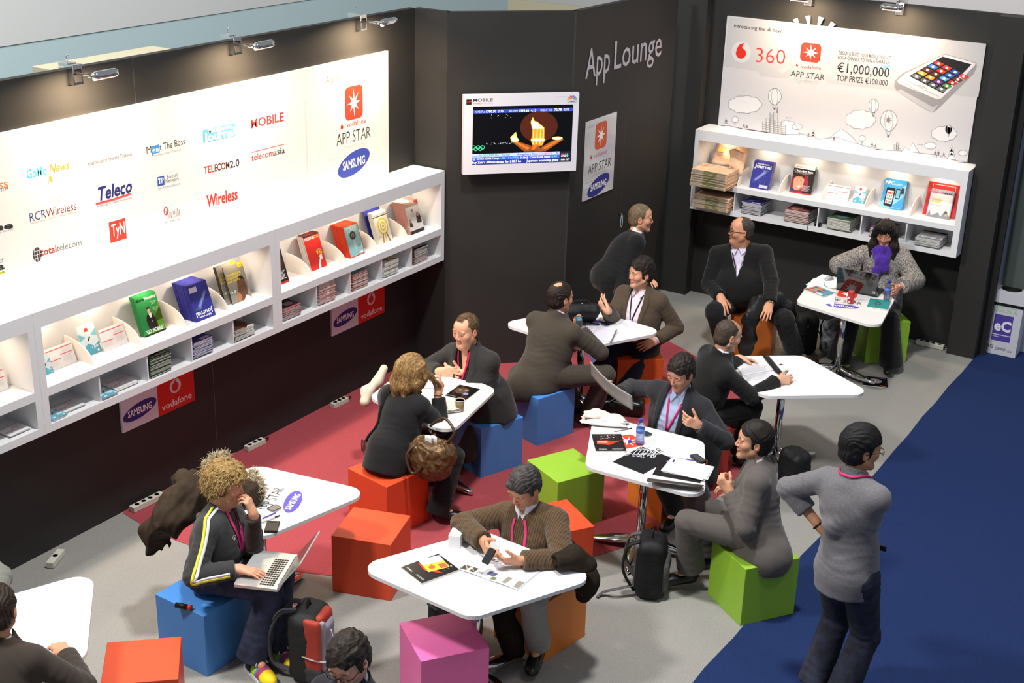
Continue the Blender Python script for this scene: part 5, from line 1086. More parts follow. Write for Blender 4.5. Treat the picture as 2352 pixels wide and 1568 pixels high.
if want('brownj'):
    I = person('brownj', 'person in a brown jacket and pink shirt raising a pen as he talks', (-5.01, 10.28, .54), None, 238, (206, 0, 0, A(1472, 627, 1.175)),
        dict(w=A(1505, 783, .62), el=A(1538, 742, .74), d=A(1478, 795, .585)-A(1505, 783, .62), n=D(90)-UZ*.6, curl=.35), dict(w=A(1394, 712, .93), el=A(1396, 735, .80), d=A(1378, 682, 1.02)-A(1394, 712, .93), n=D(100)+D(0)*.5, curl=[.9, .7, .3, .25], thumb=.6),
        (dict(a=A(1500, 868, .12), toe=D(225), pole=D(235)+UZ*.8), dict(a=A(1440, 872, .12), toe=D(215), pole=D(225)+UZ*.8)), 'brownj', 1.05, 1.10, .03,
        dict(skin='d9a184', brow='241a16', eye=.45, stubble='a98068', iris='2a1f18'), dict(th=.020, side=.014, top=.030, curly=True, amp=.004, fq=90, zf=.072, y0=.026, zs=-.03), hairm('near_black', '17120f', '2c221b'),
        [JK(suit('brown_wool', '4b3f33'), open=[(-.1, .10), (.12, .055), (.38, .075), (.50, .064), (.6, .064)], skirt=[(V3(-5.02, 10.28, .60), .17, V3(-5.0, 10.30, .42), .19)], hem=-.2), SH(shirtmat('pale_pink', 'd9cbd8'), wr=.005)],
        dict(mat=suit('navy', '1d2130'), off=.020, hem=.075), DRESS)
    lanyard(I, I['fields']['shirt'], .27, .012, '1f1f22', False, 0); flaps(I, shirtmat('pale_pink', 'd9cbd8'))
if want('stand'):
    I = person('stand', 'person with cropped hair in a black suit and red tie, bending by the black wall', A(1392, 640, .90), None, 14, (-2, 2, 0, A(1472, 500, 1.445)),
        dict(w=A(1480, 640, .88), el=A(1450, 600, 1.0), nohand=False, curl=.3), dict(w=A(1420, 690, .78), el=A(1400, 610, 1.0), curl=.3),
        (dict(a=V3(-5.50, 10.62, .1), toe=D(0), pole=D(10)), dict(a=V3(-5.42, 10.42, .1), toe=D(0), pole=D(10))), None, 1.06, 1.05, 0,
        dict(skin='cf9a7c', brow='7a6044', browa=.5, scalp='6d5a44'), dict(th=.003, side=.002, top=.004, amp=.0012, zf=.082, y0=.024, zs=-.02), hairm('cropped', '5d4c3a', '8a765a', .7),
        [JK(suit('black_suit', '141517'), collar=(.074, .022)), SH(shirtmat('white', 'dedfea'), collar=(.068, .055))], dict(mat=suit('black_suit', '141517'), off=.018, hem=.08), DRESS)
    tie(I, I['fields']['shirt'], 'c22a1c'); flaps(I, shirtmat('white', 'dedfea'))
if want('big'):
    I = person('big', 'heavily built person in glasses and a black zip cardigan with a white name badge', (-4.66, 11.86, .54), None, 250, (186, -2, 0, A(1702, 529, 1.25)),
        dict(w=A(1768, 705, .66), el=A(1815, 655, .76), d=A(1755, 755, .54)-A(1768, 705, .66), n=D(90)-UZ*.7, curl=.25, hs=1.1, slv=.94), dict(w=A(1655, 682, .66), el=A(1635, 632, .78), d=A(1665, 730, .53)-A(1655, 682, .66), n=D(90)-UZ*.7, curl=.25, hs=1.1, slv=.94),
        (dict(a=A(1825, 808, .12), toe=D(-20), pole=D(262)+UZ*.9), dict(a=A(1668, 800, .12), toe=D(240), pole=D(232)+UZ*.9)), 'big', 1.08, 1.34, .12,
        dict(skin='cf9676', brow='3a2f28', eye=.5, fat=.8, jaw=1.1, stubble='a87c66'), dict(th=.007, side=.008, top=.003, amp=.0015, zf=.11, y0=-.002, sl=.1, zs=-.035, bald=[(0, .075, .10, .075)]), hairm('salt', '2e2a27', '5c5550'),
        [dict(name='cardigan', mat=flowmat('black_knit2', '151516'), off=.028, so=.026, slv=.95, open=[(.30, .0), (.34, .012), (.53, .062), (.62, .07)], neckcut=.068, hem=-.06, wr=.006), SH(shirtmat('lilac', 'cfcbe2'), slv=1.0, so=.012, collar=(.084, .050))],
        dict(mat=blackcloth, off=.03, hem=.085), dict(mat=M('brown_shoe', '3a2618', .35)))
    lanyard(I, I['fields']['cardigan'], .22, .016, 'd8447e', True, -.01); glasses(I, '1d120c', .0032); flaps(I, shirtmat('lilac', 'cfcbe2'), .078)
    T, Lt = I['T'], I['Lt']; mb = MB(); fc = I['fields']['cardigan']
    for q in (-1, 1): ribbon(mb, fc, [T(q*.078, .05, Lt+.02), T(q*.06, .13, Lt-.05), T(q*.018, .2, .31), T(q*.012, .25, .16), T(q*.01, .2, .02)], .005, ink('a9a9ad'), .003, .002, 30)
    acc(I, 'zip_trim', mb); wristband(I, 0, steel, 'watch', .040, .026, .008, (D(-20)+UZ, M('gold', 'c9a24a', .25, 1.0)))
if want('lapw'):
    tw = M('tweed', '4c4a4a', .95, noise=.5, nscale=85, col2='a8a29c', bump=.5, bscale=240, spec=.1)
    I = person('lapw', 'person with long dark hair, purple scarf and grey tweed sweater, typing on a laptop', (-3.53, 12.58, .53), None, 248, (246, 14, 3, A(2034, 536, 1.25)),
        dict(w=A(2062, 660, .83), el=A(2088, 645, .86), d=A(2046, 690, .80)-A(2062, 660, .83), n=D(180)-UZ*.3, curl=.45, slv=.80), dict(w=A(1986, 613, .87), el=A(1962, 610, .88), d=A(2012, 618, .85)-A(1986, 613, .87), n=-UZ, curl=.35, slv=.80),
        (dict(a=A(2046, 826, .12), toe=D(250), pole=D(250)+UZ*.9), dict(a=A(1928, 818, .12), toe=D(240), pole=D(238)+UZ*.9)), 'lapw', 1.0, 1.02, .03,
        dict(skin='c98f74', brow='2a1c16', eye=.05, lip='a04a44'), None, None,
        [dict(name='sweater', mat=tw, off=.034, so=.045, slv=.80, neckcut=.064, hem=-.18, wr=.005, skirt=[(V3(-3.5, 12.55, .62), .17, V3(-3.5, 12.52, .48), .19)]), SH(shirtmat('white', 'dedfea'), so=.022, slv=.94, collar=(.064, .03))],
        dict(mat=blackcloth, off=.02, hem=.115, drop=.05), dict(mat=leather))
    Hc, HR = I['Hc'], I['HR']; W = lambda x, y, z: Hc+x*HR[0]+y*HR[1]+z*HR[2]; hd_ = hairm('dark_long', '130d0b', '2a1a14', .35); fd = Fld(Hc-.36, Hc+.26, .0055)
    fd.ell(W(0, -.014, .042), (.088, .112, .096), HR, .02)
    for q in (-1, 1): fd.path([W(q*.045, .055, .105), W(q*.088, .035, .02), W(q*.092, .02, -.07)], [.03, .026, .022], .03); fd.path([W(q*.07, -.02, .03), Hc+q*HR[0]*.10-UZ*.12+D(248)*.02, Hc+q*HR[0]*.105-UZ*.235+D(248)*.045], [.045, .042, .022], .03)
    fd.path([W(0, -.07, .0), Hc-D(248)*.10-UZ*.12, Hc-D(248)*.11-UZ*.22], [.06, .06, .04], .03); fd.path([W(-.06, .06, .09), W(0, .085, .085), W(.055, .07, .075)], [.018, .02, .018], .02)
    fd.ell(W(0, .125, -.035), (.056, .08, .082), HR, .008, True)
    fd.disp(lambda P: .0035*np.sin(((P-Hc)@HR[0])*300+2.5*wob(P, 26, 2)+5*np.arctan2((P-Hc)@HR[0], (P-Hc)@HR[1]))+.003*wob(P, 60, 3), .03); V_, F_ = fd.nets(); qmesh('hair', V_, F_, hd_, I['root'], I['org'], smooth_it=0)
    T, Lt = I['T'], I['Lt']; sf = M('scarf_purple', '4a2a92', .85, noise=.25, nscale=30, bump=.4, bscale=220, spec=.15, sheen=.3); fs = Fld(I['neck']-.36, I['neck']+.25, .0065); nk = I['neck']; up = nrm(Hc-I['HR'][2]*.06-nk)
    for z_, r_ in ((-.022, .09), (.008, .08)):
        P_ = [nk+up*(z_+.02*math.sin(t))+I['l']*r_*math.cos(t)+I['f']*(r_*1.1*math.sin(t)+.012) for t in np.linspace(0, 2*PI, 13)]; fs.path(P_, [.028]*13, .02)
    fs.path([T(.07, .10, Lt-.01), T(.03, .15, Lt-.08), T(-.03, .165, Lt-.17), T(-.055, .17, Lt-.26)], [.034, .042, .042, .05], .02, flat=(I['f'], .6)); fs.path([T(-.07, .10, Lt-.01), T(-.02, .155, Lt-.08), T(.03, .165, Lt-.14), T(.04, .165, Lt-.17)], [.034, .040, .036, .03], .02, flat=(I['f'], .6))
    fs.disp(lambda P: .003*np.sin(((P-nk)@I['l'])*230+3*wob(P, 22, 4))+.002*wob(P, 60, 5), .03); I['out'](fs, 'scarf', sf)
    wristband(I, 0, steel, 'bracelet', .031, .010, .004)
if want('writer'):
    bc = suit('black_coat', '171718')
    I = person('writer', 'balding person in a long black coat writing at a table, seen from behind', (-3.95, 9.20, .54), None, 14, (22, 14, 0, A(1672, 770, 1.165)),
        dict(w=A(1697, 822, .81), el=A(1640, 842, .83), d=D(-5, -4), n=-UZ*.8-D(90)*.4, curl=[.35, .45, .5, .5], slv=.9), dict(w=A(1786, 874, .805), el=A(1712, 888, .80), d=D(8, 4), n=-UZ*.4+D(90)*.9, curl=[.6, .7, .8, .9], thumb=.6, slv=.96),
        (dict(a=A(1690, 960, .12), toe=D(20)), dict(a=A(1700, 1040, .12), toe=D(0))), 'writer', 1.06, 1.10, .03,
        dict(skin='d2a084', brow='4a3a30', stubble='b08c78', scalp='8a6e5a'), dict(th=.003, side=.004, top=.001, amp=.001, zf=.085, y0=.005, zs=-.03, bald=[(0, .05, .125, .07)]), hairm('close_brown', '3a3029', '5c4e42', .6),
        [dict(JK(bc, hem=None, open=[(.0, .02), (.5, .06)], collar=(.082, .03)), hemw=.06, skirt=[(V3(-3.97, 9.18, .60), .17, V3(-4.02, 9.12, .30), .22), (V3(-4.02, 9.12, .34), .21, V3(-4.05, 9.05, .10), .20), (V3(-3.97, 9.18, .55), .17, V3(-3.80, 9.02, .34), .17), (V3(-3.80, 9.02, .34), .17, V3(-3.78, 8.98, .12), .16)]), SH(shirtmat('white', 'dedfea'), so=.014, collar=(.070, .05))],
        dict(mat=bc, off=.016, hem=.08), DRESS)
if want('bluesh'):
    I = person('bluesh', 'person in a dark suit and open light blue shirt waving a magazine', (-3.84, 8.55, .54), None, 243, (226, 20, -4, A(1564, 855, 1.165)),
        dict(w=A(1603, 975, .87), el=A(1645, 975, .80), d=A(1572, 965, .92)-A(1603, 975, .87), n=D(100)+UZ*.2, curl=[.45, .9, 1.0, 1.0], thumb=.2, slv=.95), dict(w=A(1420, 903, .93), el=A(1475, 893, .92), d=A(1396, 890, .96)-A(1420, 903, .93), n=D(60)+UZ*.3, curl=[.8, .85, .9, .9], slv=.93),
        (dict(a=A(1606, 1128, .12), toe=D(240), pole=D(250)+UZ*.9), dict(a=A(1552, 1172, .12), toe=D(240), pole=D(240)+UZ*.9)), 'bluesh', 1.04, 1.12, .02,
        dict(skin='d49c80', brow='2a1f1a', eye=.12, stubble='a37c68', nose=1.1), dict(th=.016, side=.012, top=.022, curly=True, amp=.0045, fq=150, zf=.070, y0=.027, zs=-.03), hairm('black_brown', '1a1512', '352a22'),
        [JK(suit('navy_black', '29292e'), open=[(-.1, .10), (.05, .085), (.30, .075), (.50, .064), (.6, .064)], oc=-.015, hem=-.12), SH(shirtmat('light_blue', 'aebbdc'), wr=.006, so=.012)],
        dict(mat=suit('navy_black', '29292e'), off=.016, hem=.075), DRESS)
    lanyard(I, I['fields']['shirt'], .26, .015, 'c8306e', True, 0); flaps(I, shirtmat('light_blue', 'aebbdc'))
if want('greys'):
    gm = suit('mid_grey', '5a5451')
    I = person('greys', 'person with slick dark hair in a grey suit, in profile on the green cube', (-2.76, 7.62, .54), None, 168, (180, -3, 0, A(1731, 1012, 1.165)),
        dict(w=A(1676, 1128, .84), el=A(1702, 1208, .68), d=A(1645, 1092, .93)-A(1676, 1128, .84), n=D(60)+UZ*.3, curl=[1.0, 1.1, 1.1, 1.1], thumb=.7, slv=.94), dict(w=A(1694, 1128, .80), el=A(1760, 1130, .72), d=D(165, 15), n=-UZ, curl=.7),
        (dict(a=A(1587, 1308, .13), toe=D(196), pole=D(170)+UZ*.7), dict(a=A(1635, 1268, .12), toe=D(190), pole=D(160)+UZ*.7)), 'greys', 1.06, 1.08, .02,
        dict(skin='cf9a7a', brow='1c1512', eye=.5, stubble='a07c66', nose=1.1), dict(th=.015, side=.012, top=.020, amp=.0025, zf=.075, y0=.022, zs=-.035, zn=-.088, flow=(.8, .0, .7)), hairm('slick', '17120f', '30251d', .3),
        [JK(gm, open=[(.02, .0), (.2, .03), (.40, .055), (.50, .06), (.6, .062)], hem=None, skirt=[(V3(-2.76, 7.62, .62), .15, V3(-2.74, 7.62, .44), .19), (V3(-2.74, 7.62, .50), .16, V3(-2.63, 7.55, .44), .16)], hemw=.345), SH(shirtmat('white', 'dedfea'), so=.004, slv=.96)],
        dict(mat=gm, off=.020, hem=.092, drop=-.03), dict(mat=leather))
if want('grey'):
    I = person('grey', 'person in a grey turtleneck standing with hands on hips on the blue carpet', V3(-1.90, 6.83, .93), None, 42, (12, 4, 0, V3(-1.925, 6.87, 1.70)),
        dict(w=A(1880, 1205, 1.13), el=A(1836, 1138, 1.27), d=A(1900, 1240, 1.05)-A(1880, 1205, 1.13), n=D(0), curl=.3, slv=.62), dict(w=A(1938, 1268, 1.02), el=A(1898, 1238, 1.13), d=D(-10, -22), n=D(80)+UZ*.2, curl=.2, thumb=-.4, spread=.16, slv=.60),
        (dict(a=V3(-2.02, 6.84, .10), toe=D(50), pole=D(50)), dict(a=V3(-1.83, 6.72, .10), toe=D(30), pole=D(40))), None, 1.06, .98, 0,
        dict(skin='c08a6a', brow='151110'), dict(th=.018, side=.017, top=.022, amp=.003, zf=.068, y0=.022, zs=-.04, zn=-.09, flow=(.9, .3, .2)), hairm('jet', '0d0c0d', '1d1b1d', .3),
        [dict(name='sweater', mat=M('grey_knit', '6c6a6e', .95, noise=.15, nscale=120, bump=.35, bscale=380, spec=.12, sheen=.2), off=.026, so=.022, slv=.62, collar=(.070, .075), ctilt=.1, neckcut=.061, hemw=.83, wr=.0045, skirt=[(V3(-1.90, 6.83, 1.02), .15, V3(-1.90, 6.83, .84), .172)])],
        dict(mat=M('dark_denim', '1b1c26', .9, noise=.3, nscale=16, col2='2a2e40', bump=.3, bscale=500), off=.022, hem=.088, waist=.06), dict(mat=leather))
    T, Lt = I['T'], I['Lt']; mb = MB(); ribbon(mb, I['fields']['sweater'], [T(-.09, .10, Lt-.06), T(-.085, .02, Lt+.03), T(-.04, -.08, Lt+.05), T(.04, -.08, Lt+.05), T(.085, .0, Lt+.035), T(.06, .10, Lt-.08)], .015, M('lanyard_d4336f', 'd4336f', .6, spec=.2), .006, .0015, 36); acc(I, 'lanyard', mb)
    wristband(I, 0, black, 'watch', .034, .022, .0); glasses(I, '2a3038', .002)
    mb = MB(); q = I['fields']['sweater'].onto(T(-.16, .10, .18)[None], .012)[0][0]; mb.box(q, (.05, .012, .03), black); acc(I, 'belt_pouch', mb)
if want('bott'):
    cube(-3.43, 4.20, 40, ORED, 'orange-red cube stool under the man in glasses, below the frame')
    STOOLS['bott'] = bpy.context.scene.objects[-1] if False else [o for o in C.objects if o.get('label', '').endswith('below the frame')][0]
    I = person('bott', 'person in glasses and a dark suit at the bottom edge, looking down', (-3.46, 4.27, .54), None, 240, (246, 22, 4, A(801, 1517, 1.155)),
        dict(w=(-3.45, 3.80, .70), el=A(930, 1640, .75), curl=.3), dict(w=(-3.70, 3.95, .70), el=A(680, 1640, .75), curl=.3),
        (dict(a=V3(-3.35, 3.75, .1), toe=D(240)), dict(a=V3(-3.6, 3.85, .1), toe=D(240))), 'bott', 1.05, 1.10, .03,
        dict(skin='dca28a', brow='2a1e18', eye=.1, stubble='b08a7a', nose=1.1), dict(th=.020, side=.014, top=.026, curly=True, amp=.005, fq=110, zf=.074, y0=.026, zs=-.045), hairm('wavy_brown', '1c1612', '42352a', .35),
        [JK(suit('dark_plum', '26242c')), SH(shirtmat('white', 'dedfea'))], dict(mat=suit('dark_plum', '26242c'), off=.016, hem=.075), DRESS)
    glasses(I, '1a1310', .0024)
if want('leftm'):
    cube(-5.05, 3.38, 20, ORNG, 'orange cube stool under the man in brown, outside the frame')
    STOOLS['leftm'] = [o for o in C.objects if o.get('label', '').endswith('outside the frame')][0]
    I = person('leftm', 'person in a brown-black jacket seen from behind at the lower left corner', (-5.07, 3.42, .54), None, 82, (96, 14, 0, A(-4, 1402, 1.17)),
        dict(w=(-5.62, 3.62, .80), el=A(-100, 1540, .80), curl=.3), dict(w=A(150, 1500, .80), el=A(158, 1535, .80), d=D(130), curl=.4),
        (dict(a=V3(-5.3, 3.75, .1), toe=D(90)), dict(a=V3(-5.05, 3.85, .1), toe=D(90))), 'leftm', 1.06, 1.12, .03,
        dict(skin='c89070'), dict(th=.014, amp=.003, y0=.02, zs=-.03), hairm('brown_dark', '1e1713', '3d2c20'),
        [JK(suit('brown_black', '372f2a'), open=[(.0, .03), (.5, .06)], hem=-.14), SH(shirtmat('white', 'dedfea'), slv=.4)], dict(mat=blackcloth, off=.016, hem=.075), DRESS)
if want('edge'):
    cube(-6.36, 3.95, 10, BLUE, 'blue cube stool under the person in grey, beyond the left edge')
    STOOLS['edge'] = [o for o in C.objects if o.get('label', '').endswith('left edge')][-1]
    I = person('edge', 'person in a grey jacket, only an arm showing at the left edge', (-6.36, 3.95, .54), None, 300, (300, 15, 0, V3(-6.25, 3.98, 1.18)),
        dict(w=A(-20, 1392, .80), el=A(10, 1362, .80), curl=.3), dict(w=(-5.9, 3.6, .80), el=(-6.2, 3.6, .8), curl=.3),
        (dict(a=V3(-6.0, 4.0, .1), toe=D(320)), dict(a=V3(-6.1, 3.7, .1), toe=D(300))), 'edge', 1.03, 1.05, 0,
        dict(skin='c89070'), dict(th=.014, amp=.003, y0=.02, zs=-.03), hairm('brown_dark', '1e1713', '3d2c20'),
        [JK(suit('stone_grey', '6a6c68'), hem=-.12)], dict(mat=blackcloth, off=.016, hem=.075), DRESS)
# ---------------------------------------------------------------- magazines and leaflets on the shelves
page = M('paper_edge', 'd9d6cf', .8, noise=.12, nscale=60); paper = M('paper', 'e6e5ea', .7)
def mag(w_, h, t, cover, art=None, spine=None):
    """a magazine standing in its own plane: x width, y height, z out of the cover"""
    mb = MB(); c = ink(cover, .35); mb.box((0, h/2, -t/2), (w_-.002, h-.002, t-.0008), page); mb.box((0, h/2, -.0004), (w_, h, .0005), c); mb.box((0, h/2, -t+.0004), (w_, h, .0005), c); mb.box((-w_/2, h/2, -t/2), (.0012, h, t), ink(spine or cover))
    p = Print(mb, (-w_/2, 0, 0), (w_, 0, 0), (0, h, 0), .0004)
    if art: art(p)
    return mb
class CP:      # cover painter in unit coordinates
    def __init__(s, p): s.p = p; s.p.n = np.array([0, 0, 1.0])
    def R(s, x0, y0, x1, y1, c, l=1): s.p.rect(x0, y0, x1, y1, c, l); return s
    def T(s, st, x, y, w_, h, c, b=.01, l=3, sh=0): s.p.text(st, x, y, w_, h, c, b, sh, l=l); return s
    def P(s, pts, c, l=2): s.p.poly(pts, c, l); return s
    def E(s, cx, cy, a, b, c, l=2): s.p.poly(ellp(cx, cy, a, b), c, l); return s
    def lines(s, x, y0, n, w_, c, l=3, dy=.03, h=.008):
        for k in range(n): s.p.rect(x, y0-k*dy, x+w_*(1-.3*((k*7) % 3)/3), y0-k*dy+h, c, l)
        return s
def a_green(p):
    c = CP(p); c.P([(.0, .0), (.55, .25), (1, .8), (1, 0)], '5f9a2a', 1).P([(.45, .3), (1, .62), (1, .3)], '8fb53a', 1); c.T('Mobile', .05, .87, .36, .075, '123a20').T('Marketing', .42, .87, .53, .075, 'e6f2e0')
    c.P([(.30, .10), (.26, .38), (.33, .50), (.46, .545), (.60, .50), (.68, .38), (.72, .10)], '2a221e').P([(.42, .53), (.50, .30), (.56, .53)], 'e8e4de', 3).P([(.30, .40), (.62, .33), (.66, .38), (.34, .45)], '1d1714', 4).E(.47, .60, .065, .075, 'd8a888', 3).P([(.40, .62), (.41, .68), (.47, .695), (.54, .68), (.54, .62), (.47, .65)], '3a2a1a', 4)
    c.T('"GO MOBILE"', .08, .055, .84, .09, 'f2f2ee', .02, 5).lines(.66, .78, 3, .26, 'c8e0c8').lines(.66, .62, 3, .26, 'c8e0c8').R(0, 0, 1, .035, '1a1a18', 4)
def a_mj(p, up=False):
    c = CP(p); f = (lambda x, y: (x, y)) if up else (lambda x, y: (1-x, 1-y)); P_ = lambda pts, col, l=2: c.P([f(*q) for q in pts], col, l)
    P_([(.12, .30), (.22, .22), (.75, .62), (.65, .72)], '6a70b8', 2); P_([(.2, .33), (.25, .28), (.68, .6), (.62, .66)], '8f95d0', 3)
    for k in range(7): P_([(.1+.1*k, .18+.05*(k % 3)), (.16+.1*k, .18+.05*(k % 3)), (.14+.1*k, .52+.04*(k % 2)), (.11+.1*k, .52+.04*(k % 2))], '4248a0', 2)
    if up: c.T('Micr wave', .20, .885, .6, .06, 'e8e8f4', .03).T('Journal', .06, .765, .86, .12, 'f4f4fa', .035).lines(.5, .70, 2, .36, '6fae5a').R(.48, .05, .92, .16, 'c9c8dc', 3).E(.47, .91, .05, .03, 'dcdcea', 3)
    else:
        for st, x, y, w_, h in (('Micr wave', .80, .115, .6, .06), ('Journal', .94, .235, .86, .12)): V, F_ = glyphs(st, .03); V = V.copy(); V[:, 0] -= V[:, 0].min(); V[:, 0] *= w_/V[:, 0].max(); V[:, 1] *= h; p.mb.add(p.P(np.array([x, y])-V, 3), F_, ink('f4f4fa'))
        c.R(.06, .78, .44, .92, 'd2d0de', 3).lines(.12, .33, 2, .36, '6fae5a')
def a_afr(p):
    c = CP(p); c.R(0, 0, 1, 1, '8f8a80').R(.72, .87, 1, 1, 'e3cf2c', 2).T('AFRICA', .76, .91, .2, .03, '4a4520').P([(.45, .02), (.42, .3), (.50, .55), (.66, .64), (.85, .56), (.92, .34), (.86, .1), (.95, .0)], '6b4a38', 2).P([(.5, .5), (.62, .66), (.8, .64), (.9, .5), (.8, .56), (.62, .58)], '1f1a18', 3).P([(.30, .04), (.36, .22), (.46, .24), (.55, .14), (.5, .02)], 'b8774e', 3).P([(.6, .0), (.78, .12), (.98, .02), (.98, 0)], 'e8e6ea', 3)
    for k, st in enumerate(('THE AFRICAN', 'DEVELOPMENT', 'BANK GROUP')): c.T(st, .05, .72-.085*k, .74-.06*k, .055, 'e8d23a', .03)
    c.E(.12, .30, .05, .035, 'd8e4d8', 3).E(.28, .30, .06, .04, 'dcdcd8', 3)
def a_dark(p): c = CP(p); c.P([(.0, .5), (.3, 1), (.8, 1), (1, .5), (.8, .3)], '4a3028', 1).lines(.35, .34, 7, .55, 'e2ddd8', 3, .035, .018).R(0, 0, 1, .06, 'b02c30', 3)
def a_t2(p): c = CP(p); c.T('TELECOM', .03, .87, .62, .07, 'f6e9e6', .03).T('2.0', .67, .87, .28, .07, 'f0a03a', .03).R(0, .96, 1, 1, '2a1614', 3).T('mobile', .58, .52, .3, .03, 'f6e0dc', .01).T('VAS', .56, .40, .36, .10, 'f2d02c', .04).P([(.45, .0), (.62, .0), (.68, .16), (.78, .25), (.84, .2), (.86, .40), (.62, .34), (.70, .31), (.58, .18)], 'f2efee', 3)
def a_time(p): c = CP(p); c.R(.04, .03, .96, .97, '86b6b8').T('TIME', .12, .78, .74, .14, 'c2d6d4', .02, 2).E(.5, .66, .20, .13, '3a3430', 3).E(.5, .66, .10, .06, '8f8a82', 4).E(.5, .66, .06, .03, '3a3430', 5).P([(.44, .56), (.58, .56), (.55, .22), (.47, .15), (.44, .26)], 'b9b9b4', 3).T("Toyota's", .56, .33, .32, .035, '1d3234').T('Tangle', .60, .28, .26, .035, '1d3234').R(.72, .06, .90, .11, 'e8e8e6', 3)
def a_asia(p):
    c = CP(p); c.R(0, 0, 1, 1, 'e4e0d2').T('telecomasia', .05, .89, .90, .055, '8f7f4a').R(0, .84, 1, .87, '33312a', 2)
    for k, (r_, h) in enumerate(((.36, 'd8c24a'), (.28, 'efe9c8'), (.20, 'd8c24a'), (.12, 'efe9c8'), (.06, 'c2a02c'))): c.E(.55, .52, r_, r_*.78, h, 2+k)
    c.P([(.40, .30), (.47, .30), (.40, 0), (.30, 0)], '9a7a4a', 3).P([(.64, .30), (.71, .30), (.86, 0), (.76, 0)], '8a6a3c', 3).P([(.54, .26), (.60, .26), (.58, 0), (.52, 0)], 'd0a860', 3).T('how', .1, .20, .2, .05, 'b8a23a')
def a_bus(p): c = CP(p); c.R(0, 0, 1, 1, 'd9d2cc').R(0, .84, 1, 1, '3a3230').P([(.62, 1), (1, 1), (1, .86)], 'c2452c', 2).T('mobile', .1, .89, .5, .06, 'e6843a', .02).E(.44, .72, .08, .05, '8a8078').lines(.28, .64, 5, .4, 'b08a80').P([(.60, .30), (.64, .52), (.78, .60), (.92, .52), (.96, .32), (.9, .26)], '3c302c').E(.76, .56, .09, .08, 'b08468', 3).P([(.03, .24), (.10, .40), (.24, .36), (.30, .20)], '4a3c36').E(.16, .42, .07, .06, 'b08c74', 3).R(0, .0, 1, .10, '2f2c2c', 3).T('TS', .78, .02, .15, .06, 'd8d4d0').T('mobile', .05, .02, .3, .05, 'c24a40')
def a_leaf(p): c = CP(p); c.R(.02, .86, .98, .90, 'e2645c').R(.50, .56, .98, .60, 'e2645c').R(.02, .40, .48, .44, 'e2645c').lines(.55, .80, 6, .38, 'd8cfd0').lines(.55, .50, 10, .38, 'd8cfd0').lines(.06, .34, 7, .36, 'd8cfd0')
def a_blue(p): c = CP(p); c.P([(0, .0), (1, .0), (1, .35), (.7, .25), (.4, .38), (0, .22)], '58aac4', 1).P([(0, .75), (.35, .6), (0, .5)], '7cc0d4').P([(1, .8), (.65, .62), (1, .55)], '7cc0d4'); p.poly(rrect(.38, .76, .58, .88, .03), 'd84a48', 2); c.P([(.34, .46), (.56, .64), (.66, .58), (.44, .40)], 'e8e8ec', 3).P([(.40, .47), (.55, .60), (.61, .57), (.46, .44)], '38353a', 4).T('1,000', .55, .18, .4, .08, 'e8f4f6', .02).E(.85, .08, .06, .045, 'e8f2f4', 3).E(.2, .1, .1, .05, 'cfe6ec', 3)
def a_tt(p): c = CP(p); c.R(0, .88, 1, 1, 'e8e0da').T('total', .12, .91, .28, .05, 'c23a34', .02).T('telecom', .41, .91, .48, .05, 'b8a8a0').T('Changing face', .04, .76, .9, .075, 'f0ecec', .03).lines(.06, .73, 2, .8, 'd0c8c8').P([(.0, .0), (.0, .6), (.3, .7), (.75, .66), (.85, .3), (.5, .0)], '8e2a36', 1).P([(.12, .18), (.10, .5), (.25, .66), (.48, .64), (.60, .5), (.58, .25), (.42, .12), (.25, .1)], 'd8977a', 2).P([(.06, .5), (.12, .68), (.36, .74), (.56, .66), (.60, .54), (.46, .60), (.24, .60)], '3a2418', 3).P([(.30, .24), (.40, .21), (.50, .27), (.42, .29)], 'f4ece8', 4).E(.27, .45, .035, .012, '2a1c18', 4).E(.45, .46, .035, .012, '2a1c18', 4).P([(0, .0), (.0, .18), (.22, .12), (.35, .06), (.6, .1), (.62, 0)], '33405e', 3).lines(.56, .30, 7, .38, 'e0dad8', 4).R(0, 0, 1, .05, 'c23030', 4)
def a_nfc(p):
    c = CP(p); c.P([(0, .2), (1, .9), (1, .5), (.4, 0), (0, 0)], '8cc8ea', 1).T('NFC', .04, .83, .38, .11, 'f6fafc', .03).lines(.42, .86, 2, .4, 'd8eefa'); p.poly(rrect(.14, .08, .54, .72, .06), '241f26', 3); p.poly(rrect(.19, .17, .49, .62, .02), 'd8dce6', 4)
    for k in range(12): c.R(.21+.09*(k % 3), .20+.10*(k//3), .28+.09*(k % 3), .27+.10*(k//3), ('d84a6a', 'e8a23a', '5aa0c8', '7ab84a', 'c85aa0')[k % 5], 5)
    p.poly(rrect(.58, .36, .80, .72, .04), '2a2a32', 3); p.poly(rrect(.61, .40, .77, .67, .02), '7ac0d8', 4); p.poly(rrect(.80, .56, .94, .76, .03), '3a3a4a', 3); c.lines(.5, .05, 1, .4, 'd8eefa')
def a_ta(p): c = CP(p); c.R(0, 0, 1, 1, 'cfcfd2').R(0, .86, 1, 1, '4a5a8a').T('telecom', .04, .88, .5, .06, 'e05a8a', .02).T('asia', .56, .88, .36, .06, '1d1f2c', .02).T('Reality', .12, .62, .44, .06, 'd8d23a', .03).T('bites', .12, .54, .36, .06, 'd8d23a', .03).P([(.5, .7), (.9, .75), (.85, .5), (.6, .45)], 'e2e0dc').P([(.0, 0), (.1, .25), (.2, .05), (.5, .2), (.62, .05), (.8, .3), (1, .1), (1, 0)], '8a8c92').E(.82, .2, .08, .08, '5a5c66', 3).E(.86, .14, .07, .05, 'c8a84a', 4).lines(.1, .46, 2, .5, 'c8b84a')
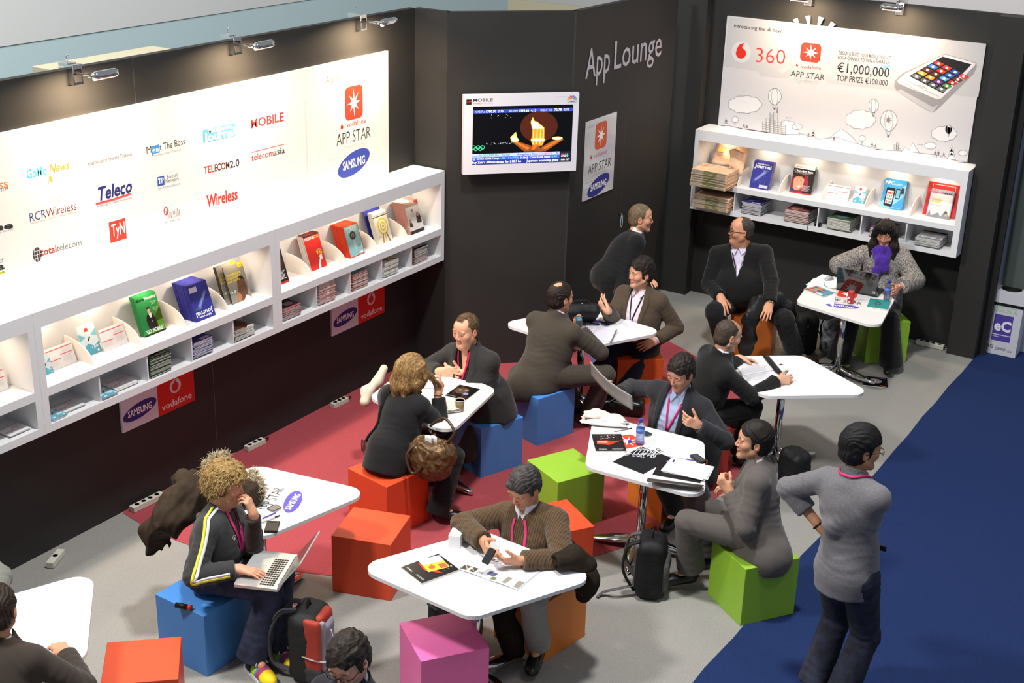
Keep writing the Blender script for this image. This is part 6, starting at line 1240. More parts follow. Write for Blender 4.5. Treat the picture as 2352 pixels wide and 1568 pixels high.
def rack_mat(n, u): return Matrix(((u[0], 0, n[0]), (u[1], 0, n[1]), (0, 1, 0))).to_3x3()
def show(nm, art, cover, w_, h, t, pos, u, n, lean, k, label, group, spine=None, gap=1.03, blab=None, cat='magazine', dx=0.0, bdx=0.0):
    """k copies leaning on a shelf: pos = foot of the front one, u along the shelf, n out of it"""
    mb = mag(w_, h, t, cover, art, spine); a = math.radians(lean); u = np.asarray(u, float); n = np.asarray(n, float); up = UZ*math.cos(a)-n*math.sin(a); out_ = n*math.cos(a)+UZ*math.sin(a)
    R = Matrix(np.stack([u, up, out_], 1).tolist()); o = mb.build(nm); rg = random.Random(len(label))
    for i in range(k):
        q = o if i == 0 else o.copy()
        if i: link(q)
        off = t*gap*i; p_ = np.asarray(pos)-n*off/math.cos(a)*1.0+u*(rg.uniform(-.002, .002)+(dx*i if not bdx or i == 0 else bdx))+UZ*(.0015)
        q.matrix_world = Matrix.Translation(Vector(p_)) @ R.to_4x4(); tag(q, label if i == 0 else (blab or label.replace('front', 'behind the front')), cat, group)
    return o
gL = 'magazines on the long left shelf'; uL, nL = (0, 1, 0), (1, 0, 0); z0 = 1.39
def shL(nm, art, cover, y0, y1, h, x, k, label, blab, t=.006, spine=None, cat='magazine', lean=18, **kw): return show(nm, art, cover, y1-y0, h, t, (x, (y0+y1)/2, z0), uL, nL, lean, k, label, 'displayed '+cat+'s: '+label[:38], spine, blab=blab, cat=cat, **kw)
shL('magazine', a_green, '2f8a4a', 6.262, 6.464, .29, -6.93, 8, 'green GO MOBILE magazine standing at the front of its row on the left shelf', 'green magazine standing behind the front GO MOBILE one')
shL('magazine', a_mj, '3a3a94', 6.69, 6.89, .275, -6.853, 15, 'purple upside-down Journal magazine at the front of its row on the left shelf', 'purple magazine standing behind the upside-down Journal one', .009)
shL('magazine', a_afr, '3c3a36', 7.13, 7.34, .29, -6.905, 1, 'grey magazine with yellow lettering standing foremost on the left shelf', None, .007)
shL('magazine', a_afr, '3c3a36', 7.085, 7.295, .295, -6.93, 4, 'grey magazine with yellow lettering half hidden behind its twin', 'grey magazine at the back of the yellow-lettered row', .007)
shL('magazine', a_dark, '1f1a1a', 7.585, 7.788, .29, -6.915, 2, 'dark magazine with a red foot half hidden by the shelf upright', 'dark magazine behind the half hidden one', .005)
shL('magazine', a_t2, 'cf2f2a', 8.085, 8.28, .29, -6.93, 9, 'red magazine with a white arrow at the front of its row', 'magazine standing behind the red one with the white arrow', .007, 'd8d4d2')
shL('magazine', a_time, 'cf4026', 8.54, 8.735, .27, -6.89, 16, 'red-bordered TIME magazine with a car key at the front of its row', 'red-edged magazine behind the one with the car key', .0075)
shL('magazine', a_asia, 'e4e0d2', 8.985, 9.18, .275, -6.93, 7, 'cream magazine with a yellow archery target at the front', 'cream magazine behind the archery target one', .006)
mb = MB(); mb.box((0, .16, 0), (.225, .32, .004), ink('2f3590')); o = mb.build('leaflet_holder'); o.matrix_world = Matrix.Translation(Vector((-7.0, 9.075, z0+.002))) @ Matrix(np.stack([(0, 1, 0), UZ*.951-np.array((1., 0, 0))*.309, np.array((1., 0, 0))*.951+UZ*.309], 1).tolist()).to_4x4(); tag(o, 'blue backing card behind the archery target magazines', 'holder')
shL('magazine', a_bus, 'd9d2cc', 9.385, 9.588, .285, -6.878, 15, 'pale magazine with two men on its cover, nearest the black return wall', 'pink-edged magazine behind the one with two men', .008, 'c28a80')
shL('leaflet', a_leaf, 'f2eff0', 5.455, 5.68, .15, -6.97, 3, 'white leaflet with red rules in the first bay right of the seam', 'white leaflet behind the red-ruled one, first bay right of the seam', .002, None, 'leaflet')
shL('leaflet', a_blue, 'dcecf0', 5.38, 5.47, .13, -6.955, 2, 'blue leaflet half hidden by the shelf upright', 'blue leaflet behind the half hidden blue one', .002, None, 'leaflet')
shL('leaflet', a_blue, 'dcecf0', 5.76, 5.91, .215, -6.985, 4, 'blue leaflet with a phone picture beside the red-ruled white one', 'blue leaflet behind the one with a phone picture', .002, None, 'leaflet')
shL('leaflet', a_leaf, 'f2eff0', 5.912, 6.13, .15, -6.96, 3, 'white leaflet with red rules right of the blue phone leaflet', 'white leaflet behind the one right of the blue leaflet', .002, None, 'leaflet')
shL('leaflet', a_leaf, 'f2eff0', 4.90, 5.12, .15, -6.97, 3, 'white leaflet with red rules in the shelf unit at the left edge', 'white leaflet behind the one at the left edge', .002, None, 'leaflet')
# flat stacks below
def stack(nm, art, cover, w_, h, t, pos, u, n, k, label, blab, spine=None, cat='magazine', jit=.006, mix=None):
    """k magazines lying flat: cover up, spine towards -u, pos = middle of the stack's foot"""
    mb = mag(w_, h, t, cover, art, spine); o = mb.build(nm); rg = random.Random(sum(map(ord, label))); gr = 'stack: '+label[:40]; o2 = o
    u = np.asarray(u, float); n = np.asarray(n, float)
    if mix: o2 = mag(w_, h, t, mix, None, mix).build(nm); 
    for i in range(k):
        top = i == k-1; src = o if (top or not mix or i % 3) else o2
        q = src if (top or (src is o2 and not o2.get('label'))) else src.copy()
        if q is not src: link(q)
        j = rg.uniform(-1, 1)*.03; u2 = u*math.cos(j)+n*math.sin(j); v2 = -n*math.cos(j)+u*math.sin(j)
        p_ = np.asarray(pos)+UZ*(t*1.04*(i+1)+.001)+u*rg.uniform(-jit, jit)+n*rg.uniform(-jit, jit)-v2*h/2; q.matrix_world = Matrix.Translation(Vector(p_)) @ Matrix(np.stack([u2, v2, np.cross(u2, v2)], 1).tolist()).to_4x4()
        tag(q, label if top else blab, cat, gr)
    return o
def stL(y, art, cover, k, t, label, blab, w_=.2, h=.27, cat='magazine', x=-6.945, **kw): return stack('leaflet' if cat == 'leaflet' else 'magazine', art, cover, w_, h, t, (x, y, 1.13), uL, nL, k, label, blab, cat=cat, **kw)
stL(5.50, a_leaf, 'e6e3e4', 4, .004, 'white red-ruled leaflet on top of the pile below the first bay', 'white leaflet in the low pile below the first bay', .2, .15, 'leaflet', -6.90); stL(5.36, a_blue, 'cfe2ea', 5, .004, 'blue leaflet on top of the low pile by the shelf upright', 'blue leaflet in the low pile by the shelf upright', .12, .15, 'leaflet', -6.875)
stL(5.97, a_leaf, 'e6e3e4', 5, .004, 'white red-ruled leaflet on top of the pile beside the green stack', 'white leaflet in the pile beside the green stack', .2, .15, 'leaflet', -6.90); stL(5.79, a_blue, 'cfe2ea', 5, .004, 'blue leaflet on top of the pile beside the green stack', 'blue leaflet in the pile beside the green stack', .13, .15, 'leaflet', -6.87)
stL(5.06, a_leaf, 'e6e3e4', 4, .004, 'white red-ruled leaflet on the pile at the left edge', 'white leaflet in the pile at the left edge', .16, .15, 'leaflet', -6.90)
stL(6.275, a_green, '2f6a44', 20, .007, 'green magazine on top of the tall flat stack', 'magazine in the tall flat stack under the green cover')
stL(6.70, lambda p: a_mj(p, True), '3a3a94', 14, .009, 'purple magazine on top of the flat stack', 'magazine in the flat stack under the purple cover')
stL(7.14, a_afr, '4a4740', 9, .009, 'grey yellow-lettered magazine on top of the plastic-wrapped stack', 'magazine in the stack under the grey yellow-lettered cover', .22)
stL(7.70, a_dark, '241d1d', 14, .007, 'dark magazine on top of the flat stack beside the upright', 'magazine in the flat stack under the dark cover', spine='c8c0c4')
stL(8.13, a_t2, 'c03a34', 22, .008, 'red magazine on top of the white-edged stack', 'white-edged magazine in the stack under the red cover', spine='d4d2d6')
stL(8.56, a_time, 'b84a34', 20, .0075, 'TIME magazine on top of the red-edged stack', 'red-edged magazine in the stack under the TIME cover', mix='d8d2d0')
stL(9.0, a_asia, 'c4c8c4', 13, .010, 'pale magazine on top of the stack with thick white edges', 'magazine with thick white edges in the pale stack', spine='d8dadc')
stL(9.44, a_bus, '54504e', 15, .0095, 'dark-topped magazine on the stack nearest the return wall', 'magazine in the stack nearest the return wall', mix='b06a5c')
# right shelf
uR, nR = (1, 0, 0), (0, -1, 0); zr = 1.352
def shR(nm, art, cover, x0, x1, h, y, k, label, blab, t=.006, spine=None, cat='magazine', lean=18, **kw): return show(nm, art, cover, x1-x0, h, t, ((x0+x1)/2, y, zr), uR, nR, lean, k, label, 'displayed '+cat+'s: '+label[:38], spine, blab=blab, cat=cat, **kw)
shR('magazine', lambda p: a_mj(p, True), '33348e', -5.155, -4.943, .28, 12.955, 8, 'purple Journal magazine at the front of its row beside the newspapers', 'purple magazine behind the Journal one beside the newspapers', .008)
shR('magazine', a_tt, '191517', -4.747, -4.525, .29, 13.04, 5, 'Changing face magazine with a smiling portrait at the front', 'magazine behind the smiling portrait', .005)
shR('leaflet', a_leaf, 'f2eff0', -4.36, -4.13, .15, 13.05, 2, 'white red-ruled leaflet beside the small pale blue one', 'white leaflet behind the red-ruled one on the right shelf', .002, None, 'leaflet')
shR('leaflet', a_blue, 'dcecf0', -4.085, -3.97, .17, 13.07, 2, 'small pale blue leaflet between white leaflet and NFC magazine', 'small blue leaflet behind the pale blue one', .002, None, 'leaflet')
shR('magazine', a_nfc, '3a9ad4', -3.80, -3.58, .29, 13.06, 4, 'sky-blue NFC magazine with phones at the front of its row', 'blue magazine behind the NFC one', .006)
mb = MB(); mb.box((0, .175, -.006), (.31, .35, .012), ink('c8302c', .4)); p = Print(mb, (-.155, 0, 0), (1, 0, 0), (0, 1, 0)); p.text('Please Visit 7G22 (Hall 7) for Free Copy', .012, .325, .286, .012, 'f2e6e4', .01); p.line(rrect(.045, .02, .265, .305, .002), .004, 'e8e4e4', closed=True); o = mb.build('magazine_rack')
o.matrix_world = Matrix.Translation(Vector((-3.225, 13.085, zr+.002))) @ Matrix(np.stack([np.array((1., 0, 0)), UZ*.956+np.array((0, 1., 0))*.292, np.array((0, -1., 0))*.956+UZ*.292], 1).tolist()).to_4x4(); tag(o, 'red display rack holding pale magazines at the right end of the shelf', 'rack')
shR('magazine', a_ta, 'b8bac0', -3.33, -3.112, .27, 13.035, 4, 'pale magazine in the red rack at the front', 'magazine behind the front pale one in the red rack', .007, bdx=.006)
def stR(x, art, cover, k, t, label, blab, w_=.215, h=.28, y=13.0, **kw): return stack('magazine', art, cover, w_, h, t, (x, y, 1.09), uR, nR, k, label, blab, **kw)
stR(-5.07, lambda p: a_mj(p, True), '3d3d7c', 14, .0085, 'purple magazine on top of the flat stack on the right shelf', 'magazine in the purple-topped stack on the right shelf')
stR(-4.58, a_tt, '3a2a30', 14, .009, 'dark portrait magazine on top of the flat stack on the right shelf', 'magazine in the stack under the dark portrait cover', w_=.25, spine='b8a8ac')
stR(-4.13, lambda p: CP(p).P([(0, .5), (.5, .9), (1, .7), (1, 0), (0, 0)], '46603a', 1).E(.5, .35, .3, .14, '8fb0c8'), '33402e', 11, .011, 'green and blue covered magazine on the stack beside the adapter', 'magazine in the stack beside the adapter', w_=.24, h=.29)
stR(-3.70, a_t2, '7a5a78', 12, .008, 'mauve magazine on the stack behind the dark-haired woman', 'magazine in the stack behind the dark-haired woman')
stR(-3.235, a_ta, '5f6268', 10, .0085, 'grey magazine on top of the low stack at the right end', 'magazine in the low stack at the right end', w_=.24, h=.28)
# newspapers: salmon pink, folded, two piles and one propped open
salmon = M('newsprint', 'd8b294', .85, noise=.1, nscale=25); salm2 = M('newsprint_edge', 'b8a080', .9, noise=.25, nscale=50)
def paperfold(wd, dp, t, seed, bands=True):
    mb = MB(); mb.box((0, 0, t/2), (wd, dp, t*.92), salmon); rg = random.Random(seed)
    if bands:
        for x0, x1, c in ((-.48, -.16, '9a9484'), (-.16, .22, '5c6a44'), (.22, .45, '8f8a78')): mb.box((wd*(x0+x1)/2, -dp/2-.0003, t/2), (wd*(x1-x0), .0006, t*.7), ink(c, .9))
    p = Print(mb, (-wd/2, -dp/2, t*.97), (wd, 0, 0), (0, dp, 0)); p.n = UZ; p.text('FINANCIAL TIMES', .06, .82, .85, .10, '4a3a34', .004); p.rect(.05, .55, .40, .76, 'b8a08c'); p.rect(.05, .60, .2, .72, 'c88a3a', 2)
    for k in range(10): p.rect(.46, .74-.07*k, .93, .755-.07*k, '9a8474')
    return mb
for pile, (zb_, k_, y_, xo, lb, bl) in enumerate(((1.092, 11, 12.92, -5.49, 'salmon newspaper on top of the lower newspaper pile', 'folded salmon newspaper in the lower pile'), (1.353, 14, 12.80, -5.485, 'salmon newspaper on top of the upper newspaper pile', 'folded salmon newspaper in the upper pile'))):
    t_ = .0125; proto = paperfold(.40, .30, t_, pile).build('newspaper'); rg = random.Random(pile+3)
    for i in range(k_):
        q = proto if i == k_-1 else proto.copy()
        if i != k_-1: link(q)
        q.location = (xo+rg.uniform(-.006, .006), y_+rg.uniform(-.006, .006), zb_+i*t_*1.01); q.rotation_euler = (0, 0, rg.uniform(-.02, .02)); tag(q, lb if i == k_-1 else bl, 'newspaper', 'salmon newspaper pile '+('below' if pile == 0 else 'above'))
mb = MB(); V = np.zeros((12, 10, 3))
for i in range(12):
    for j in range(10): a, b = i/11, j/9; V[i, j] = (-5.62+.36*a, 13.02+.13*b+.01*math.sin(3*a+2*b), 1.535+.20*b-.02*math.sin(6*a)*(1-b))
mb.grid(V, salmon, .003); p = Print(mb, (-5.60, 13.015, 1.56), (1, 0, 0), nrm((0, .13, .20)), .006); p.text('FINANCIAL', .02, .15, .2, .03, '4a3a34', .004); p.rect(.02, .10, .08, .14, 'c88a3a')
for k in range(4): p.rect(.02, .08-.018*k, .15, .085-.018*k, '9a8474')
V2 = np.array([[(-5.42+.15*a+.03*b, 12.97-.02*b+.09*a*(1-b)+.02*math.sin(4*b), 1.70-.17*b-.05*a*b+.02*math.sin(5*a)) for b in np.linspace(0, 1, 9)] for a in np.linspace(0, 1, 6)]); mb.grid(V2, salmon, .003)
tag(mb.build('newspaper'), 'salmon newspaper propped open against the back above the pile', 'newspaper')
# ---------------------------------------------------------------- small things on the tables and the floor
def flat(nm, px, z, t, m, art=None, label=None, cat=None, group=None, mtop=None, size=None, bevel=0.0):
    """a flat rectangular thing lying at height z; px = its four corners in the photograph, artwork order bl, br, tr, tl"""
    Q = [A(*q, z+t) for q in px]; c = sum(Q)/4; u = nrm(Q[1]-Q[0]+Q[2]-Q[3]); u[2] = 0; u = nrm(u); v = np.cross(UZ, u)
    W_ = size[0] if size else (np.linalg.norm(Q[1]-Q[0])+np.linalg.norm(Q[2]-Q[3]))/2; H_ = size[1] if size else abs((Q[3]-Q[0]+Q[2]-Q[1]) @ v)/2
    mb = MB(); mb.box((0, 0, t/2), (W_, H_, t*.999), m)
    if mtop: mb.box((0, 0, t-.0003), (W_, H_, .0008), mtop)
    if art: p = Print(mb, (-W_/2, -H_/2, t+.0002), (W_, 0, 0), (0, H_, 0), .0003); p.n = UZ; art(p)
    o = mb.build(nm, None, (c[0], c[1], z+.0005), bevel=bevel, rz=math.atan2(u[1], u[0])); return tag(o, label, cat, group)
def pen(a, b, z, m, m2, label, held=None, r=.0042):
    P0, P1 = (A(*a, z+r), A(*b, z+r)) if held is None else held; d = P1-P0; L_ = np.linalg.norm(d); d = d/L_; o_ = P0.copy(); e = empty('pen', o_, 0, label, 'pen')
    MB().tube([d*0, d*L_*.7], r, m, 8).build('barrel', e); MB().tube([d*L_*.7, d*L_*.97, d*L_], [r*1.1, r*1.05, r*.5], m2, 8).build('cap', e); return e
def phone(px, z, t, hexc, label, scr='20242a', rim='8a8a8e', art=None):
    Q = [A(*q, z+t) for q in px]; c = sum(Q)/4; u = nrm((Q[1]-Q[0]+Q[2]-Q[3])*V3(1, 1, 0)); v = np.cross(UZ, u); W_ = (np.linalg.norm(Q[1]-Q[0])+np.linalg.norm(Q[2]-Q[3]))/2; H_ = abs((Q[3]-Q[0]+Q[2]-Q[1]) @ v)/2
    e = empty('mobile_phone', (c[0], c[1], z+.0005), math.atan2(u[1], u[0]), label, 'phone'); mb = MB(); mb.prism(rrect(-W_/2, -H_/2, W_/2, H_/2, min(W_, H_)*.22), 0, t, M('phone_'+rim, rim, .3, .6), None, ink(hexc, .25)); mb.build('case', e)
    s = MB(); q = min(W_, H_)*.08; s.prism(rrect(-W_/2+q*1.6, -H_/2+q, W_/2-q*1.6, H_/2-q, q), t, t+.0006, M('glassy_'+scr, scr, .06, coat=1.0)); s.build('screen', e); return e
def heldphone(c, u, v, w_, h, hexc, label, scr='1d2126'):
    n_ = nrm(np.cross(u, v)); u, v = nrm(u), nrm(np.cross(n_, nrm(u))); e = empty('mobile_phone', c, 0, label, 'phone'); mb = MB(); mb.prism(rrect(-w_/2, -h/2, w_/2, h/2, .008), -.006, .006, ink(hexc, .25), (np.zeros(3), u, v, n_)); mb.build('case', e)
    s = MB(); s.prism(rrect(-w_/2+.005, -h*.05, w_/2-.005, h/2-.006, .003), .006, .0068, M('glassy_'+scr, scr, .06, coat=1.0), (np.zeros(3), u, v, n_)); s.build('screen', e); return e
def lines(p, n=12, x0=.08, x1=.92, y0=.88, y1=.1, c='a9a9b2', h=.014):
    rg = random.Random(n)
    for k in range(n): y = y0+(y1-y0)*k/max(1, n-1); p.rect(x0, y, x0+(x1-x0)*rg.uniform(.6, 1), y+h, c)
def a_mwc(p):
    c = CP(p); c.P([(.10, .40), (.50, .34), (.95, .62), (.62, .56), (.48, .62), (.12, .60)], 'c8321f', 2).P([(.10, .42), (.50, .36), (.48, .58), (.12, .58)], 'dd4a2c', 3).T('MOBILE', .14, .47, .30, .05, 'f0d8d0', .02, 4).T('NATION', .14, .51, .30, .05, 'f0d8d0', .02, 4).lines(.55, .12, 2, .38, 'd8d8d8').T('MOBILE', .12, .08, .25, .04, 'e6e6e6', .01)
    for q in range(16): c.R(.25+.6*((q*37) % 17)/17, .68+.25*((q*23) % 11)/11, .30+.6*((q*37) % 17)/17, .72+.25*((q*23) % 11)/11, ('d8d0c8', '8a5a3a', 'b8b4b8', '5a4a4a')[q % 4], 3)
dark = ink('1b1a1c', .25)
# front table
flat('magazine', [(919.8, 1303), (971.4, 1339.6), (1052.4, 1306.8), (1007.8, 1270.4)], TZ, .013, page, a_mwc, 'thick dark magazine under a yellow card on the front table', 'magazine', mtop=dark)
flat('card', [(961, 1286), (982, 1312), (1035, 1303), (1008, 1275)], TZ+.014, .001, paper, lambda p: (p.rect(0, .0, .45, 1, 'e6e6e8'), CP(p).R(.45, 0, 1, 1, 'e2b83a').R(.62, .62, .95, .95, 'c85a3a', 2).T('SET 4 ISSUES', .50, .30, .12, .10, 'b84a1c', .01).E(.72, .3, .12, .15, 'd8602a', 3)), 'yellow and white card on top of the dark magazine', 'card')
mb = MB(); c0, c1, c2, c3 = A(1048.8, 1305.6, TZ+.004), A(1188.5, 1355, TZ+.004), A(1241, 1311.5, TZ+.004), A(1100, 1274, TZ+.004); V = np.zeros((9, 13, 3))
for i in range(9):
    for j in range(13): a, b = i/8, j/12; V[i, j] = (c0*(1-b)+c1*b)*(1-a)+(c3*(1-b)+c2*b)*a+UZ*(.006*abs(math.sin(PI*b*2))*(1-.3*a)+.001)
mb.grid(np.swapaxes(V, 0, 1), M('newspaper_white', 'd9d9de', .8), .003)
def onnews(pts, h):
    r = []
    for x, y in pts: r.append((c0*(1-x)+c1*x)*(1-y)+(c3*(1-x)+c2*x)*y+UZ*(.006*abs(math.sin(PI*x*2))*(1-.3*y)+.0014+h))
    return np.array(r)
p = Print(mb, (0, 0, 0), (1, 0, 0), (0, 1, 0), .0003, onnews)
for x0, x1, y0, y1, h in ((.03, .26, .05, .30, '4a443c'), (.30, .38, .10, .2, '9a9a94'), (.42, .55, .20, .36, '5a5f86'), (.53, .61, .04, .18, '6a7a4a'), (.72, .98, .05, .36, '8f877c')): p.rect(x0, y0, x1, y1, h, 2)
for k in range(9):
    for x0 in (.06, .29, .53, .77): p.rect(x0, .95-.055*k, x0+.19, .965-.055*k, 'b4b4ba')
for k in range(20): x = .04+.2*((k*13) % 20)/20; p.rect(x, .08+.2*((k*7) % 10)/10, x+.014, .11+.2*((k*7) % 10)/10, 'c8b088', 3)
tag(mb.build('newspaper'), 'open white newspaper under the hands of the man in brown', 'newspaper')
mb = MB(); b0 = A(1039, 1256, TZ); mb.box((0, 0, .042), (.072, .10, .084), M('note_block', 'dcdce0', .8, noise=.05, nscale=200)); tag(mb.build('note_block', None, b0+np.array((0, .04, 0)), rz=math.radians(20)), 'white paper note block at the back edge of the front table', 'note block')
if 'sweater' in PEOPLE:
    I = PEOPLE['sweater']; heldphone(A(1123, 1277, .89), D(140), D(60)+UZ*.9, .048, .10, '17181b', 'black mobile phone between the hands of the man in the brown sweater')
# center table
flat('magazine', [(1369.8, 1035.9), (1441.2, 1035), (1424.6, 996.8), (1357, 996.3)], TZ, .010, page, a_mwc, 'black and red magazine beside the water bottle', 'magazine', mtop=dark)
flat('sheet', [(1365, 998), (1424, 996), (1421, 992), (1362, 994)], TZ, .002, paper, None, 'white paper edge behind the black and red magazine', 'paper', size=(.2, .03))
mb = MB(); ctr = A(1388, 972, TZ); bu, bv = D(-8), D(82)
for s_, (dx, dy, w_, h_) in enumerate(((0, 0, .34, .16), (.03, .01, .24, .13), (-.05, .02, .2, .12))):
    V = np.zeros((15, 11, 3))
    for i in range(15):
        for j in range(11):
            a, b = i/14-.5, j/10-.5; r_ = 1-.25*(abs(a)*2)**2; V[i, j] = ctr+bu*(dx+w_*a+.012*math.sin(9*b+s_))+bv*(dy+h_*b*r_)+UZ*(.004+.018*s_+.045*(1-(2*a)**2)*(1-(2*b)**2)+.010*math.sin(11*a+5*b+s_)*math.sin(13*b+3*s_)+.012)
    V[..., 2] = np.maximum(V[..., 2], TZ+.002+.002*s_); mb.grid(V, (M('plastic_bag', 'dad8d4', .35), paper, M('salmon_paper', 'e2cfc0', .7))[s_ if s_ < 2 else 2] if s_ != 1 else M('thin_paper', 'e4e0da', .6), .002)
p = Print(mb, ctr-bu*.13-bv*.02+UZ*.03, bu, bv); p.n = UZ; p.rect(-.01, -.01, .012, .02, '4a463a'); p.rect(.016, .0, .03, .02, 'c8b03a')
tag(mb.build('plastic_bag'), 'crumpled white plastic bag of papers at the back of the middle table', 'bag')
pen((1411, 991), (1452, 983), TZ, ink('8a8a90', .3), black, 'black and grey pen beside the plastic bag')
def bottle(base, label, capon=True, lab='5a7ac8', h=.20):
    e = empty('water_bottle', base, 0, label, 'bottle'); gl_ = M('bottle_plastic', '8fa8e8', .05, trans=.9, ior=1.25, alpha=.55); mb = MB(); k = h/.2; mb.lathe([(.0, .001), (.027, .001), (.031, .008), (.031, .03), (.029, .06), (.029, .075), (.031, .09), (.031, .125), (.028, .145), (.016, .168), (.0125, .175), (.0125, .186*1)], gl_, seg=24); 
    for q in (.02, .035, .05): mb.tube([(.0315*math.cos(t), .0315*math.sin(t), q) for t in np.linspace(0, 2*PI, 21)[:-1]], .0012, gl_, 5, True)
    mb.build('bottle_body', e); MB().lathe([(.0, .005), (.026, .005), (.028, .06), (.029, .088), (.0, .088)], M('bottle_water', 'b8c8f0', .02, trans=.95, ior=1.2, alpha=.5), seg=20).build('water', e)
    l = MB(); l.lathe([(.0316, .092), (.0316, .124)], M('bottle_label', lab, .35), seg=24); l.build('label', e); MB().lathe([(.0135, .172), (.0145, .174), (.0145, .178), (.0135, .18)], M('cap_blue', '2b3fae', .35)).build('neck_ring', e)
    if capon: MB().lathe([(.0145, .180), (.0145, .197), (.013, .199), (.0, .199)], M('cap_blue', '2b3fae', .35)).build('cap', e)
    return e
bottle(A(1469, 1019, TZ), 'clear blue water bottle on the middle table beside the magazine')
mb = MB(); mb.lathe([(.0, 0), (.0145, 0), (.0145, .014), (.013, .016), (0, .016)], M('cap_blue', '2b3fae', .35), seg=20); tag(mb.build('bottle_cap', None, A(1446, 1016, TZ)), 'blue bottle cap lying left of the water bottle', 'bottle cap')
phone([(1481, 1004), (1495, 998), (1488, 987), (1474, 993)], TZ, .011, '22242a', 'dark mobile phone behind the water bottle', '31424f')
def a_wave(p):
    rg = random.Random(2)
    for k in range(26):
        x, y = rg.uniform(.02, .62), rg.uniform(.45, .97)
        if y < .38+.9*x*.6: continue
        p.line([(x+.10*(1-t)*math.cos(5*t*(1 if k % 2 else -1)+k)*.6, y+.08*(1-t)*math.sin(5*t+k)) for t in np.linspace(0, 1, 10)], .016, 'd8d8dc', 2)
    for k in range(9): p.line([(.02+.075*k+.03*math.sin(7*t+k), 1-.5*t*(1-.06*k)) for t in np.linspace(0, 1, 9)], .02, 'd2d2d8', 3)
flat('folder', [(1411.9, 1061.4), (1483, 1088.7), (1537, 1049.4), (1470.5, 1023)], TZ, .006, black, a_wave, 'black folder with a white swirl pattern in front of the bottle', 'folder', mtop=ink('1a1a1c', .4))
fo = empty('leather_folder', A(1580, 1092, TZ), 0, 'open black leather folder holding papers in front of the grey suit', 'folder'); O = A(1580, 1092, TZ)
q = [A(1505, 1092, TZ+.004), A(1618, 1112, TZ+.004), A(1650, 1076, TZ+.004), A(1533, 1056, TZ+.004)]; mb = MB(); uu = nrm(q[1]-q[0]); vv = np.cross(UZ, uu); fbox(mb, A(1560, 1083, TZ)-O, uu, vv, UZ, -.16, .17, -.115, .105, .001, .005, leather); mb.build('back_cover', fo)
mb = MB(); V = np.array([[A(1492, 1101, TZ+.008)*(1-a)+A(1618, 1117, TZ+.008)*a+(-vv)*.10*b+UZ*(.055*math.sin(b*PI*.55)-.02*b) for b in np.linspace(0, 1, 9)] for a in np.linspace(0, 1, 5)])-O; mb.grid(V, M('brown_leather', '3b3431', .42), .004); mb.build('front_flap', fo)
for k, (dx, ang) in enumerate(((0, 0), (4, .05), (-3, -.04), (2, .02))):
    o = flat('sheet', [(1520+dx, 1080-k), (1623+dx, 1106-k), (1646+dx, 1075-k), (1532+dx, 1055-k)], TZ+.006+.003*k, .002, paper, (lambda p: (lines(p, 16, .30, .92, .86, .12, '9a9a9e', .012), p.rect(.06, .72, .10, .92, '3a3a3a'))) if k == 3 else None, ('printed sheet on top of the papers in the leather folder', 'loose sheet under the printed one in the leather folder')[k < 3], 'paper', None if k == 3 else 'loose sheets in the leather folder', size=(.30, .21)); o.rotation_euler[2] += ang
pen((1537, 1047), (1593, 1057), TZ, ink('d4d4e2', .3), ink('5a4ab8', .3), 'white pen with a purple end on the middle table')
phone([(1606, 1063), (1622, 1057.6), (1602, 1041), (1585, 1043)], TZ, .017, '17181a', 'thick black phone near the hand of the man in grey', '232427', '3a3a3c')
if 'bluesh' in PEOPLE:
    mb = MB(); h0, h1 = A(1357, 845, 1.03), A(1452, 925, .95); ax = nrm(h1-h0); sd = nrm(D(-80)*.5+UZ*.75-ax*((D(-80)*.5+UZ*.75) @ ax)); V = np.array([[h0+(h1-h0)*a+sd*(b-.5)*.13+np.cross(ax, sd)*(.028*math.sin(PI*a)+.02*(b-.5)**2) for b in np.linspace(0, 1, 7)] for a in np.linspace(0, 1, 11)]); mb.grid(V, M('glossy_grey', '8f8f8f', .3), .007)
    tag(mb.build('magazine'), 'grey magazine waved in the hand of the man in the blue shirt', 'magazine')
if 'greys' in PEOPLE: pen(None, None, 0, ink('c8c8d0', .3), ink('3a3a9a', .3), 'white and blue pen in the hand of the man in grey', (A(1668, 1118, .84), A(1682, 1104, .90)))
# writer's table
bk = empty('open_book', A(1748, 845, TZ), 0, 'open ring-bound document the man in black is writing in', 'book'); O = A(1748, 845, TZ)
for nm, px, t_ in (('left_pages', [(1705, 862), (1777, 849), (1747, 816), (1690, 836)], .014), ('right_pages', [(1712, 874), (1790, 862), (1777, 851), (1703, 864)], .006)):
    Q = [A(*q_, TZ+t_) for q_ in px]; mb = MB(); cc = [q_-O for q_ in Q]; lo = [np.array([q_[0], q_[1], .001]) for q_ in cc]; mb.add(lo+cc, [(3, 2, 1, 0), (4, 5, 6, 7), (0, 1, 5, 4), (1, 2, 6, 5), (2, 3, 7, 6), (3, 0, 4, 7)], paper)
    p = Print(mb, cc[0], cc[1]-cc[0], cc[3]-cc[0], .0008); p.n = UZ; lines(p, 12, .06, .92, .9, .1, 'b4b4c2', .016); mb.build(nm, bk)
mb = MB(); V = np.array([[A(1750+30*a, 816+37*a, TZ+.016+.02*math.sin(PI*b))-O+D(-10)*.06*(b-.0) for b in np.linspace(0, 1, 6)] for a in np.linspace(0, 1, 6)]); mb.grid(V, ink('1c1c1e', .3), .002); mb.build('black_cover', bk)
flat('sheet', [(1795, 868), (1832, 862), (1806, 832), (1772, 838)], TZ, .003, paper, lambda p: (lines(p, 6, .1, .5, .8, .4), p.rect(.7, .86, .9, .96, '2a2a2a')), 'white sheet beside the open document on the writing table', 'paper')
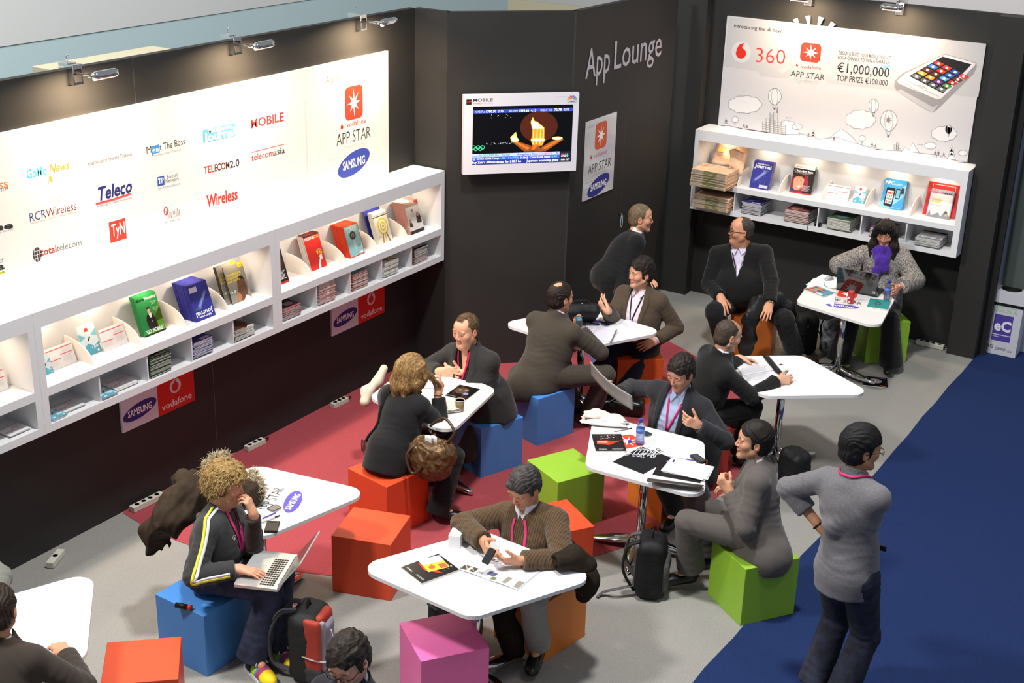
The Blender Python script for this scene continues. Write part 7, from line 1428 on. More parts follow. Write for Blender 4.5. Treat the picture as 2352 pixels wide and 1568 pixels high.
if 'writer' in PEOPLE: pen(None, None, 0, ink('6a6a70', .3), steel, 'grey pen in the hand of the man writing', (A(1796, 868, TZ+.02), A(1812, 850, TZ+.11)))
# the woman's table
flat('sheet', [(1855, 655), (1918, 668), (1935, 640), (1884, 628)], TZ, .002, paper, lambda p: p.line([(.3, .3), (.5, .7)], .01, 'c8b84a'), 'white papers under the computer mouse', 'paper')
e = empty('computer_mouse', A(1904, 643, TZ), math.radians(60), 'silver computer mouse left of the black laptop', 'mouse'); fm = Fld(V3(-.07, -.06, -.02), V3(.07, .06, .06), .004); fm.ell(V3(0, 0, .008), (.052, .030, .028)); fm.cut(V3(0, 0, .001), -UZ); V_, F_ = fm.nets(); qmesh('mouse_body', V_, F_, M('mouse_silver', 'a9aaae', .3, .4), e); MB().tube([(.02, -.0, .033), (.035, 0, .028)], .005, black).build('scroll_wheel', e); MB().tube([np.array(A(x, y, TZ+.004))-np.array(A(1904, 643, TZ)) for x, y in ((1895, 648), (1893, 655), (1902, 661), (1915, 663), (1925, 662))], .0022, black, 6).build('cable', e).rotation_euler = (0, 0, -math.radians(60))
flat('magazine', [(1849.5, 664), (1893, 683), (1918, 671), (1874, 655.5)], TZ, .012, page, lambda p: [p.poly(ellp(.1+.2*(k % 5), .15+.3*(k//5), .09, .12), ('a8402f', '3a7a9a', 'c8702f', '4a8aa0', '7a2f3a')[k*2 % 5], 2+k % 2) for k in range(15)]+[p.rect(.55, .05, .85, .22, 'e0e0e4', 5)], 'colourful patterned notebook left of the red can', 'notebook', mtop=ink('7aa0ae'))
mb = MB(); q = [A(1893, 684, TZ+.001), A(1914, 706, TZ+.001), A(1919, 673, TZ+.05)]; mb.add(q+[x+D(0)*.002 for x in q], [(0, 1, 2), (5, 4, 3), (0, 3, 4, 1), (1, 4, 5, 2), (2, 5, 3, 0)], paper); tag(mb.build('folded_card'), 'white folded card standing left of the red can', 'card')
lt = empty('laptop', A(1970, 668, TZ), 0, 'open black laptop seen from behind its lid on the back table', 'laptop'); O = A(1970, 668, TZ); bl, br = A(1921, 664, TZ+.006), A(2015, 682, TZ+.006); ux = nrm(br-bl); ux[2] = 0; ux = nrm(ux); vy = np.cross(UZ, ux); wl = np.linalg.norm(br-bl); lc = (bl+br)/2-O; lc[2] = 0
mb = MB(); fbox(mb, lc, ux, vy, UZ, -wl/2, wl/2, .0, .23, .001, .020, ink('26262a', .4)); mb.build('base', lt); k_ = MB(); fbox(k_, lc, ux, vy, UZ, -wl/2+.03, wl/2-.03, .03, .13, .020, .0215, ink('131315', .5)); k_.build('keyboard', lt)
la = math.radians(14); upv = UZ*math.cos(la)-vy*math.sin(la); nv = np.cross(ux, upv); mb = MB(); fbox(mb, lc+UZ*.02, ux, upv, nv, -wl/2, wl/2, .0, .235, -.006, .006, M('piano_black', '101113', .07, coat=1.0)); p = Print(mb, lc+UZ*.02+nv*.006, ux, upv); p.rect(wl/2-.05, .018, wl/2-.022, .042, 'c8c8cc'); p.text('hp', wl/2-.046, .024, .018, .014, '2a2a2c', .01, .2, l=2); mb.build('lid', lt, None)
s = MB(); fbox(s, lc+UZ*.02, ux, upv, nv, -wl/2+.012, wl/2-.012, .014, .222, -.0068, -.006, M('screen_dim', '6a7a8a', .2, emit=.6)); s.build('screen', lt)
e = empty('drink_can', A(1953, 696, TZ), 0, 'red drink can on the back table in front of the laptop', 'can'); mb = MB(); mb.lathe([(.0, .001), (.024, .001), (.031, .010), (.031, .112), (.027, .121)], M('can_red', 'c23a34', .3, .3), seg=28); mb.add([(.0316*math.cos(t), .0316*math.sin(t), z_) for t in np.linspace(-2.4, -1.6, 6) for z_ in (.05, .068)], [(2*i, 2*i+2, 2*i+3, 2*i+1) for i in range(5)], ink('e8dcdc')); mb.add([(.0316*math.cos(t), .0316*math.sin(t), z_) for t in np.linspace(-1.9, -1.4, 5) for z_ in (.012, .030)], [(2*i, 2*i+2, 2*i+3, 2*i+1) for i in range(4)], ink('d8c8c8')); mb.build('can_body', e); MB().lathe([(.0, .117), (.024, .117), (.027, .122), (.0265, .123), (.024, .119)], steel, seg=28).build('can_lid', e)
bottle(A(2036, 690, TZ), 'water bottle beside the hand of the woman with the purple scarf', True, 'c8d0e8', .2)
flat('notebook', [(1993, 704), (2039, 711), (2046, 691), (1997, 684.5)], TZ, .016, page, lambda p: [p.poly(ellp(.45, .5, .14, .2), '4a4038', 3), p.poly(ellp(.45, .5, .08, .12), '2a8a88', 4)], 'teal notebook with a dark ring at the table corner', 'notebook', mtop=M('teal_cover', '1f8a88', .5, noise=.2, nscale=80))
# pinstripe table
nb = empty('open_notebook', A(1378, 762, TZ), 0, 'open spiral notebook in front of the pinstriped man', 'notebook'); O = A(1378, 762, TZ)
for nm, px, t_ in (('left_pages', [(1347, 763), (1368, 776), (1372, 748), (1345, 738)], .008), ('right_pages', [(1352, 776), (1403, 783), (1415, 755), (1366, 749)], .016)):
    cc = [A(*q_, TZ+t_)-O for q_ in px]; mb = MB(); lo = [np.array([q_[0], q_[1], .001]) for q_ in cc]; mb.add(lo+cc, [(3, 2, 1, 0), (4, 5, 6, 7), (0, 1, 5, 4), (1, 2, 6, 5), (2, 3, 7, 6), (3, 0, 4, 7)], M('ruled_paper', 'd8d6e4', .8)); p = Print(mb, cc[0], cc[1]-cc[0], cc[3]-cc[0], .0006); p.n = UZ; lines(p, 14, .06, .9, .92, .08, 'b8b2d0', .012); mb.build(nm, nb)
pen((1402, 786), (1417, 757), TZ+.014, ink('6a6a72', .3), steel, 'grey pen at the edge of the spiral notebook'); flat('sheet', [(1428, 757), (1470, 753), (1447, 735), (1412, 738)], TZ, .002, paper, lambda p: lines(p, 7, .2, .9, .8, .2, 'b0b0c0'), 'white sheet in front of the man in the brown jacket', 'paper')
if 'pin' in PEOPLE: heldphone(A(1330, 736, .95), D(10), D(80)+UZ*.8, .055, .085, '24303a', 'small teal phone held by the pinstriped man', '5a8a98')
if 'brownj' in PEOPLE: pen(None, None, 0, black, ink('2a2a2c', .3), 'black pen in the raised hand of the man in the brown jacket', (A(1391, 705, .965), A(1378, 678, 1.06)))
def softbag(nm, c, half, R, rad, mat, label, cat, wob_a=.006, extra=None, parts=None, cutz=None, fq=22, h=.008):
    c = np.asarray(c, float); fd = Fld(c-np.linalg.norm(half)-.05, c+np.linalg.norm(half)+.05, h); fd.box(c, half, R, rad, .02)
    if extra: extra(fd)
    fd.disp(lambda P: wob_a*(wob(P, fq, 3)+.5*np.abs(wob(P, fq*2.4, 4))), .03)
    if cutz is not None: fd.cut(V3(0, 0, cutz), -UZ)
    V_, F_ = fd.nets(); e = empty(nm, (c[0], c[1], cutz if cutz is not None else c[2]-half[2]), 0, label, cat); o = qmesh('bag_body', V_, F_, mat, e, np.array(e.location)); return e, fd
def strap(e, nm, pts, r, m, flat_=None, seg=8):
    mb = MB(); P_ = np.array(pts, float)-np.array(e.location); t = np.linspace(0, len(P_)-1, 6*len(P_)); n_ = len(P_); out_ = []
    for q in t:                            # smooth curve through the points
        i = int(min(n_-2, q)); f = q-i; p0, p1, p2, p3 = P_[max(0, i-1)], P_[i], P_[i+1], P_[min(n_-1, i+2)]; out_.append(.5*((2*p1)+(-p0+p2)*f+(2*p0-5*p1+4*p2-p3)*f*f+(-p0+3*p1-3*p2+p3)*f**3))
    mb.tube(out_, r, m, seg, flat=flat_); return mb.build(nm, e)
nylon = M('black_nylon', '17171a', .6, bump=.3, bscale=300, spec=.3); fr = lambda deg: np.stack([D(deg), np.cross(UZ, D(deg)), UZ])
e, fd = softbag('laptop_bag', A(1330, 718, TZ+.11), (.17, .06, .12), np.stack([D(8), nrm(D(98)*.6+UZ*.8), np.cross(D(8), nrm(D(98)*.6+UZ*.8))]), .045, nylon, 'black laptop bag lying at the back of the pinstriped man\'s table', 'bag', .006, cutz=TZ+.002); strap(e, 'strap', [A(1300, 700, TZ+.2), A(1325, 690, TZ+.23), A(1352, 692, TZ+.22), A(1368, 712, TZ+.15)], .010, nylon, .4)
mb = MB(); q = fd.onto(A(1339, 693, TZ+.2)[None], .003)[0][0]-np.array(e.location); p = Print(mb, q, D(95)*.8+UZ*.5, -D(5)); p.text('bright', -.03, -.0, .05, .016, 'd8d8dc', .01); mb.build('logo', e)
# blonde woman's table
for k, px in enumerate(([(962, 908), (1022, 905), (1020, 858), (975, 862)], [(985, 870), (1030, 862), (1008, 838), (970, 846)], [(955, 888), (1002, 892), (1010, 868), (962, 866)])): flat('sheet', px, TZ+.003*k, .002, paper, None, ('white sheet under the lifted hand of the blonde woman', 'white sheet nearest the balding man', 'white sheet under the hair of the blonde woman')[k], 'paper', size=(.30, .21))
flat('brochure', [(1028, 911), (1068, 917), (1104, 895), (1050, 880)], TZ+.001, .004, page, lambda p: CP(p).E(.4, .6, .3, .25, '4a3a2a').E(.3, .62, .06, .04, 'c8b8a0', 3).R(.60, .35, .80, .5, '7a86b8', 3).R(.5, .62, .62, .72, 'b86a3a', 3).lines(.06, .1, 2, .4, 'b8b8bc'), 'dark glossy brochure behind the paper cup', 'brochure', mtop=ink('151213', .15))
e = empty('paper_cup', A(1056, 944, TZ), 0, 'brown paper coffee cup on the blonde woman\'s table', 'cup'); mb = MB(); mb.lathe([(.0, .001), (.027, .001), (.036, .092), (.0345, .092), (.026, .006), (.0, .006)], M('cup_brown', '8a6f52', .6), seg=28)
mb.add([(r_*math.cos(t), r_*math.sin(t), z_) for t in np.linspace(-2.6, -2.2, 5) for r_, z_ in ((.0285, .01), (.0362, .085))], [(2*i, 2*i+2, 2*i+3, 2*i+1) for i in range(4)], ink('c9b896')); mb.add([(.0345*math.cos(t), .0345*math.sin(t), .06+.008*math.sin(6*t)+d_) for t in np.linspace(-1.7, -1.1, 6) for d_ in (0, .008)], [(2*i, 2*i+2, 2*i+3, 2*i+1) for i in range(5)], ink('6f8a3a')); mb.build('cup_body', e); MB().tube([(.0355*math.cos(t), .0355*math.sin(t), .092) for t in np.linspace(0, 2*PI, 25)[:-1]], .0022, M('cup_rim', 'd8d0bc', .5), 6, True).build('rim', e); MB().lathe([(.0, .085), (.0335, .085)], ink('d9c9a0', .4), seg=24).build('drink', e)
mb = MB(); cn = A(1035, 940, TZ)
for s_ in range(3): V = np.array([[cn+D(20)*(.10*(i/8-.5)+.01*s_)+D(110)*(.16*(j/8-.5))+UZ*(.004+.006*s_+.012*math.sin(5*i/8+s_)*math.sin(7*j/8+2*s_)+.010) for j in range(9)] for i in range(9)]); V[..., 2] = np.maximum(V[..., 2], TZ+.001); mb.grid(V, M('napkin', 'e6ddd0', .8, noise=.08, nscale=30), .001)
tag(mb.build('napkin'), 'crumpled paper napkin left of the coffee cup', 'napkin')
# blond man's table and laptop
phone([(614, 1168), (631, 1178), (645, 1162), (629, 1156)], TZ, .011, '1c1d20', 'black smartphone beside the purple oval on the blond man\'s table', '6a625e', '9a9a9e')
flat('card_wallet', [(606, 1219), (637, 1219), (643, 1196), (614, 1195)], TZ, .014, ink('1c1b1b', .5), lambda p: p.poly([(.04, .06), (.96, .06), (.96, .9), (.7, .78), (.3, .78), (.04, .9)], '4f4a46'), 'dark leather card wallet near the edge of the blond man\'s table', 'wallet', bevel=.003)
flat('sheet', [(596, 1196), (640, 1186), (622, 1164), (592, 1172)], TZ, .002, paper, lambda p: p.rect(.05, .3, .35, .7, 'b8c8e0'), 'white papers under the pens on the blond man\'s table', 'paper')
pen((603, 1190), (633, 1177), TZ+.004, ink('7a6ab8', .4), ink('5a4a9a', .4), 'purple pen on the blond man\'s papers'); pen((602, 1199), (643, 1183), TZ+.004, ink('d8d8e0', .3), black, 'white pen with a black tip on the blond man\'s papers')
lt = empty('laptop', A(640, 1330, .60), 0, 'silver laptop on the lap of the blond man', 'laptop'); q = [A(552, 1345, .665), A(656, 1354, .665), A(673, 1278, .665), A(571, 1264, .665)]; O = np.array(lt.location); uL_ = nrm(q[1]-q[0]+q[2]-q[3]); vL_ = np.cross(UZ, uL_); cL = sum(q)/4-O; wl, hl_ = np.linalg.norm(q[1]-q[0]), np.linalg.norm(q[3]-q[0]); alu = M('aluminium', 'c9cac8', .32, .55)
mb = MB(); mb.prism(rrect(-wl/2, -hl_/2, wl/2, hl_/2, .012), -.010, .008, alu, (cL, uL_, vL_, UZ)); mb.build('base', lt)
kb = MB(); p = Print(kb, cL+UZ*.008, uL_, vL_, .0004)
for r in range(6):
    for c_ in range(13): x0, y0 = .012+.0165*r*.9, -hl_/2+.03+.0192*c_*hl_/.33; kb.prism(rrect(x0, y0, x0+.0125, y0+.0155, .002, 2), .0, .0012, ink('1d1a1a', .5), (cL+UZ*.008, uL_, vL_, UZ))
kb.build('keyboard', lt); tp = MB(); tp.prism(rrect(-wl/2+.02, -.05, -.012, .05, .004), 0, .0005, M('trackpad', 'b8bab8', .25, .4), (cL+UZ*.008, uL_, vL_, UZ)); tp.build('trackpad', lt)
la = math.radians(38); upv = UZ*math.cos(la)+uL_*math.sin(la); nv = nrm(np.cross(vL_, upv)); mb = MB(); mb.prism(rrect(-hl_/2, .0, hl_/2, .235, .012), -.004, .004, alu, (cL+uL_*(wl/2-.006)+UZ*.010, vL_, upv, nv)); mb.build('lid', lt)
sg_ = -1 if nv @ uL_ > 0 else 1; s = MB(); z0_, z1_ = (.004, .0048) if nv @ uL_ < 0 else (-.0048, -.004); s.prism(rrect(-hl_/2+.008, .012, hl_/2-.008, .228, .004), z0_, z1_, M('screen_green', '2d362c', .22, coat=.2), (cL+uL_*(wl/2-.006)+UZ*.010, vL_, upv, nv)); s.build('screen', lt); hg = MB(); hg.tube([cL+uL_*(wl/2-.006)+vL_*t+UZ*.010 for t in (-hl_*.4, hl_*.4)], .007, black); hg.build('hinge', lt)
# parka with fur hood lying over the table
pk = M('parka_cloth', '372c22', .85, noise=.15, nscale=20, bump=.3, bscale=200, spec=.2); P1, P2, P3, P4 = A(500, 1080, .98), A(440, 1130, .93), A(390, 1190, .82), A(352, 1240, .55)
fd = Fld(np.min([P1, P2, P3, P4], 0)-.32, np.max([P1, P2, P3, P4, A(565, 1140, .9)], 0)+.3, .010); fd.path([A(560, 1135, .86), A(510, 1110, .90), P2, P3, P4], [.05, .085, .09, .085, .075], .05, flat=(nrm(D(-60)+UZ*.5), .6)); fd.path([P2, A(425, 1100, .90), A(420, 1170, .72)], [.05, .06, .05], .05); fd.cone(P3, A(352, 1225, .62), .075, .065, .05); fd.path([A(575, 1128, .86), A(585, 1140, .83)], [.06, .05], .04); fd.cut(V3(0, 0, TZ*.0+.40), -UZ)
fd.disp(lambda P: .020*(1-1.9*np.abs(wob(P, 15, 5)))+.006*(1-2*np.abs(wob(P, 40, 6))), .04); V_, F_ = fd.nets(); e = empty('parka', A(440, 1240, 0)*[1, 1, 0]+UZ*.4, 0, 'dark brown parka with fur trim draped over the blond man\'s table', 'coat'); qmesh('coat_body', V_, F_, pk, e, np.array(e.location))
furm = M('fur', '8f8166', .9, noise=.5, nscale=40, col2='c2b596')
for nm, cs in (('fur_trim', [A(582, 1090, .90), A(592, 1105, .88), A(597, 1120, .86), A(594, 1134, .85)]), ('fur_collar', [A(478, 1068, 1.03), A(496, 1052, 1.06), A(514, 1050, 1.07)])):
    mb = MB(); rg = np.random.default_rng(7)
    for c_ in cs:
        for k in range(170): d = rg.normal(size=3); d = nrm(d+UZ*.3); s0 = c_+d*.012; mb.tube([s0, s0+d*.022+rg.normal(size=3)*.004, s0+d*.042+rg.normal(size=3)*.010-UZ*.004], [.0024, .0018, .0006], furm, 4)
        mb.ell(c_, (.026, .026, .026), furm, 10)
    mb.v = [v-np.array(e.location) for v in mb.v]; mb.build(nm, e)
mb = MB(); b_ = A(395, 1195, .80); mb.tube([b_, b_-UZ*.03+D(200)*.02, b_-UZ*.03+D(20)*.03, b_], .004, steel, 6); mb.tube([A(338, 1252, .48), A(338, 1275, .40)], .007, black, 6); mb.v = [v-np.array(e.location) for v in mb.v]; mb.build('buckle', e)
mb = MB(); mb.tube([A(404, 1389, .449), A(432, 1394, .449)], [.017, .017], ink('1a1618', .4), 12); mb.tube([A(432, 1394, .449), A(440, 1395, .449)], [.0175, .0175], ink('c2352c', .4), 12); tag(mb.build('marker_tube'), 'black tube with a red band in the blond man\'s back pocket', 'tube')
# ---------------------------------------------------------------- bags and coats
bz = M('bronze_leather', '4a3520', .42, .45, noise=.35, nscale=26, col2='6e5436', bump=.5, bscale=90)
hc = A(992, 1048, .60); fd = Fld(hc-.30, hc+.30, .0065); fd.ell(hc-UZ*.03, (.165, .125, .155), fr(-20), .03); fd.cone(hc+UZ*.05-D(-20)*.07, hc+UZ*.05+D(-20)*.09, .09, .09, .06); fd.ell(hc+UZ*.16, (.11, .06, .06), fr(-20), .02, True)
fd.disp(lambda P: .006*(1-2.0*np.abs(wob(P, 30, 2)))+.0045*(1-2*np.abs(wob(P, 75, 9)))+.0025*wob(P, 130, 4), .04); V_, F_ = fd.nets(); e = empty('handbag', hc-UZ*.19, 0, 'crinkled bronze leather handbag on the lap of the blonde woman', 'bag'); qmesh('bag_body', V_, F_, bz, e, np.array(e.location), smooth_it=0)
bz2 = M('bronze_strap', '4a3524', .4, .3); tp_ = hc+UZ*.11
strap(e, 'handle', [tp_+D(-20)*.10+D(70)*.02, tp_+D(-20)*.16+UZ*.10+D(70)*.03, tp_+D(-20)*.06+UZ*.17+D(70)*.08, tp_-D(-20)*.05+UZ*.09+D(70)*.08], .011, bz2); strap(e, 'handle', [tp_-D(-20)*.09-D(70)*.06, tp_-D(-20)*.15-UZ*.08-D(70)*.11, tp_-D(-20)*.10-UZ*.20-D(70)*.13, tp_-D(-20)*.03-UZ*.15-D(70)*.13, tp_-D(-20)*.01-UZ*.02-D(70)*.09], .011, bz2)
mb = MB(); 
for k in range(2): V = np.array([[hc+UZ*(.075+.085*b)+D(-20)*(-.03+.04*k+.05*(a-.5))+D(70)*(.012*k+.01*math.sin(3*a+k)) for b in np.linspace(0, 1, 4)] for a in np.linspace(0, 1, 5)]); mb.grid(V-np.array(e.location), paper, .002)
mb.build('papers', e)
# red and grey rucksack by the blond man
rc_ = A(712, 1470, .24); red = M('ruck_red', 'a8392a', .7, bump=.3, bscale=250); gry = M('ruck_grey', '8a8a94', .7, bump=.3, bscale=250); R_ = np.stack([nrm(D(-15)), nrm(np.cross(UZ, D(-15))*.97), UZ])
e, fd = softbag('rucksack', rc_, (.10, .14, .24), R_, .07, M('ruck_black', '19191b', .7, bump=.3, bscale=250), 'red and grey hiking rucksack standing beside the blond man\'s feet', 'bag', .006, None, cutz=.003)
ex = np.array(e.location)
def pad(nm, c, half, m, rad=.03, Rm=None, a=.005):
    f2 = Fld(c-np.linalg.norm(half)-.03, c+np.linalg.norm(half)+.03, .0075); f2.box(c, half, R_ if Rm is None else Rm, rad, .01); f2.disp(lambda P: a*wob(P, 30, 5), .03); V_, F_ = f2.nets(); return qmesh(nm, V_, F_, m, e, ex)
pad('front_panel', rc_+D(-15)*.09+UZ*.03, (.03, .085, .20), red); pad('front_pocket', rc_+D(-15)*.115+UZ*.05, (.028, .06, .12), gry); pad('side_panel', rc_+D(-75)*.14+UZ*.02, (.055, .02, .21), red, .02); pad('side_pocket', rc_+D(-75)*.145-UZ*.15, (.06, .025, .06), M('ruck_mesh', '3a3a3e', .8)); pad('side_panel', rc_+D(-60)*.135+UZ*.05+D(-15)*.03, (.02, .02, .17), gry, .015)
for k in (0, 1): o_ = D(75)*(.05-.10*k); strap(e, 'shoulder_strap', [rc_-D(-15)*.06+UZ*.23+o_, rc_-D(-15)*.16+UZ*.20+o_*1.3, rc_-D(-15)*.23+UZ*.04+o_*1.6, rc_-D(-15)*.21-UZ*.14+o_*1.6, rc_-D(-15)*.10-UZ*.19+o_*1.3], .024, M('ruck_strap', '4a4a50', .8), .45)
strap(e, 'shoulder_strap', [rc_-D(-15)*.06+UZ*.235-D(75)*.05, rc_-D(-15)*.17+UZ*.21-D(75)*.065, rc_-D(-15)*.245+UZ*.04-D(75)*.08, rc_-D(-15)*.225-UZ*.14-D(75)*.08], .007, gry)
strap(e, 'grab_loop', [rc_+UZ*.235-D(75)*.03, rc_+UZ*.29, rc_+UZ*.235+D(75)*.03], .011, nylon, .5); strap(e, 'compression_strap', [rc_+D(-75)*.16-D(-15)*.07-UZ*.02, rc_+D(-75)*.168+UZ*.0-UZ*.03, rc_+D(-15)*.10+D(-75)*.12-UZ*.05, rc_+D(-15)*.15+D(-75)*.03-UZ*.03], .010, M('ruck_buckle', '9a9a9e', .4), .4); strap(e, 'zip_cord', [rc_+D(-15)*.135+UZ*.13+D(-75)*.04, rc_+D(-15)*.15+D(-75)*.05+UZ*.06, rc_+D(-15)*.14+D(-75)*.07], .003, ink('c8c8cc'))
# dark daypack against the middle table's foot
dc = A(1495, 1295, .22); gd = M('pack_grey', '4a4a4c', .75, bump=.3, bscale=250); Rd = np.stack([D(-10), D(80), UZ])
e, fd = softbag('daypack', dc, (.10, .14, .22), Rd, .07, nylon, 'black and grey daypack leaning by the middle table leg', 'bag', .006, None, cutz=.003); ex = np.array(e.location); pad('back_pad', dc-D(-10)*.09+UZ*.02, (.022, .10, .17), gd, .02, Rd); pad('front_pocket', dc+D(-10)*.10-UZ*.05, (.03, .10, .12), gd, .03, Rd)
for k in (0, 1): o_ = D(80)*(.06-.12*k); strap(e, 'shoulder_strap', [dc-D(-10)*.08+UZ*.20+o_, dc-D(-10)*.16+UZ*.15+o_*1.2, dc-D(-10)*.18-UZ*.02+o_*1.4, dc-D(-10)*.10-UZ*.17+o_*1.3], .022, (gd, nylon)[k], .45)
strap(e, 'grab_loop', [dc+UZ*.21-D(80)*.03, dc+UZ*.27, dc+UZ*.21+D(80)*.03], .010, nylon, .5); strap(e, 'hip_strap', [dc-D(-10)*.10-UZ*.13-D(80)*.08, dc-D(-10)*.22-UZ*.15-D(80)*.13, dc-D(-10)*.30-UZ*.19-D(80)*.12, dc-D(-10)*.34-UZ*.214-D(80)*.16], .015, gd, .35)
e, fd = softbag('backpack', A(1846, 765, .21), (.13, .10, .20), fr(10), .07, nylon, 'black backpack on the floor beside the heavily built man', 'bag', .006, None, cutz=.003); strap(e, 'strap', [A(1868, 735, .35), A(1882, 765, .2), A(1890, 795, .05), A(1905, 800, .02)], .010, nylon, .4); mb = MB(); mb.box(np.array(A(1853, 744, .33))-np.array(e.location)+D(-90)*.075, (.006, .004, .022), ink('d8d8d8')); mb.build('zip_pull', e)
fl = M('flower_fabric', '232326', .85, noise=.9, nscale=22, col2='8f9096'); e, fd = softbag('shopping_bag', A(1915, 770, .20), (.13, .06, .17), fr(20), .05, fl, 'black and grey flower-patterned bag under the back table', 'bag', .012, None, cutz=.003, fq=16)
for k in (0, 1): strap(e, 'handle', [A(1892, 735, .33)+D(70)*.05*k, A(1885, 750, .24)+D(70)*.05*k, A(1888, 775, .12), A(1900, 790, .05)], .008, nylon, .5)
e, fd = softbag('leather_bag', A(1428, 930, .07), (.20, .10, .075), fr(-8), .05, leather, 'black leather bag lying on the red carpet behind the middle table', 'bag', .008, None, cutz=.006); strap(e, 'handle', [A(1395, 925, .13), A(1425, 912, .17), A(1455, 928, .13)], .010, leather, .6)
e, fd = softbag('document_bag', A(1035, 1412, .14), (.15, .06, .14), fr(-35), .03, nylon, 'black document bag on the carpet under the front table', 'bag', .005, None, cutz=.003); strap(e, 'handle', [A(990, 1385, .22), A(985, 1388, .24), A(1005, 1402, .22)], .012, nylon, .5)
e, fd = softbag('shoulder_bag', A(1825, 1075, .17), (.09, .12, .16), fr(30), .06, nylon, 'black bag under the writing table behind the grey suit', 'bag', .010, None, cutz=.003)
cr = M('cream_wool', 'd2c3b0', .85, bump=.3, bscale=200); c_ = A(838, 905, .62); fd = Fld(c_-.30, c_+.38, .008); fd.path([A(838, 922, .58), A(842, 900, .64), A(866, 878, .70), A(882, 846, .80)], [.036, .042, .035, .034], .03); fd.ell(A(830, 915, .60), (.02, .02, .03), None, .01, True); fd.disp(lambda P: .008*(1-1.6*np.abs(wob(P, 20, 5))), .03); V_, F_ = fd.nets(); e = empty('folded_coat', c_-UZ*.1, 0, 'cream folded coat on the far side of the blonde woman\'s lap', 'coat'); qmesh('coat_body', V_, F_, cr, e, np.array(e.location))
# wool coat across the lap of the man in brown
wc = M('wool_coat', '2b241e', .95, noise=.15, nscale=40, bump=.35, bscale=260, spec=.1); fd = Fld(V3(-4.3, 5.75, .05), V3(-3.15, 6.85, .98), .010)
fd.path([A(1180, 1255, .66), A(1235, 1262, .66), A(1300, 1275, .66), A(1335, 1320, .62)], [.07, .085, .085, .08], .06); fd.path([A(1300, 1275, .66), A(1345, 1335, .60), A(1340, 1360, .50)], [.07, .07, .055], .05); fd.path([A(1170, 1275, .60), A(1160, 1380, .42), A(1170, 1450, .22), A(1178, 1490, .10)], [.07, .075, .075, .06], .05, flat=(nrm(D(-100)), .6))
fd.disp(lambda P: .012*(1-1.7*np.abs(wob(P, 15, 3)))+.004*wob(P, 40, 4), .04); V_, F_ = fd.nets(); e = empty('wool_coat', V3(-3.75, 6.3, .05), 0, 'dark brown wool coat across the lap of the man in the brown sweater', 'coat'); qmesh('coat_body', V_, F_, wc, e, np.array(e.location))
fs = Fld(A(1300, 1290, .84)-.16, A(1300, 1290, .84)+.2, .007); s0, s1 = A(1276, 1292, .835), A(1318, 1278, .845); fs.cone(s0, s1, .052, .066, .0); fs.cone(s1, A(1345, 1300, .78), .066, .07, .03); fs.cone(s0-nrm(s1-s0)*.03, s0+nrm(s1-s0)*.045, .040, .038, .003, True); fs.cut(s0-nrm(s1-s0)*.004, s0-s1); fs.disp(lambda P: .004*wob(P, 30, 3), .02); fs.cut(V3(0, 0, TZ+.002), -UZ); V_, F_ = fs.nets(); qmesh('sleeve', V_, F_, wc, e, np.array(e.location))
lc_ = M('leather_coat', '17181a', .38, bump=.3, bscale=40); fd = Fld(V3(-4.75, 11.0, .05), V3(-3.8, 12.0, .85), .010); fd.path([A(1790, 690, .66), A(1745, 700, .66), A(1722, 735, .56), A(1715, 775, .34), A(1712, 805, .16)], [.08, .075, .07, .07, .06], .05, flat=(D(-90), .7)); fd.path([A(1760, 690, .66), A(1810, 705, .60), A(1815, 720, .5)], [.07, .07, .06], .05); fd.disp(lambda P: .012*(1-1.7*np.abs(wob(P, 16, 8)))+.004*wob(P, 36, 4), .04); V_, F_ = fd.nets(); e = empty('leather_coat', V3(-4.3, 11.5, .1), 0, 'black leather coat over the knee of the heavily built man', 'coat'); qmesh('coat_body', V_, F_, lc_, e, np.array(e.location))
# ---------------------------------------------------------------- floor and wall odds and ends
def power_strip(x, y, deg, n, ln, label):
    e = empty('power_strip', (x, y, .003), math.radians(deg), label, 'power strip', 'white power strips along the walls'); mb = MB(); mb.box((0, 0, .024), (ln, .055, .046), M('strip_white', 'c9c9bc', .5)); mb.build('strip_body', e, bevel=.004)
    for k in range(n): x_ = (-.5+(k+.5)/n)*ln*.86; s = MB(); s.lathe([(.0, .0475), (.018, .0475), (.021, .0482), (.021, .0475)], M('socket_grey', 'bcbcb0', .5), (x_, 0, 0), 16); s.lathe([(0, .0484), (.003, .0484)], black, (x_-.008, 0, 0), 8); s.lathe([(0, .0484), (.003, .0484)], black, (x_+.008, 0, 0), 8); s.build('socket', e)
    if n > 1: MB().tube([(ln/2, 0, .025), (ln/2+.03, 0, .03), (ln/2+.06, .01, .02), (ln/2+.09, .03, .01)], .006, black).build('cable', e)
power_strip(-7.06, 6.27, 88, 4, .30, 'white four-socket power strip by the wall behind the parka'); power_strip(-7.07, 7.47, 88, 3, .20, 'white three-socket power strip at the wall behind the blond man\'s table'); power_strip(-6.97, 5.33, 115, 1, .19, 'small white power strip turned away from the left wall'); power_strip(-7.04, 8.53, 88, 3, .19, 'white power strip by the wall left of the blonde woman'); power_strip(-3.12, 13.10, 0, 4, .28, 'white power strip under the silver poster beside the green stool')
mb = MB(); mb.box((0, 0, .05), (.09, .14, .10), ink('c9cac8')); tag(mb.build('socket_box', None, (-6.90, 9.25, .003), bevel=.006), 'pale socket box on the red carpet behind the balding man', 'box')
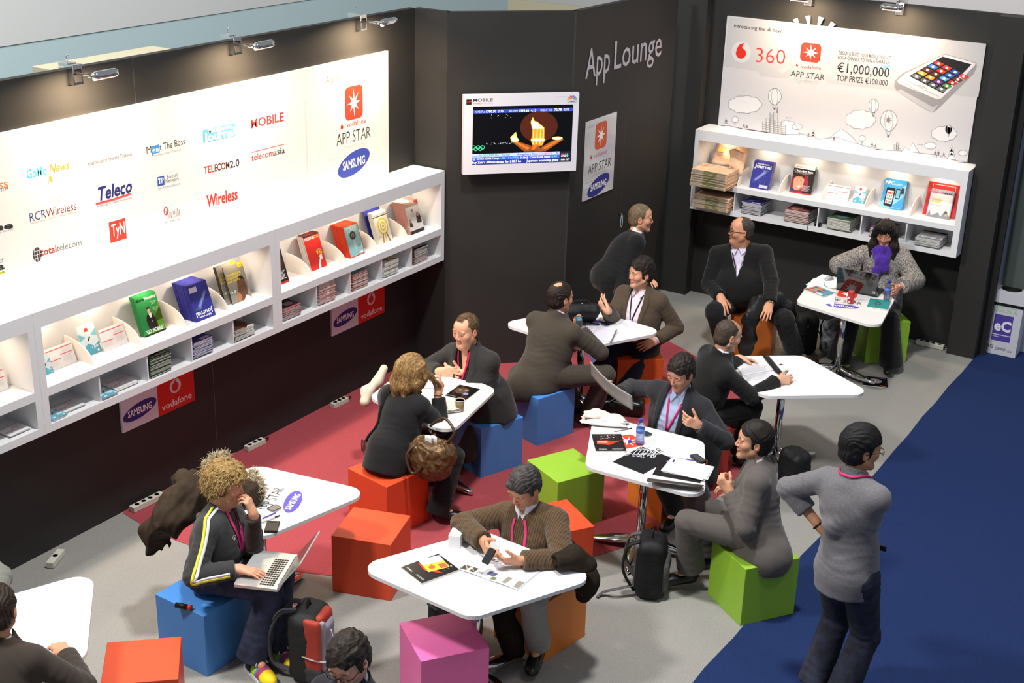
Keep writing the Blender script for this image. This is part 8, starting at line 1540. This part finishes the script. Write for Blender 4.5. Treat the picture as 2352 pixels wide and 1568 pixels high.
flat('magazine', [(1974, 882), (2031, 890), (2045, 868), (1990, 864)], 0.003, .008, page, lambda p: CP(p).E(.5, .55, .28, .24, '8a8478').E(.5, .55, .15, .14, 'b8b0a4', 3).R(.7, .05, .92, .15, 'b86a2a').R(.6, .85, .95, .93, '6a3a8a').E(.45, .55, .04, .05, 'b03a5a', 4).E(.58, .57, .04, .05, '3a5ab0', 4), 'dark glossy magazine lying on the grey carpet', 'magazine', mtop=ink('121214', .25))
bn = empty('recycling_bin', (-2.49, 13.42, .004), math.radians(1), 'white cardboard recycling bin with purple label at the right edge', 'bin'); wb = M('bin_white', 'c2c2cc', .6)
mb = MB(); mb.prism([(-.16, -.13), (.16, -.13), (.16, .16), (-.16, .16)], 0, .52, wb); p = Print(mb, (-.16, -.13, 0), (1, 0, 0), (0, 0, 1)); p.text('A RECYCLING', .06, .485, .2, .025, '7ab05a', .006); p.text('REVOLUTION', .05, .445, .22, .028, '7ab05a', .006); p.rect(.065, .215, .245, .42, '4a3f92'); p.text('eC', .075, .255, .16, .10, 'e0dce8', .04, l=2); p.rect(.065, .145, .245, .205, '4a3f92'); p.text('eClean', .075, .185, .06, .012, 'e0dce8', .01, l=2); p.text('RXL', .035, .06, .065, .035, '24242c', .01, .2); p.text('CANNO', .115, .05, .10, .028, '24242c', .01, .2); p.text('LESAN', .235, .045, .05, .02, '24242c'); mb.build('bin_body', bn)
mb = MB(); mb.prism([(-.15, -.135), (.165, -.135), (.165, .165), (-.165, .165)], .515, .545, M('bin_liner', '111113', .3, bump=.6, bscale=30)); mb.build('liner', bn); mb = MB(); mb.prism([(-.165, -.14), (.17, -.14), (.17, .17), (-.165, .17)], .545, .66, wb); mb.build('bin_lid', bn); mb = MB(); mb.lathe([(.0, .6605), (.10, .6605), (.10, .662), (0, .662)], ink('0c0c0e')); mb.build('opening', bn)
mb = MB(); mb.box((0, 0, .018), (.07, .055, .034), black); o = mb.build('power_adapter', None, (-4.36, 12.91, 1.0905), bevel=.005); tag(o, 'black power adapter on the right shelf between two magazine stacks', 'adapter'); MB().tube([(-.035, 0, .02), (-.07, -.03, .012), (-.085, -.058, .0), (-.088, -.062, -.09)], .0025, black).build('cable', o)
mb = MB(); hk = atx(1428, 492, XA+.03); mb.tube([hk+np.array((-.028, 0, .0)), hk, hk+UZ*-.005], .007, M('brass', 'b8a060', .3, 1.0)); mb.tube([hk+np.array((.004, .02*math.sin(t), -.07+.065*math.cos(t))) for t in np.linspace(0, 2*PI, 20)[:-1]], .003, ink('c8d4dc'), 6, True); tag(mb.build('cable_loop'), 'small pale cable loop hanging from a hook on the lounge wall', 'cable')
